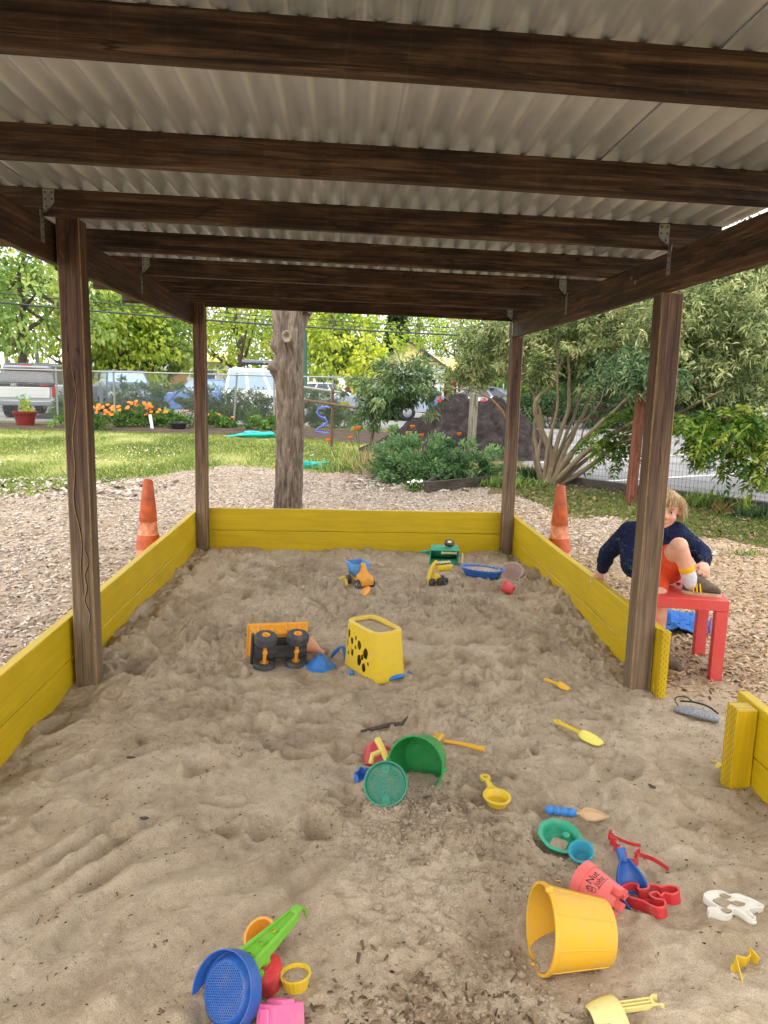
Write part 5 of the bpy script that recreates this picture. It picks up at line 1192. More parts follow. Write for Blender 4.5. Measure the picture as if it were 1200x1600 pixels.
p = at(250, 600, 60); house('teal and tan shop front with a blue awning', p.x+1.2, 66, R(0), 6.5, 6, 3.0, 3.6, M_cream, M_yroof, False, [(1.9, 1.7, 1.2, 1.2)], (-2.7, .8, 3.0, M_teal), .3, 'shop')
ho = [o for o in bpy.data.objects if o.get('label', '').startswith('teal and tan')][0]
MB().box((-.9, -3.06, 1.5), (2.2, .12, 3.0)).build('tan_panel', M_tan, ho, smooth=0); MB().add([(-3.6, -3.0, 3.7), (-1.0, -3.0, 3.7), (-1.0, -3.9, 2.7), (-3.6, -3.9, 2.7), (-3.6, -3.0, 3.6), (-1.0, -3.0, 3.6), (-1.0, -3.9, 2.6), (-3.6, -3.9, 2.6)], [(0, 1, 2, 3), (7, 6, 5, 4), (0, 4, 5, 1), (1, 5, 6, 2), (2, 6, 7, 3), (3, 7, 4, 0)]).build('awning', M_blueaw, ho, smooth=0)
p = at(168, 600, 48); house('white low-roofed house behind the slate blue minivan', p.x, 52, R(8), 5, 5, 2.1, 2.9, M_white, simple('pale_roof', (206, 202, 198), .8, .08, 6), False, [(-.6, 1.3, .9, .8)], None, .4)
p = at(965, 600, 34); house('building with a maroon roof glimpsed through the big shrub', p.x+.4, 37, R(5), 4.4, 5, 1.9, 3.1, M_mar, M_marroof, False, [], None, .5)
p = at(1150, 600, 44); house('white building beyond the asphalt court at the right', p.x+2, 50, R(-4), 9, 6, 2.8, 3.8, M_white, M_roofd, False, [(-2.5, 1.6, 1.2, 1), (0, 1.6, 1.2, 1), (2.5, 1.6, 1.2, 1)], None, .4)

# ================================================================== TRAFFIC CONES
q = NT('cone_orange'); v = q.coord(); sp = q.n('SeparateXYZ'); q.l(v, sp.inputs[0])
c = q.ramp(q.noise(v, 14, 5, .6), [(.3, sr(180, 76, 36)), (.7, sr(212, 102, 54))])
band = q.math('MULTIPLY', q.math('GREATER_THAN', sp.outputs[2], .28), q.math('LESS_THAN', sp.outputs[2], .37))
c = q.mix(band, c, q.ramp(q.noise(v, 20, 5, .7), [(.35, sr(214, 112, 70)), (.65, sr(232, 170, 138))]))
low = q.math('LESS_THAN', sp.outputs[2], .18); c = q.mix(q.math('MULTIPLY', low, .8), c, q.ramp(q.noise(v, 20, 5, .7), [(.35, sr(216, 130, 90)), (.65, sr(230, 182, 152))]))
c = q.mix(q.math('MULTIPLY', q.ramp(q.noise(v, 9, 6, .7), [(.46, BW[0]), (.64, BW[1])]), .6), c, sr(108, 66, 46))
M_cone = q.fin(c, .6, q.bump(q.noise(v, 60, 3), .2, .003))
def cone(x, y, lab, tilt=0):
    t = thing('traffic_cone', lab, 'traffic cone', (x, y, GZ+.012), (R(tilt), R(tilt), R(20)), group='traffic cones')
    o = MB().lathe([(.094, .03), (.092, .05), (.080, .18), (.0845, .183), (.0715, .28), (.067, .282), (.0585, .37), (.0615, .374), (.033, .645), (.027, .658), (.020, .658), (.018, .63), (.08, .03)], 36).build('body', M_cone, t, smooth=50)
    MB().box((0, 0, .014), (.25, .25, .028)).build('base', simple('cone_base', (196, 82, 40), .7, .15, 9), t, bevel=.012)
    return t
cone(-1.345, 5.19, 'faded orange traffic cone behind the left side of the sandbox', 1)
cone(1.56, 5.26, 'brighter orange traffic cone behind the right side of the sandbox', -1.5)

# ================================================================== TOYS IN THE SAND
def put(px, py, r=.0, dz=0.0, flat=True, z=None):
    zz_ = .012
    for _ in range(4):
        p = onz(px, py, zz_); zz_ = sand_z(p.x, p.y)
    if flat and r: flat_spot(p.x, p.y, r, zz_)
    return Vector((p.x, p.y, zz_+dz))
def bucket_mesh(r0, r1, h, th=.003, rim=.005, n=44, rimh=.010):
    return MB().lathe([(.0005, 0), (r0*.9, 0), (r0, .003), (r1-(r1-r0)*.02, h-rimh), (r1+rim, h-rimh), (r1+rim, h), (r1-th, h), (r1-th*1.2, h-rimh), (r0-th, .006), (.0005, .004)], n)
YEL = plastic('toy_yellow', (226, 170, 8)); YEL2 = plastic('toy_lemon', (226, 190, 16)); YELD = plastic('toy_amber', (240, 160, 12)); PALE = plastic('toy_pale_yellow', (226, 208, 120), .45, .55)
GRN = plastic('toy_green', (0, 150, 62)); TEAL = plastic('toy_teal_green', (0, 132, 100)); SEAG = plastic('toy_sea_green', (24, 160, 118)); LIME = plastic('toy_lime', (108, 178, 24), .4, .15); BLU = plastic('toy_blue', (0, 84, 164), .38, .15); SKY = plastic('toy_sky_blue', (84, 152, 218)); CYAN = plastic('toy_cyan', (44, 158, 178))
RED = plastic('toy_red', (206, 30, 36)); PINKR = plastic('toy_faded_red', (232, 104, 96), .5, .35); ROSE = plastic('toy_rose', (232, 96, 146)); BLK = plastic('toy_black', (26, 26, 28), .55, .35); GREYR = plastic('toy_grey_rubber', (50, 50, 54), .7, .3); CRM = plastic('toy_cream', (236, 212, 156)); TAN = plastic('toy_tan', (214, 176, 128), .5, .4); PEACH = plastic('toy_peach', (232, 168, 134), .5, .4); WHT = plastic('toy_white', (232, 228, 214), .45, .3); TAUPE = plastic('toy_taupe', (176, 146, 132), .55, .5)

# --- big yellow bucket on its side
d = Vector((-.99, -.05, .13)).normalized(); b0 = put(950, 1490, .08); flat_spot(b0.x-.10, b0.y-.01, .11, b0.z-.012); b0 = Vector((b0.x-.012, b0.y-.004, b0.z+.058))
t = thing('toy_bucket', 'large yellow bucket lying on its side in the near right sand', 'toy bucket', b0, basis(d, (0, 0, 1)))
t.scale = (.88, .88, .88)
bucket_mesh(.080, .106, .178, rim=.004).build('shell', YEL, t, smooth=40)
for a in (10, 55, 100, 145, 235, 280, 325): MB().tube([(.0805*math.cos(R(a)), .0805*math.sin(R(a)), .01), (.104*math.cos(R(a)), .104*math.sin(R(a)), .166)], .0028, 6).build('rib', YEL, t)
for a in (0, 180): MB().ell((.109*math.cos(R(a)), .109*math.sin(R(a)), .174), (.011, .010, .012), 10, 6).build('handle_lug', YEL, t)
mS = MB(); V = []; na_, nb_ = 12, 12                                   # sand lying inside, sloping down to the mouth
for i in range(na_+1):
    u = i/na_; z_ = .172-.160*u; fi = R(26+44*u**.7); r_ = .080+.026*z_/.178-.0035
    for k in range(nb_+1):
        a_ = -1+2*k/nb_; V.append((-r_*math.cos(fi)-(1-a_*a_)*.004*math.sin(9*u+3*a_), r_*math.sin(fi)*a_, z_+.004*math.sin(7*a_+2)*(1-u)))
mS.add(V, [(i*(nb_+1)+k, i*(nb_+1)+k+1, (i+1)*(nb_+1)+k+1, (i+1)*(nb_+1)+k) for i in range(na_) for k in range(nb_)]); mS.build('sand_fill', M_sand, t, smooth=60)

# --- faded pink castle bucket with printed lettering
d = Vector((-.60, .78, .10)).normalized(); b0 = put(958, 1425, .05); b0 = Vector((b0.x-.004, b0.y-.022, b0.z+.040))
t = thing('castle_bucket', 'faded pink castle bucket with black lettering lying beside the large yellow bucket', 'toy bucket', b0, basis(d, (0, 0, 1)))
t.scale = (.93, .93, .93)
MB().lathe([(.0005, .014), (.043, .014), (.0445, 0.012), (.046, .02), (.050, .085), (.053, .085), (.054, .112), (.050, .112), (.049, .085), (.044, .024), (.0005, .018)], 44).build('shell', PINKR, t, smooth=40)
for k in range(6):
    a = R(60*k+10); Mx = Matrix.Rotation(a, 4, 'Z') @ Matrix.Translation((.0365, 0, .004)); MB().box((0, 0, 0), (.019, .024, .024), Mx).build('battlement', PINKR, t, bevel=.0012)
M_ink = simple('black_print', (34, 22, 26), .6, .1, 40)
def wrapf(z0, a_off, r=.0503):
    def f(co):
        z_ = z0+co.y; rr_ = .0458+(.050-.0458)*np.clip((z_-.02)/.065, 0, 1)+.0004+co.z*.2
        a = a_off+co.x/.05; return Vector((rr_*math.cos(a), rr_*math.sin(a), z_))
    return f
for s, zc, sz, ao in (('Nut', .068, .026, .12), ('Jobz', .049, .021, .18)):
    text_mesh('lettering', s, sz, M_ink, t, fn=wrapf(zc, R(-30)+ao), ext=.0006)
em = MB()                                           # small line emblem beside the words
for (x, y, r_) in ((-.030, .000, .0065), (-.031, .006, .004), (-.028, -.010, .006)):
    f_ = wrapf(.058, R(-30)+.12)
    ps = [f_(Vector((x+r_*math.cos(a), y+r_*math.sin(a)*1.2, 0.003))) for a in [2*PI*i/14 for i in range(15)]]; em.tube(ps, .0007, 4)
em.tube([wrapf(.058, R(-30)+.12)(Vector((-.02+.05*i/10, -.020, .003))) for i in range(11)], .0006, 4)
em.build('emblem', M_ink, t)

# --- green bucket, mouth to the camera
d = Vector((-.36, -.90, .22)).normalized(); mouth = put(650, 1243, .10); mc = Vector((mouth.x+.005, mouth.y+.065, mouth.z+.055))
t = thing('toy_bucket', 'translucent green bucket half sunk in the sand with its mouth facing forward', 'toy bucket', mc-d*.115, basis(d, (0, 0, 1)))
GRNT = plastic('toy_green_clear', (0, 158, 66), .3, .2); GRNT.node_tree.nodes['Principled BSDF'].inputs['Transmission Weight'].default_value = .25
bucket_mesh(.072, .090, .128, th=.0025, rim=.003, rimh=.006).build('shell', GRNT, t, smooth=40)
for a in (90, 270): MB().ell((.092*math.cos(R(a)), .092*math.sin(R(a)), .118), (.008, .010, .008), 10, 6).build('handle_lug', GRN, t)
# --- teal sieve leaning on it
def sieve_mesh(r, pitch, bar, z):
    m = MB(); k = int(r/pitch)
    for i in range(-k, k+1):
        c_ = i*pitch; l_ = math.sqrt(max(r*r-c_*c_, 0))
        if l_ > .002: m.box((c_, 0, z), (bar, 2*l_, bar)); m.box((0, c_, z+bar*.6), (2*l_, bar, bar))
    return m
d = Vector((-.12, -.80, .58)).normalized(); p = put(603, 1256, .05); c_ = Vector((p.x+.0, p.y+.028, p.z+.048))
t = thing('sand_sieve', 'dark teal round sieve propped in front of the green bucket', 'sand sieve', c_, basis(d, (1, 0, 0)))
MB().lathe([(.052, -.018), (.061, -.018), (.0655, .012), (.0665, .012), (.0665, .016), (.062, .016), (.058, -.008), (.050, -.008)], 44).build('rim', TEAL, t, smooth=40)
sieve_mesh(.051, .0056, .0030, -.011).build('mesh', TEAL, t, smooth=0)
for s in (-1, 1): MB().prism([(-.014, s*.058), (-.012, s*.036), (0, s*.030), (.012, s*.036), (.014, s*.058)], -.009, -.004).build('tab', TEAL, t)
# --- cream T handle, red mould, small blue mould behind the sieve
p = put(600, 1205, .03); t = thing('toy_t_handle', 'pale yellow tube handle with a side branch behind the teal sieve', 'sand toy', p+Vector((0, 0, .015)))
MB().tube([(.012, -.05, .035), (-.005, .0, .06), (-.022, .05, .075)], [.0105, .0105, .012], 14).build('tube', plastic('toy_butter', (232, 206, 96)), t, smooth=60)
MB().tube([(-.005, .0, .06), (-.04, -.012, .05), (-.046, -.02, .025)], [.009, .010, .009], 12).build('branch', plastic('toy_butter', (232, 206, 96)), t, smooth=60)
p = put(588, 1192, .04); t = thing('sand_mould', 'dull red dome-shaped sand mould behind the teal sieve', 'sand mould', p+Vector((0, .02, -.004)), (R(-18), 0, R(10)))
MB().lathe([(.050, 0), (.046, .02), (.036, .05), (.016, .066), (.0005, .068)], 30, wob=lambda a: 1+.05*math.cos(5*a)).build('shell', plastic('toy_brick_red', (196, 52, 62)), t, smooth=50)
MB().lathe([(.053, -.004), (.056, 0), (.053, .004), (.049, 0), (.053, -.004)], 30).build('rim', plastic('toy_brick_red', (196, 52, 62)), t, smooth=60)
MB().tube([(.03, -.025, .05), (.05, -.03, .04)], .007, 8).build('spout', plastic('toy_brick_red', (196, 52, 62)), t)
p = put(570, 1224, .03); t = thing('sand_mould', 'small blue star-edged mould tucked left of the teal sieve', 'sand mould', p+Vector((-.005, .01, .0)), (R(25), R(-8), R(20)))
star = [((.030 if i % 2 else .023)*math.cos(2*PI*i/12), (.030 if i % 2 else .023)*math.sin(2*PI*i/12)) for i in range(12)]
MB().strip(star, .042, .003).build('wall', plastic('toy_mid_blue', (52, 120, 206)), t, smooth=20); MB().prism([(x*.97, y*.97) for x, y in star], .0, .003).build('base', plastic('toy_mid_blue', (52, 120, 206)), t, smooth=0)

# --- yellow sieve scoop
p = put(776, 1252, .055); t = thing('sand_scoop', 'yellow oval sieve scoop with a ring handle', 'sand scoop', p+Vector((0, 0, .004)), R(8))
MB().lathe([(.030, .0), (.038, .022), (.043, .022), (.043, .026), (.036, .026), (.029, .004), (.026, .0), (.030, 0)], 36, sy=1.15).build('bowl', YEL2, t, smooth=50)
sieve_mesh(.030, .0055, .0026, .004).build('mesh', YEL2, t, smooth=0)
MB().loft([[(-.02, .045, .016), (.02, .045, .016), (.02, .045, .026), (-.02, .045, .026)], [(-.010, .060, .018), (.010, .060, .018), (.010, .060, .026), (-.010, .060, .026)], [(-.008, .10, .020), (.008, .10, .020), (.008, .10, .028), (-.008, .10, .028)]]).build('neck', YEL2, t, bevel=.002)
MB().lathe([(.010, .018), (.017, .018), (.018, .023), (.017, .028), (.010, .028), (.009, .023), (.010, .018)], 22, Matrix.Translation((0, .115, 0))).build('ring', YEL2, t, smooth=60)
# --- yellow rake
p0 = put(682, 1160, .03); p1 = put(757, 1174); t = thing('toy_rake', 'yellow toy rake lying right of the driftwood twig', 'toy rake', p0+Vector((0, 0, .006)), basis((0, 0, 1), (p1-p0).normalized()))
L0 = (p1-p0).length
MB().tube([(.03, 0, .006), (L0*.5, 0, .010), (L0, 0, .008)], [.006, .007, .010], 10).build('handle', YEL, t, smooth=60)
MB().box((.012, 0, .010), (.012, .075, .014)).build('head', YEL, t, bevel=.003)
for k in range(5): MB().tube([(.010, -.032+.016*k, .012), (-.014, -.032+.016*k, .014), (-.020, -.032+.016*k, .0)], .0038, 6).build('tine', YEL, t)
# --- yellow shovel with pale blade; small half-buried shovel; pale shovel at the bottom edge
def shovel(name_lab, pa, pb, mat, bmat, Lb, Wb, ringr=.016, lift=.008, flip=False):
    t = thing('toy_shovel', name_lab, 'toy shovel', pa+Vector((0, 0, lift)), basis((0, 0, 1), (pb-pa).normalized())); L0 = (pb-pa).length
    MB().lathe([(ringr*.5, -.004), (ringr*.95, -.004), (ringr, 0), (ringr*.95, .004), (ringr*.5, .004), (ringr*.45, 0), (ringr*.5, -.004)], 22, Matrix.Translation((ringr, 0, .004))).build('ring', mat, t, smooth=60)
    for k in (-1, 0, 1): MB().tube([(ringr*1.8, k*.0062, .005), (L0-Lb*.85, k*.0072, .007)], .0042, 8).build('shaft', mat, t, smooth=60)
    rings = []
    for u in np.linspace(0, 1, 9):
        wv_ = Wb/2*math.sin(PI*(.16+.74*u**.8))**.6 if u < 1 else Wb*.12; x = L0-Lb+Lb*u
        rings.append([(x, y_*wv_, .010+.012*(1-y_*y_)*(1-.45*u)-.010*u) for y_ in np.linspace(-1, 1, 9)])
    V = [q_ for r_ in rings for q_ in r_]; m = MB(); m.add(V, [(i*9+j, i*9+j+1, (i+1)*9+j+1, (i+1)*9+j) for i in range(8) for j in range(8)])
    o = m.build('blade', bmat, t, smooth=80); s = o.modifiers.new('thickness', 'SOLIDIFY'); s.thickness = .003
    return t
shovel('yellow shovel with a blade coloured pale as lit by sand, in the middle right sand', put(866, 1130), put(940, 1168, .04), YEL2, plastic('toy_sandlit_yellow', (238, 222, 96), .5, .2), .095, .072)  # paler blade colour carries the light thrown up by the sand
shovel('small yellow shovel half buried near the front right post', put(850, 1066), put(890, 1080, .03), YEL, YEL, .06, .05, .013, .012)
t = thing('toy_shovel', 'pale yellow shovel cut off by the bottom edge of the photograph', 'toy shovel', put(975, 1588)+Vector((0, .0, .004)), R(8))
rings = []
for u in np.linspace(0, 1, 10):
    wv_ = .046*math.sin(PI*(.5+.42*u))**.5; rings.append([(-.01-.12*u*.0+y_*.0+(-.07*u), y_*wv_, .018*(1-y_*y_)*(1-u*.5)+.008) for y_ in np.linspace(-1, 1, 9)])
V = [q_ for r_ in rings for q_ in r_]; m = MB(); m.add(V, [(i*9+j, i*9+j+1, (i+1)*9+j+1, (i+1)*9+j) for i in range(9) for j in range(8)]); o = m.build('blade', plastic('toy_bleached_pale', (226, 212, 136), .5, .5), t, smooth=80); s = o.modifiers.new('thickness', 'SOLIDIFY'); s.thickness = .003
for k in (-1, 0, 1): MB().box((.024, k*.009, .016), (.075, .004, .012)).build('shaft', PALE, t, bevel=.001)
MB().lathe([(.010, -.006), (.016, -.006), (.017, 0), (.016, .006), (.010, .006), (.009, 0), (.010, -.006)], 18, Matrix.Translation((.075, 0, .016)), a0=R(60), a1=R(300)).build('grip', PALE, t, smooth=60)
# --- sea green scalloped sieve
p = put(872, 1322, .062); t = thing('sand_sieve', 'sea green scalloped sieve lying flat below the trowel', 'sand sieve', p+Vector((0, 0, .014)), (R(14), R(3), 0))
MB().lathe([(.046, 0), (.053, .024), (.063, .024), (.064, .028), (.053, .028), (.050, .026), (.044, .004), (.044, 0), (.046, 0)], 144, wob=lambda a: 1+.018*math.cos(8*a)).build('rim', SEAG, t, smooth=45)
sieve_mesh(.045, .0055, .0028, .004).build('mesh', SEAG, t, smooth=0)
MB().lathe([(.008, .004), (.011, .022), (.0005, .024)], 14, Matrix.Translation((.022, .008, 0))).build('peg', SEAG, t, smooth=50)
MB().prism([(.03*math.cos(a)*.9-.004+.004*math.sin(3*a), .022*math.sin(a)-.014) for a in [2*PI*i/14 for i in range(14)]], .005, .0095).build('sand_fill', M_sand, t, smooth=0)
# --- trowel with knobbly blue handle
p0 = put(850, 1281); p1 = put(942, 1282, .03); t = thing('toy_trowel', 'tan pointed trowel with a knobbly blue handle', 'toy trowel', Vector((p0.x, p0.y, max(p0.z, p1.z)+.013)), basis((0, 0, 1), (p1-p0).normalized())); L0 = (p1-p0).length
prof = [(.001, 0), (.010, .002)]+[(.0098+.0050*abs(math.sin(i*PI/6.0)), .004+.0036*i) for i in range(25)]+[(.010, .096), (.001, .097)]
MB().lathe(prof, 18, Matrix.Rotation(R(90), 4, 'Y')).build('handle', plastic('toy_bright_blue', (24, 128, 206)), t, smooth=70)
MB().tube([(.094, 0, 0), (.115, 0, -.002)], .006, 10).build('neck', TAN, t)
m = MB(); m.prism([(.108, -.012), (.125, -.030), (.15, -.030), (L0+.015, .0), (.15, .030), (.125, .030), (.108, .012)], -.004, .0); o = m.build('blade', TAN, t, smooth=0, bevel=.0015)
MB().strip([(.108, -.012), (.125, -.030), (.15, -.030), (L0+.015, .0), (.15, .030), (.125, .030), (.108, .012)], .006, .003, z0=-.001).build('blade_lip', TAN, o, smooth=30)
# --- cyan cup
d = Vector((-.25, -.35, .90)).normalized(); p = put(912, 1346, .035); t = thing('toy_cup', 'small cyan cup between the sea green sieve and the pink bucket', 'toy cup', p+Vector((0, .01, -.003)), basis(d, (1, 0, 0)))
MB().lathe([(.0005, 0), (.022, 0), (.031, .040), (.036, .040), (.036, .044), (.031, .044), (.0285, .040), (.020, .004), (.0005, .004)], 32).build('shell', CYAN, t, smooth=40)
# --- red wavy cutter (partly buried)
p = Vector((.80, 1.95, 0)); z_ = sand_z(.82, 1.94); t = thing('cookie_cutter', 'red wavy cookie cutter half buried above the blue scoop', 'cookie cutter', (.82, 1.94, z_+.004))
pth = [(-.014, .075), (-.026, .066), (-.018, .050), (-.030, .040), (-.018, .024), (-.030, .012), (-.018, -.004), (-.028, -.018), (-.012, -.036), (-.018, -.062), (.004, -.066), (.018, -.050), (.016, -.030), (.034, -.020)]
def sp3(P, k=5):
    P = [Vector(p_) for p_ in P]; n = len(P); o = []
    for i in range(n-1):
        a, b, c_, d_ = P[max(i-1, 0)], P[i], P[i+1], P[min(i+2, n-1)]
        for s_ in range(k):
            u = s_/k; o.append(.5*((2*b)+(c_-a)*u+(2*a-5*b+4*c_-d_)*u*u+(3*b-a-3*c_+d_)*u**3))
    return o+[P[-1]]
def smooth_path(P, k=4, closed=False):
    P = [Vector((*p_, 0)) for p_ in P]; n = len(P); o = []
    for i in range(n if closed else n-1):
        a, b, c_, d_ = (P[(i-1) % n] if closed or i else P[0]), P[i], P[(i+1) % n], (P[(i+2) % n] if closed or i+2 < n else P[-1])
        for s in range(k):
            u = s/k; w_ = .5*((2*b)+(c_-a)*u+(2*a-5*b+4*c_-d_)*u*u+(3*b-a-3*c_+d_)*u**3); o.append((w_.x, w_.y))
    if not closed: o.append((P[-1].x, P[-1].y))
    return o
MB().strip(smooth_path(pth, 4), .026, .0022, closed=False).build('wall', RED, t, smooth=40)
MB().strip(smooth_path([(.034, -.020), (.052, -.030), (.070, -.048), (.090, -.086)], 5), .012, .0022, closed=False).build('wall', RED, t, smooth=40)
MB().strip(smooth_path([(-.014, .075), (.010, .050), (.030, .034), (.055, .026)], 5), .010, .0022, closed=False).build('wall', RED, t, smooth=40)
# --- blue scoop and red crab-claw cutter
p = put(998, 1412, .05); t = thing('sand_scoop', 'blue scoop standing under the red cutter, beside the pink bucket', 'sand scoop', p+Vector((-.008, .018, .036)), (R(36), R(10), R(12)))
t.scale = (1.15, 1.1, 1.1)
# scoop: half an egg, open side to the camera, handle at the far end
V = []; nu, nv = 12, 16
for i in range(nu+1):
    u = i/nu; w_ = math.sin(PI*(.06+.80*u))**.75
    for j in range(nv+1): a_ = PI*j/nv; V.append((.040*w_*math.cos(a_), .066-.130*u, -.040*w_*math.sin(a_)))
m = MB(); m.add(V, [(i*(nv+1)+j, i*(nv+1)+j+1, (i+1)*(nv+1)+j+1, (i+1)*(nv+1)+j) for i in range(nu) for j in range(nv)]+[tuple(range(nv+1))]); o = m.build('bowl', BLU, t, smooth=60); s = o.modifiers.new('thickness', 'SOLIDIFY'); s.thickness = .003
MB().tube([(0, .060, -.012), (0, .078, -.010), (0, .092, -.008)], [.010, .010, .013], 12).build('handle', BLU, t, smooth=60)
crab = [(-.055, .040), (-.030, .052), (-.012, .040), (-.018, .022), (-.004, .016), (.010, .022), (.012, .036), (.030, .030), (.040, .018), (.060, .020), (.078, .008), (.076, -.012), (.056, -.020), (.040, -.010), (.028, -.020), (.022, -.002), (.004, -.006), (.008, -.026), (.028, -.040), (.024, -.064), (.004, -.068), (-.012, -.050), (-.024, -.030), (-.048, -.010), (-.062, .014)]
p = put(1024, 1420, .0); t = thing('cookie_cutter', 'red crab-shaped cookie cutter resting on the blue scoop', 'cookie cutter', p+Vector((-.012, .012, .006)), (R(-6), R(-10), R(-4)))
MB().strip(smooth_path(crab, 4, True), .030, .0024).build('wall', RED, t, smooth=35); MB().strip(smooth_path(crab, 4, True), .003, .0050, z0=.028).build('lip', plastic('toy_red_lip', (226, 70, 70)), t, smooth=35)
MB().box((-.006, .006, .004), (.030, .016, .003)).build('brace', RED, t)
# --- white dolphin-like mould
dol = [(-.075, .028), (-.055, .046), (-.030, .052), (-.012, .050), (-.002, .040), (.020, .046), (.048, .034), (.074, .012), (.070, .002), (.046, -.004), (.028, -.010), (.026, -.020), (.034, -.036), (.030, -.048), (.018, -.044), (.002, -.020), (-.014, -.014), (-.022, -.032), (-.046, -.040), (-.074, -.030), (-.082, -.036), (-.080, -.018), (-.050, -.012), (-.064, .006)]
dd_ = [(x*.95, y*.95) for x, y in smooth_path(dol, 3, True)]
p = put(1150, 1428, .07); t = thing('sand_mould', 'white sea-animal sand mould with sand in it at the right', 'sand mould', p+Vector((0, .005, .006)), (R(3), R(2), R(-6)))
MB().prism(dd_, -.006, .006).build('tray', WHT, t, smooth=0); MB().strip(dd_, .013, .003).build('rim', WHT, t, smooth=35)
for cx, cy, rx_, ry_ in ((-.030, .012, .020, .014), (-.012, .036, .014, .006), (.010, .012, .018, .007), (-.03, -.018, .012, .007)):
    MB().prism([(cx+rx_*math.cos(a)*(1+.2*math.sin(3*a)), cy+ry_*math.sin(a)*(1+.2*math.cos(4*a))) for a in [2*PI*i/14 for i in range(14)]], .0061, .0105).build('sand_fill', M_sand, t, smooth=0)
MB().lathe([(.003, .002), (.008, .002), (.008, .006), (.003, .006)], 12, Matrix.Translation((.026, -.044, .001))).build('eyelet', WHT, t)
# --- yellow zigzag piece lower right
t = thing('cookie_cutter', 'broken yellow zigzag cutter sticking out of the sand at the lower right', 'cookie cutter', (.935, 1.49, sand_z(.935, 1.49)-.006), (R(12), 0, 0))
MB().strip([(-.030, -.062), (-.040, -.058), (-.030, -.020), (-.020, .020), (.004, .014), (.014, .020), (.022, .040), (.032, .014)], .030, .0022, closed=False).build('wall', YEL2, t, smooth=20)
MB().prism([(-.040, -.058), (-.030, -.020), (-.020, .020), (-.034, .010), (-.044, -.02)], .006, .008).build('plate', YEL2, t, smooth=0)
for i, (px, py) in enumerate(((872, 1379), (850, 1381), (958, 1437), (971, 1436))):
    p = put(px, py); o = MB().box((0, 0, 0), (.012, .004, .003)).build('plastic_shard', YEL2, bevel=.0008); o.location = p+Vector((0, 0, .002)); o.rotation_euler = (.2*i, .1, i*1.1)
    tag(o, ('tiny yellow plastic shard just above the large yellow bucket, right one', 'tiny yellow plastic shard just above the large yellow bucket, left one', 'tiny yellow shard between the pink bucket and the large yellow bucket\'s base', 'tiny yellow shard below the pink bucket, nearest the blue scoop')[i], 'plastic shard', 'yellow plastic shards')

# --- blue perforated rose with lime handle, and the pieces round it
d = Vector((-.52, -.66, .54)).normalized(); hd = Vector((.62, .76, .16)).normalized()
c_ = Vector((-.228, 1.385, sand_z(-.2, 1.4)+.062)); t = thing('sand_mill', 'blue perforated sand sieve with a long lime green handle at the bottom left', 'sand toy', c_, basis(d, (1, 0, 0)))
t.scale = (.86, .86, .86)
MB().lathe([(.084, -.022), (.086, .014), (.089, .014), (.089, -.026), (.050, -.034), (.050, -.030), (.084, -.022)], 56, a0=R(-112), a1=R(208)).build('collar', BLU, t, smooth=50)
m = MB(); pit_ = .0062; k = int(.062/pit_)+1
for j in range(-k-2, k+3):
    for i in range(-k-2, k+3):
        x = (i+.5*(j % 2))*pit_; y = j*pit_*.866
        if x*x/(.056**2)+y*y/(.062**2) > 1: continue
        o6 = [(x+pit_*.5774*math.cos(R(60*q_+30)), y+pit_*.5774*math.sin(R(60*q_+30)), .004) for q_ in range(6)]; i6 = [(x+.0021*math.cos(R(60*q_+30)), y+.0021*math.sin(R(60*q_+30)), .0036) for q_ in range(6)]; d6 = [(a_, b_, .0005) for a_, b_, _ in i6]
        m.add(o6+i6+d6, [(q_, (q_+1) % 6, 6+(q_+1) % 6, 6+q_) for q_ in range(6)]+[(6+q_, 6+(q_+1) % 6, 12+(q_+1) % 6, 12+q_) for q_ in range(6)])
m.build('perforated_plate', BLU, t, smooth=0)
MB().lathe([(.059, .0035), (.066, .001), (.072, -.014), (.080, -.022), (.078, -.026), (.06, -.004), (.059, .0035)], 48, sx=.93, sy=1.02).build('plate_rim', BLU, t, smooth=50)
Rl = basis(d, (1, 0, 0)).inverted(); hx = (Rl @ hd).normalized(); upl = Rl @ Vector((0, 0, 1)); sl = hx.cross(upl).normalized(); upl = sl.cross(hx).normalized(); st = Rl @ Vector((.012, .030, .010))
HM = Matrix.Translation(st) @ Matrix((hx, sl, upl)).transposed().to_4x4()
# trough-shaped handle: two side rails, a floor pierced by three holes, raised oval frame
hl = .225
def hw(x): return .043-.026*(x/hl)
m = MB(); rings = []
for x in np.linspace(0, hl, 12):
    wv_ = hw(x); zt = .022-.010*x/hl; rings.append([(x, -wv_, -.006), (x, -wv_*.9, zt), (x, -wv_*.62, zt+.003), (x, -wv_*.55, zt-.004), (x, -wv_*.9, -.006)]); 
m.loft(rings); rings = [[(a_, -b_, c2) for a_, b_, c2 in reversed(r_)] for r_ in rings]; m.loft(rings); m.build('handle_rail', LIME, t, smooth=40).matrix_local = HM
m = MB(); nx = 48
fl = []
for i in range(nx+1):
    x = hl*i/nx
    for j in range(9): fl.append((x, hw(x)*.6*(j/4-1), .019-.010*x/hl))
fc = []
for i in range(nx):
    for j in range(8):
        xm = hl*(i+.5)/nx; ym = hw(xm)*.6*((j+.5)/4-1)
        if any((xm-a_)**2+ym**2 < b_*b_ for a_, b_ in ((.055, .0105), (.105, .0085), (.150, .0065))): continue
        fc.append((i*9+j, i*9+j+1, (i+1)*9+j+1, (i+1)*9+j))
m.add(fl, fc); o = m.build('handle_floor', LIME, t, smooth=40); o.matrix_local = HM; s = o.modifiers.new('thickness', 'SOLIDIFY'); s.thickness = .003
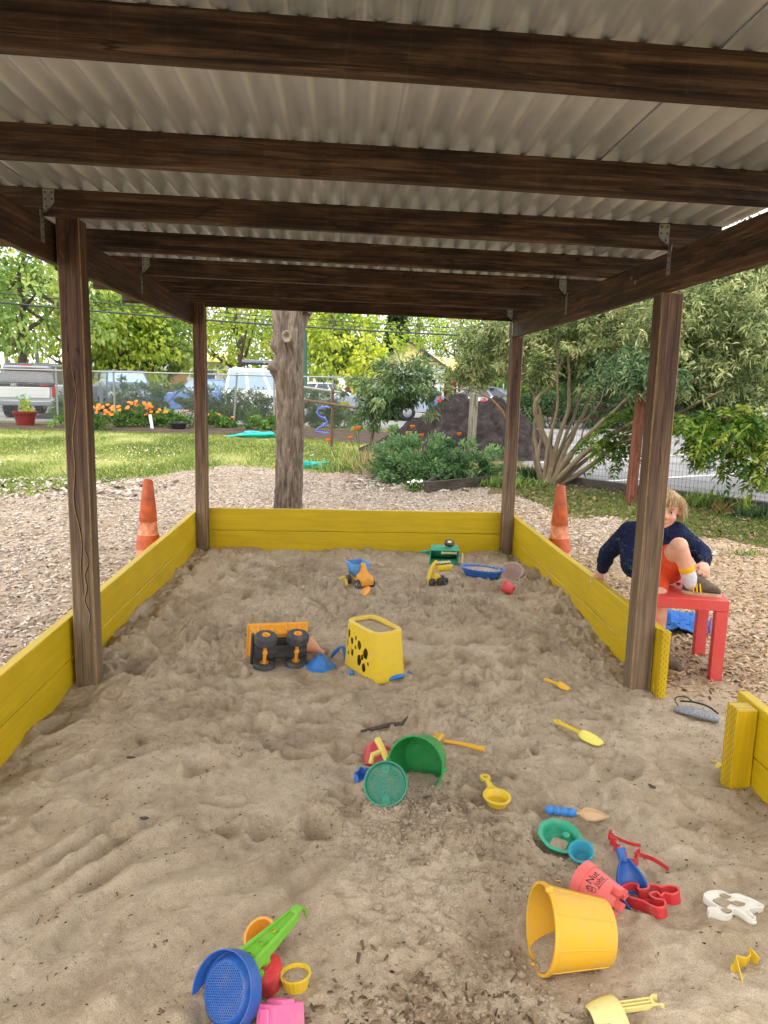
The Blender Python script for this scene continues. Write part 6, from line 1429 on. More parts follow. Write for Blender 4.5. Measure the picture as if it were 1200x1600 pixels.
for a_, b_ in ((.055, .0112), (.105, .0092), (.150, .0072)):
    MB().lathe([(b_, .017), (b_+.0022, .017), (b_+.0022, .0222), (b_, .0222), (b_, .017)], 20, Matrix.Translation((a_, 0, -.010*a_/hl))).build('hole_rim', LIME, t, smooth=40).matrix_local = HM
pathH = smooth_path([(hl, .012), (hl+.02, .012), (hl+.034, .0), (hl+.040, -.02), (hl+.046, -.046)], 3)
rings = [[(x, -.015*(1-.9*i/(len(pathH)-1)), z), (x, .015*(1-.9*i/(len(pathH)-1)), z), (x-.004, .015*(1-.9*i/(len(pathH)-1)), z-.004), (x-.004, -.015*(1-.9*i/(len(pathH)-1)), z-.004)] for i, (x, z) in enumerate(pathH)]
m = MB(); m.loft(rings); m.build('hook', LIME, t, smooth=50).matrix_local = HM
MB().lathe([(.0005, 0), (.013, 0), (.014, .006), (.0005, .012)], 16, HM @ Matrix.Translation((.05, .040, -.014))).build('peg', LIME, t, smooth=50)
p = put(428, 1556, .04); t = thing('toy_cup', 'red cup upside down under the lime handle', 'toy cup', p+Vector((-.010, .016, -.002)), (R(8), R(-10), 0))
MB().lathe([(.022, .0), (.034, .060), (.037, .060), (.037, .066), (.030, .068), (.0005, .066)], 32).build('shell', RED, t, smooth=40); MB().lathe([(.013, .067), (.014, .074), (.0005, .078)], 18, Matrix.Translation((0, .014, 0))).build('knob', LIME, t, smooth=50)
MB().lathe([(.012, .0668), (.0135, .0682), (.015, .0668)], 24).build('ring_mark', RED, t)
p = put(418, 1490, .04); t = thing('toy_cup', 'yellow cup lying behind the lime handle', 'toy cup', p+Vector((-.01, .02, .022)), basis((-.35, -.45, .75), (1, 0, 0)))
MB().lathe([(.0005, -.014), (.026, -.014), (.036, .018), (.040, .018), (.040, .024), (.034, .024), (.024, -.008), (.0005, -.008)], 34).build('shell', YELD, t, smooth=40); MB().lathe([(.014, -.008), (.015, .004), (.0005, .008)], 18).build('knob', LIME, t, smooth=50)
p = put(463, 1540, .04); t = thing('toy_cup', 'small fluted yellow cup full of sand right of the lime handle', 'toy cup', p+Vector((0, 0, -.010)), (R(-6), R(-4), 0))
MB().lathe([(.024, 0), (.0315, .034), (.034, .034), (.034, .038), (.030, .038), (.023, .006), (.024, 0)], 60, wob=lambda a: 1+.022*math.cos(20*a)).build('shell', YEL2, t, smooth=30); MB().lathe([(.0305, .030), (.02, .0325), (.0005, .031)], 28).build('sand_fill', M_sand, t)
p = put(436, 1626, .05); t = thing('sand_mould', 'pink tower-shaped sand mould cut by the bottom edge', 'sand mould', p+Vector((.002, -.002, .006)), (R(-30), R(22), R(35)))
rings = [[(-.042*k, -.034*k, z), (.042*k, -.034*k, z), (.042*k, .034*k, z), (-.042*k, .034*k, z)] for z, k in ((0, 1), (.012, 1), (.012, .92), (.060, .86))]
MB().loft(rings).build('body', ROSE, t, smooth=20, bevel=.004); MB().box((-.0, 0, .062), (.030, .056, .010)).build('ridge', ROSE, t, bevel=.003); MB().box((.039, 0, .036), (.008, .030, .036)).build('buttress', ROSE, t, bevel=.003); MB().box((-.039, 0, .036), (.008, .030, .036)).build('buttress', ROSE, t, bevel=.003)

# --- tipped-over dump truck
p = put(438, 1046, .10); tx = Vector((-.97, -.24, .03)).normalized(); up_ = Vector((0.05, -.20, .98)); up_ = (up_-tx*up_.dot(tx)).normalized(); tz = tx.cross(up_)
t = thing('toy_dump_truck', 'yellow and black toy dump truck tipped on its side, wheels to the camera', 'toy truck', p+Vector((0, .028, .074)), Matrix((tx, up_, tz)).transposed())
t.scale = (1.08, 1.08, 1.08)
# local: X forward, Y across (now vertical), Z up (now away from the camera); underside at z=0
MB().box((0, 0, .014), (.225, .062, .030)).build('chassis', BLK, t, bevel=.004); MB().box((0, 0, .030), (.19, .10, .018)).build('undertray', BLK, t, bevel=.004)
MB().box((.118, 0, .030), (.012, .150, .030)).build('bumper', BLK, t, bevel=.004)
for x in (-.068, .068):
    MB().tube([(x, -.06, .0), (x, .06, .0)], .008, 10).build('axle', YELD, t, smooth=60); MB().ell((x, 0, -.002), (.012, .012, .012), 12, 8).build('gearbox', YELD, t)
    MB().strip(smooth_path([(x-.045, -.010), (x-.03, .008), (x, .012), (x+.03, .008), (x+.045, -.010)], 3), .05, .003, closed=False, M=Matrix.Translation((0, -.02, .005)) @ Matrix.Rotation(R(90), 4, 'X')).build('mudguard', BLK, t, smooth=40)
    for s in (-1, 1):
        Mx = Matrix.Translation((x, s*.066, .0)) @ Matrix.Rotation(R(90), 4, 'X')
        o = MB().lathe([(.016, -.021), (.040, -.021), (.047, -.015), (.048, 0), (.047, .015), (.040, .021), (.016, .021), (.016, -.021)], 36, Mx, wob=lambda a: 1+.012*math.copysign(1, math.sin(18*a))).build('wheel', GREYR, t, smooth=40)
        MB().lathe([(.0005, -.010), (.010, -.010), (.013, -.0225), (.018, -.0225), (.018, .0225), (.013, .0225), (.010, .010), (.0005, .010)], 24, Mx).build('hub', YELD, o, smooth=40)
MB().loft([[(-.12, -.066, .045), (.10, -.066, .045), (.10, .066, .045), (-.12, .066, .045)], [(-.130, -.076, .105), (.130, -.076, .105), (.130, .076, .105), (-.130, .076, .105)]]).build('dump_bed', YELD, t, bevel=.004)
MB().strip([(-.130, -.076), (.130, -.076), (.130, .076), (-.130, .076)], .016, .008, z0=.098).build('bed_rim', YELD, t, bevel=.002)
for k in range(4): MB().box((-.09+.06*k, .0715, .075), (.008, .012, .055)).build('bed_rib', YELD, t, bevel=.002)
MB().loft([[(.075, -.05, .04), (.125, -.05, .04), (.125, .05, .04), (.075, .05, .04)], [(.08, -.045, .10), (.115, -.045, .10), (.115, .045, .10), (.08, .045, .10)]]).build('cab', YELD, t, bevel=.005)
# --- blue cone, peach funnel
p = put(500, 1044, .05); t = thing('sand_funnel', 'blue cone-shaped lid in front of the peach funnel', 'sand toy', p+Vector((0, .02, -.002)), (R(4), 0, 0))
MB().lathe([(.066, 0), (.070, .003), (.070, .010), (.062, .014), (.055, .020), (.052, .026), (.020, .056), (.018, .062), (.012, .063), (.011, .058), (.0005, .058)], 40).build('cone', plastic('toy_azure', (18, 116, 196)), t, smooth=35)
p = put(497, 1024, .03); t = thing('sand_funnel', 'faded peach funnel lying against the tipped dump truck', 'sand toy', p+Vector((-.012, .02, .035)), basis((-.82, .25, .38), (0, 0, 1)))
MB().lathe([(.006, -.045), (.010, -.045), (.012, -.02), (.047, .045), (.050, .045), (.044, .045), (.008, -.02), (.006, -.045)], 30).build('cone', PEACH, t, smooth=45)
# --- upturned yellow tub with holes, blue handle pieces
cx_, cy_ = .150, 3.315; tz_ = sand_z(cx_, cy_); flat_spot(cx_, cy_, .12, tz_)
t = thing('sand_tub', 'upturned yellow oval tub with round holes in its side, in the middle of the sand', 'sand toy', (cx_, cy_, tz_-.012), R(-60))
t.scale = (1.04, 1.14, 1.0)
def sup(a, lx, wy, e=.42):
    c_, s_ = math.cos(a), math.sin(a); return (lx*math.copysign(abs(c_)**e, c_), wy*math.copysign(abs(s_)**e, s_))
n = 220; nzr = 60; hT = .222
holes = [(-.095, .165, .017, .021), (-.105, .118, .015, .020), (-.060, .140, .013, .018), (-.028, .160, .008, .010), (.004, .140, .016, .023), (-.026, .118, .008, .011), (.058, .118, .021, .026), (.010, .072, .018, .027), (-.052, .088, .012, .018), (.050, .050, .016, .022), (-.088, .072, .008, .010), (.034, .092, .010, .014), (.080, .074, .007, .010)]
n = 170; nzr = 48; den = [sup(2*PI*i/4000, .135, .072) for i in range(4000)]; cum = [0.0]
for i in range(4000): cum.append(cum[-1]+math.dist(den[i], den[(i+1) % 4000]))
per = [den[int(np.searchsorted(cum, cum[-1]*i/n)) % 4000] for i in range(n)]; V = []; inh = []
for j in range(nzr+1):
    z_ = hT*j/nzr; k = 1.10-.14*j/nzr
    for i in range(n):
        x, y, zz_ = per[i][0]*k, per[i][1]*k, z_
        if y < -.045:                                # pull the grid onto the hole outlines so that they come out round
            for hx_, hz_, rx_, rz_ in holes:
                e_ = math.hypot((x-hx_)/rx_, (zz_-hz_)/rz_)
                if .70 < e_ < 1.30: x, zz_ = hx_+(x-hx_)/e_, hz_+(zz_-hz_)/e_; break
        V.append((x, y, zz_))
F_ = []
for j in range(nzr):
    for i in range(n):
        q4 = (j*n+i, j*n+(i+1) % n, (j+1)*n+(i+1) % n, (j+1)*n+i); mx = sum(V[w_][0] for w_ in q4)/4; my = sum(V[w_][1] for w_ in q4)/4; mz = sum(V[w_][2] for w_ in q4)/4
        if my < -.045 and any(((mx-hx_)/rx_)**2+((mz-hz_)/rz_)**2 < .9 for hx_, hz_, rx_, rz_ in holes): continue
        F_.append(q4)
m = MB(); m.add(V, F_); o = m.build('wall', YEL2, t, smooth=50); s = o.modifiers.new('thickness', 'SOLIDIFY'); s.thickness = .004; s.offset = -1
def rimring(k0, k1, z0, z1):
    m = MB(); r0 = [sup(2*PI*i/90, .135*k0, .072*k0) for i in range(90)]; r1 = [sup(2*PI*i/90, .135*k1, .072*k1+.0) for i in range(90)]
    m.add([(x, y, z0) for x, y in r0]+[(x, y, z1) for x, y in r1], [(i, (i+1) % 90, 90+(i+1) % 90, 90+i) for i in range(90)]); return m
m = rimring(.963, .93, hT, hT+.004); 
r1_ = [sup(2*PI*i/90, .135*.93, .072*.93) for i in range(90)]; r2_ = [sup(2*PI*i/90, .135*.83, .072*.76) for i in range(90)]; r3_ = [sup(2*PI*i/90, .135*.82, .072*.75) for i in range(90)]
m.add([(x, y, hT+.004) for x, y in r1_]+[(x, y, hT+.002) for x, y in r2_]+[(x, y, hT-.012) for x, y in r3_], [(i, (i+1) % 90, 90+(i+1) % 90, 90+i) for i in range(90)]+[(90+i, 90+(i+1) % 90, 180+(i+1) % 90, 180+i) for i in range(90)]); m.build('top_rim', YEL2, t, smooth=50)
m = MB(); m.add([(x*1.02, y*1.02, hT-.012+.004*math.sin(9*x)*1) for x, y in r3_]+[(0, 0, hT-.010)], [(i, (i+1) % 90, 90) for i in range(90)]); m.build('sand_fill', M_sand, t, smooth=60)
for lab, px, py, pts, r_ in (('blue loop handle piece sticking up left of the yellow tub', 533, 1032, [(-.050, .04, .0), (-.03, .01, .040), (-.010, -.01, .072), (.010, -.012, .080), (.020, -.004, .04), (.022, -.015, -.01)], .0095),
                             ('blue plastic stub under the left corner of the yellow tub', 549, 1054, [(-.014, .004, .008), (.0, 0, .012), (.014, -.004, .008)], .011),
                             ('blue curved handle end at the right foot of the yellow tub', 621, 1064, [(-.045, -.012, .004), (-.015, -.006, .016), (.02, .006, .018), (.045, .03, .008)], .0105),
                             ('tiny blue clip in the sand right of the yellow tub', 641, 1046, [(-.012, .012, .012), (0, .004, .010), (.010, -.012, .006)], .0045)):
    p = put(px, py); o = MB().tube(pts, r_, 10).build('handle_piece', plastic('toy_azure', (18, 116, 196)), smooth=70); o.location = p; sb_ = o.modifiers.new('sub', 'SUBSURF'); sb_.levels = sb_.render_levels = 1; tag(o, lab, 'toy part')

# --- little blue and yellow tipper
p = put(562, 916, .09); t = thing('toy_tipper', 'toy tipper with a yellow cab and sky blue skip', 'toy truck', p+Vector((0, .05, .0)), (R(0), R(2), R(-62)))
# local X forward (towards the camera-right)
rings = [[(.028, -.045, .025), (.105, -.045, .02), (.105, .045, .02), (.028, .045, .025)], [(.030, -.047, .060), (.112, -.046, .058), (.112, .046, .058), (.030, .047, .060)], [(.032, -.044, .082), (.100, -.040, .076), (.100, .040, .076), (.032, .044, .082)], [(.034, -.026, .10), (.072, -.022, .098), (.072, .022, .098), (.034, .026, .10)], [(.030, -.016, .135), (.056, -.014, .135), (.056, .014, .135), (.030, .016, .135)], [(.022, -.013, .155), (.045, -.011, .158), (.045, .011, .158), (.022, .013, .155)]]
MB().loft(rings).build('cab', YELD, t, smooth=50, bevel=.006, seg=3); MB().box((.108, 0, .064), (.006, .018, .007)).build('badge', SKY, t, bevel=.001)
m = MB(); m.loft([[(-.075, -.040, .060), (.020, -.040, .060), (.020, .040, .060), (-.075, .040, .060)], [(-.095, -.058, .145), (.030, -.058, .140), (.030, .058, .140), (-.095, .058, .145)]], caps=False); m.add([(-.075, -.040, .060), (.020, -.040, .060), (.020, .040, .060), (-.075, .040, .060)], [(3, 2, 1, 0)])
o = m.build('skip', SKY, t, smooth=20); s = o.modifiers.new('thickness', 'SOLIDIFY'); s.thickness = .006; MB().strip([(-.096, -.059), (.031, -.059), (.031, .059), (-.096, .059)], .008, .010, z0=.138).build('skip_rim', SKY, t, bevel=.002)
MB().box((-.01, 0, .040), (.15, .05, .03)).build('chassis', YELD, t, bevel=.004)
for x in (-.055, .070):
    for s in (-1, 1):
        Mx = Matrix.Translation((x, s*.052, .028)) @ Matrix.Rotation(R(90), 4, 'X'); o = MB().lathe([(.0005, -.011), (.022, -.011), (.030, -.008), (.031, 0), (.030, .008), (.022, .011), (.0005, .011)], 26, Mx).build('wheel', GREYR, t, smooth=45)
        MB().lathe([(.0005, -.0125), (.010, -.0125), (.012, -.010), (.012, .010), (.010, .0125), (.0005, .0125)], 16, Mx).build('hub', plastic('toy_hub_grey', (136, 138, 146)), o)
p = put(540, 916); t = thing('toy_digger_arm', 'small yellow digger scoop beside the tipper\'s rear wheel', 'toy part', p+Vector((0, .01, .006)), R(-40)); MB().tube([(-.03, .01, .035), (.0, .004, .03), (.014, 0, .0)], .009, 8).build('arm', YEL2, t, smooth=60); MB().box((-.035, .01, .038), (.028, .05, .016)).build('scoop', YEL2, t, bevel=.004)
p = put(571, 932, .03); t = thing('plastic_disc', 'amber disc lid half buried in front of the tipper', 'disc', p+Vector((0, .012, .008)), basis((-.62, -.2, .6), (0, 0, 1))); MB().lathe([(.0005, -.012), (.026, -.012), (.040, -.004), (.044, .004), (.047, .004), (.047, .011), (.041, .011), (.036, .004), (.0005, .002)], 34).build('disc', YELD, t, smooth=40)
# --- green trailer on its side by the back boards
p = put(690, 877, .10); tx = Vector((-1, .05, 0)).normalized(); up_ = Vector((.0, -.42, .9)).normalized(); tz = tx.cross(up_)
t = thing('toy_trailer', 'green toy trailer lying on its side against the back boards', 'toy trailer', (p.x, 5.46, p.z+.066), Matrix((tx, up_, tz)).transposed())
# local Z is away from the camera here, so the open box looks back along -Z
m = MB(); a, b, h = .105, .062, .075
m.loft([[(-a, -b, 0), (a, -b, 0), (a, b, 0), (-a, b, 0)], [(-a*.96, -b*.94, h), (a*.92, -b*.94, h), (a*.92, b*.94, h), (-a*.96, b*.94, h)]], caps=False); m.add([(-a*.96, -b*.94, h), (a*.92, -b*.94, h), (a*.92, b*.94, h), (-a*.96, b*.94, h)], [(0, 1, 2, 3)])
o = m.build('box', SEAG, t, smooth=20); s = o.modifiers.new('thickness', 'SOLIDIFY'); s.thickness = .007
MB().strip([(-a, -b), (a, -b), (a, b), (-a, b)], .012, .012, z0=-.006).build('box_rim', SEAG, t, bevel=.003)
MB().loft([[(a, -.022, .045), (a, .022, .045), (a, .022, .065), (a, -.022, .065)], [(a+.045, -.008, .048), (a+.045, .008, .048), (a+.045, .008, .062), (a+.045, -.008, .062)], [(a+.075, -.006, .05), (a+.075, .006, .05), (a+.075, .006, .06), (a+.075, -.006, .06)]]).build('drawbar', SEAG, t, bevel=.003)
for s in (-1, 1):
    Mx = Matrix.Translation((-.035, s*.086, .058)) @ Matrix.Rotation(R(90), 4, 'X'); o = MB().lathe([(.0005, -.013), (.022, -.013), (.036, -.010), (.038, 0), (.036, .010), (.022, .013), (.0005, .013)], 26, Mx).build('wheel', BLK, t, smooth=45); MB().lathe([(.0005, -.0145), (.014, -.0145), (.018, -.011), (.018, .011), (.014, .0145), (.0005, .0145)], 18, Mx).build('hub', CRM, o)
for k in (.043, .052): MB().box((-.03, k, -.012), (.115, .005, .006)).build('fence_rail', CRM, t, bevel=.001)
for k in (-.08, -.03, .02): MB().box((k, .047, -.012), (.007, .020, .008)).build('fence_post', CRM, t, bevel=.001)
for k in (-.04, -.02, 0, .02): MB().box((-.135, k, .0), (.010, .005, .05)).build('gate_bar', CRM, t, bevel=.001)
for k in (-.018, .018): MB().box((-.135, -.008, k), (.006, .075, .006)).build('gate_rail', CRM, t, bevel=.001)
# --- yellow loader
p = put(684, 914, .06); t = thing('toy_loader', 'yellow toy loader with black wheels and a raised toothed bucket', 'toy loader', p+Vector((0, .03, .0)), R(20))
MB().tube([(-.070, -.02, .010), (-.072, -.02, .055), (-.055, -.01, .10), (-.030, .0, .135), (-.005, .01, .150)], [.013, .014, .014, .012, .010], 8).build('arm', YEL2, t, smooth=40); MB().box((-.02, 0, .045), (.07, .045, .035)).build('body', YEL2, t, bevel=.006); MB().tube([(-.055, -.01, .10), (-.02, 0, .05)], .009, 8).build('strut', YEL2, t)
rings = [[(x, -.010+.035*math.cos(a_), .118+.035*math.sin(a_)) for a_ in np.linspace(R(150), R(350), 9)] for x in (-.015, .085)]
m = MB(); V = rings[0]+rings[1]; m.add(V, [(i, i+1, 9+i+1, 9+i) for i in range(8)]+[tuple(range(9)), tuple(range(17, 8, -1))]); o = m.build('scoop', YEL2, t, smooth=40); s = o.modifiers.new('thickness', 'SOLIDIFY'); s.thickness = .004
for k in range(5): MB().box((-.006+.022*k, .0, .142), (.010, .034, .010)).build('tooth', CRM, t, bevel=.002)
for x, y in ((-.06, -.045), (.0, -.042), (.035, -.036), (.04, .03), (-.02, .04)):
    Mx = Matrix.Translation((x, y, .024)) @ Matrix.Rotation(R(90), 4, 'X') @ Matrix.Rotation(R(20), 4, 'Y'); o = MB().lathe([(.008, -.013), (.020, -.013), (.026, -.009), (.026, .009), (.020, .013), (.008, .013), (.008, -.013)], 22, Mx, wob=lambda a: 1+.03*math.copysign(1, math.sin(10*a))).build('wheel', BLK, t, smooth=40)
# --- blue battlement bowl, taupe fluted mould, red cup
t = thing('sand_mould', 'blue crescent-shaped bowl with a notched rim, filled with sand', 'sand mould', (.965, 5.06, sand_z(.96, 5.0)-.004), R(-28))
m = MB(); cres = [sup(a, .155, .085, .8) for a in [2*PI*i/60 for i in range(60)]]
m.loft([[(x*.72, y*.62, 0) for x, y in cres], [(x*.93, y*.92, .050) for x, y in cres], [(x, y, .062) for x, y in cres], [(x*.95, y*.93, .062) for x, y in cres], [(x*.80, y*.76, .03) for x, y in cres]], caps=True); m.build('bowl', plastic('toy_royal', (10, 98, 190)), t, smooth=40)
m = MB()
for i in range(0, 60, 2): x, y = cres[i]; o = MB().box((x*.975, y*.965, .066), (.010, .010, .010)).build('battlement', plastic('toy_notch', (92, 150, 216)), t, bevel=.001)
MB().loft([[(x*.94, y*.92, .05) for x, y in cres], [(x*.5, y*.5, .062) for x, y in cres]], caps=True).build('sand_fill', M_sand, t, smooth=60)
p = put(800, 908, .06); d = Vector((-.28, -.52, .80)).normalized(); t = thing('cake_mould', 'sandy taupe fluted cake mould beside the back right post', 'cake mould', (p.x+.01, p.y+.05, p.z+.012), basis(d, (1, 0, 0)))
MB().lathe([(.0005, 0), (.045, 0), (.082, .055), (.088, .055), (.088, .060), (.079, .060), (.043, .008), (.0005, .006)], 96, wob=lambda a: 1+.035*math.cos(12*a)).build('shell', TAUPE, t, smooth=40)
d = Vector((-.75, .45, .30)).normalized(); p = put(800, 925, .04); t = thing('toy_cup', 'small red toy cup lying in front of the taupe cake mould', 'toy cup', (p.x+.005, p.y+.01, p.z+.026), basis(d, (0, 0, 1)))
bucket_mesh(.030, .038, .062, rim=.006).build('shell', plastic('toy_coral_red', (222, 52, 66)), t, smooth=40); MB().lathe([(.026, -.003), (.030, -.003), (.030, .004), (.026, .004), (.026, -.003)], 28).build('foot_ring', plastic('toy_coral_red', (222, 52, 66)), t)
# --- natural bits
M_twig = simple('dark_twig', (84, 70, 62), .9, .3, 30, bump=.4)
pa, pb = put(564, 1142), put(637, 1133); o = MB().tube([pa+Vector((0, 0, .006)), pa*.7+pb*.3+Vector((0, 0, .008)), pa*.4+pb*.6+Vector((0, .004, .012)), pa*.12+pb*.88+Vector((0, 0, .010)), pb+Vector((0, 0, .036))], [.005, .008, .009, .008, .002], 8).build('driftwood_twig', M_twig, smooth=60); tag(o, 'dark driftwood twig lying in the middle of the sand', 'twig')
b_ = Vector((1.243, 5.845, .05)); o = MB().tube([b_, b_+Vector((.012, -.06, .015)), b_+Vector((.03, -.16, -.01)), b_+Vector((.03, -.30, -.05))], .005, 7).build('dark_root', M_twig, smooth=60); tag(o, 'thin dark stick curving out of the sand at the back right post', 'twig')
p = put(836, 951); o = MB().box((0, 0, .004), (.016, .010, .008)).build('orange_scrap', plastic('toy_orange', (240, 110, 40)), bevel=.002); o.location = p; tag(o, 'tiny orange scrap alone in the far right sand', 'scrap')
for i, (px, py, L_, a_) in enumerate(((1018, 1230, .035, 1.9), (668, 1247, .03, .3), (205, 1185, .03, .1), (225, 1288, .03, .2), (700, 1268, .02, 2.2))):
    p = put(px, py); o = MB().prism([(-L_/2, -.004), (L_*.1, -.006), (L_/2, -.001), (L_*.2, .005), (-L_/2, .003)], 0, .005).build('bark_piece', M_twig, bevel=.001); o.location = p+Vector((0, 0, .002)); o.rotation_euler = (.15, .1, a_)
    tag(o, ('larger bark piece in the sand left of the yellow stake', 'dark bark piece right of the green bucket', 'bark piece near the left boards below the front left post', 'bark piece in the smooth sand at the far left', 'bark piece in the sand below the green bucket')[i], 'bark piece', 'larger bark pieces in the sand')
pt = put(1012, 1089); o = MB().ell((0, 0, 0), (.024, .014, .010), 10, 7).build('stone', simple('brown_stone', (140, 112, 88), .9, .2, 30, bump=.4)); o.location = pt; tag(o, 'small brown stone at the foot of the front right post', 'stone')
# --- grey slipper in the entrance
p = (put(1060, 1112)+put(1118, 1128))/2; zs_ = p.z; t = thing('slipper', 'grey fuzzy slipper with a black edge lying in the entrance', 'slipper', (p.x, p.y, zs_), R(-38))
q = NT('grey_felt'); v = q.coord(); M_felt = q.fin(q.ramp(q.noise(v, 130, 4, .7), [(.3, sr(96, 98, 102)), (.7, sr(170, 172, 176))]), 1, q.bump(q.noise(v, 200, 4), .8, .006))
rings = []
for u in np.linspace(0, 1, 11):
    wv_ = .034*math.sin(PI*(.10+.82*u))**.6+.002; hv = .030*math.sin(PI*(.15+.7*u))**.7; rings.append([(-.085+.17*u, wv_*math.cos(a_), .010+hv*.55*(1+math.sin(a_))-.008) for a_ in [2*PI*k/16 for k in range(16)]])
MB().loft(rings).build('upper', M_felt, t, smooth=70)
MB().tube(sp3([(-.075, .030, .036), (-.03, .040, .042), (.03, .038, .040), (.075, .022, .026)]), .004, 8).build('edge_band', M_trim, t, smooth=60)
MB().tube(sp3([(-.08, .02, .02), (-.098, .040, .035), (-.085, .058, .045), (-.055, .058, .048), (-.03, .045, .04)]), .0025, 6).build('strap', M_trim, t, smooth=60)

# ================================================================== RED TABLE, CLOTH, BOY
M_redp = plastic('table_red', (208, 58, 50), .4, .16)
FRc, BRc = Vector((1.785, 3.29, 0)), Vector((1.875, 3.67, 0)); sdv = (BRc-FRc).normalized(); fdv = Vector((-sdv.y, sdv.x, 0))
TW, TD, TZ = .37, .40, .362; ctr_ = FRc+fdv*TW/2+sdv*TD/2
tab = thing('side_table', 'small red square side table the boy sits on', 'table', (ctr_.x, ctr_.y, GZ), Matrix((-fdv, sdv, Vector((0, 0, 1)))).transposed())
th_ = TZ-GZ
MB().box((0, 0, th_-.026), (TW, TD, .052)).build('table_top', M_redp, tab, bevel=.003)
for sx_ in (-1, 1):
    for sy_ in (-1, 1):
        MB().box((sx_*(TW/2-.0275), sy_*(TD/2-.0275), (th_-.0535)/2+.0), (.055, .055, th_-.0535)).build('leg', M_redp, tab, bevel=.003)
# small things on the table
for i, (px, py, r_, rgb, lab) in enumerate(((1060, 914, (.014, .009, .007), (70, 72, 80), 'dark pebble on the red table next to the shoe'), (1049, 917, (.018, .007, .003), (150, 130, 96), 'dry leaf scrap on the red table beside the boy\'s thigh'))):
    p = onz(px, py, TZ); o = MB().ell((0, 0, r_[2]), r_, 10, 6).build(('pebble', 'leaf_scrap')[i], simple('scrap_%d' % i, rgb, .8, .2, 30)); o.location = (p.x, p.y, TZ); tag(o, lab, ('pebble', 'leaf')[i])
# crumpled blue jacket under the table
M_cloth = simple('blue_fleece', (58, 104, 172), .9, .16, 40, bump=.25, spec=.15)
p = onz(1068, 985, GZ); gx_, gy_ = np.meshgrid(np.linspace(-.19, .19, 90), np.linspace(-.16, .16, 80))
hc = .030+.05*np.exp(-((gx_+.05)/.10)**2-((gy_-.03)/.08)**2)+.022*ridged(gx_*9+.3*pnoise(gx_*8, gy_*8, 3), gy_*13, 121)+.010*fbm(gx_*22, gy_*22, 2, 123)
edge = np.clip(1.12-np.sqrt((gx_/.19)**2+(gy_/.16)**2)*(1+.25*pnoise(gx_*11, gy_*11, 125)), 0, 1); hc = np.where(edge > 0, hc*np.clip(edge*6, 0, 1)**.5, -.03)
idx = np.arange(gx_.size).reshape(gx_.shape); Fq = np.stack([idx[:-1, :-1], idx[:-1, 1:], idx[1:, 1:], idx[1:, :-1]], -1).reshape(-1, 4); keepf = (edge.ravel()[Fq] > 0).all(1)
jk = thing('jacket', 'crumpled blue fleece jacket on the chips under the red table', 'jacket', (p.x-.02, p.y+.05, GZ+.008))
np_obj('cloth', np.stack([gx_, gy_, hc], -1).reshape(-1, 3), Fq[keepf], M_cloth, jk, smooth=True).modifiers.new('thickness', 'SOLIDIFY').thickness = .006
MB().tube([(-.14, -.09, .03), (-.05, -.11, .05), (.06, -.10, .035), (.13, -.06, .03)], .006, 8).build('hem', simple('navy_trim', (30, 40, 66), .9, .1, 30), jk, smooth=60)
MB().loft([[(.06+.05*u, -.13+.02*math.cos(a_)*1.2+.03*u, .022+.020*math.sin(a_)) for a_ in [2*PI*k/12 for k in range(12)]] for u in np.linspace(0, 1.6, 8)]).build('sleeve', M_cloth, jk, smooth=70)
p = at(1112, 985, 3.95); o = MB().loft([[(-.014, -.01, 0), (.014, -.01, 0), (.014, .012, 0), (-.014, .012, 0)], [(-.013, -.006, .08), (.013, -.006, .08), (.013, .010, .08), (-.013, .010, .08)], [(-.008, -.002, .10), (.008, -.002, .10), (.008, .006, .10), (-.008, .006, .10)]]).build('water_bottle', simple('purple_print', (150, 110, 150), .5, .35, 40)); o.location = (p.x, 3.95, GZ+.01); tag(o, 'purple patterned pouch standing behind the red table leg', 'pouch')

def capsule(m, a, b, ra, rb, n=14, sq=(1, 1)):
    a = Vector(a); b = Vector(b); d_ = b-a; L_ = d_.length
    if L_ < 1e-5: return m.ell(a, (ra, ra, ra), n, 9)
    prof = [(max(ra*math.cos(t_), 1e-4), ra*math.sin(t_)) for t_ in np.linspace(-PI/2, 0, 5)]+[(max(rb*math.cos(t_), 1e-4), L_+rb*math.sin(t_)) for t_ in np.linspace(0, PI/2, 5)]
    return m.lathe(prof, n, Matrix.Translation(a) @ basis(d_, (1, .2, .1)).to_4x4(), sx=sq[0], sy=sq[1])
def flesh(name, m, mat, parent, voxel=.004, it=6, fac=.5):
    o = m.build(name+'_raw', None, None, smooth=0)
    r_ = o.modifiers.new('r', 'REMESH'); r_.mode = 'VOXEL'; r_.voxel_size = voxel; r_.use_smooth_shade = True
    s = o.modifiers.new('s', 'SMOOTH'); s.factor = fac; s.iterations = it
    dg = bpy.context.evaluated_depsgraph_get(); me = bpy.data.meshes.new_from_object(o.evaluated_get(dg)); bpy.data.objects.remove(o)
    me.name = name; me.materials.clear(); me.materials.append(mat); me.shade_smooth()
    w_ = bpy.data.objects.new(name, me); C.objects.link(w_); w_.parent = parent
    if parent is not None: w_.matrix_parent_inverse = parent.matrix_basis.inverted()
    return w_
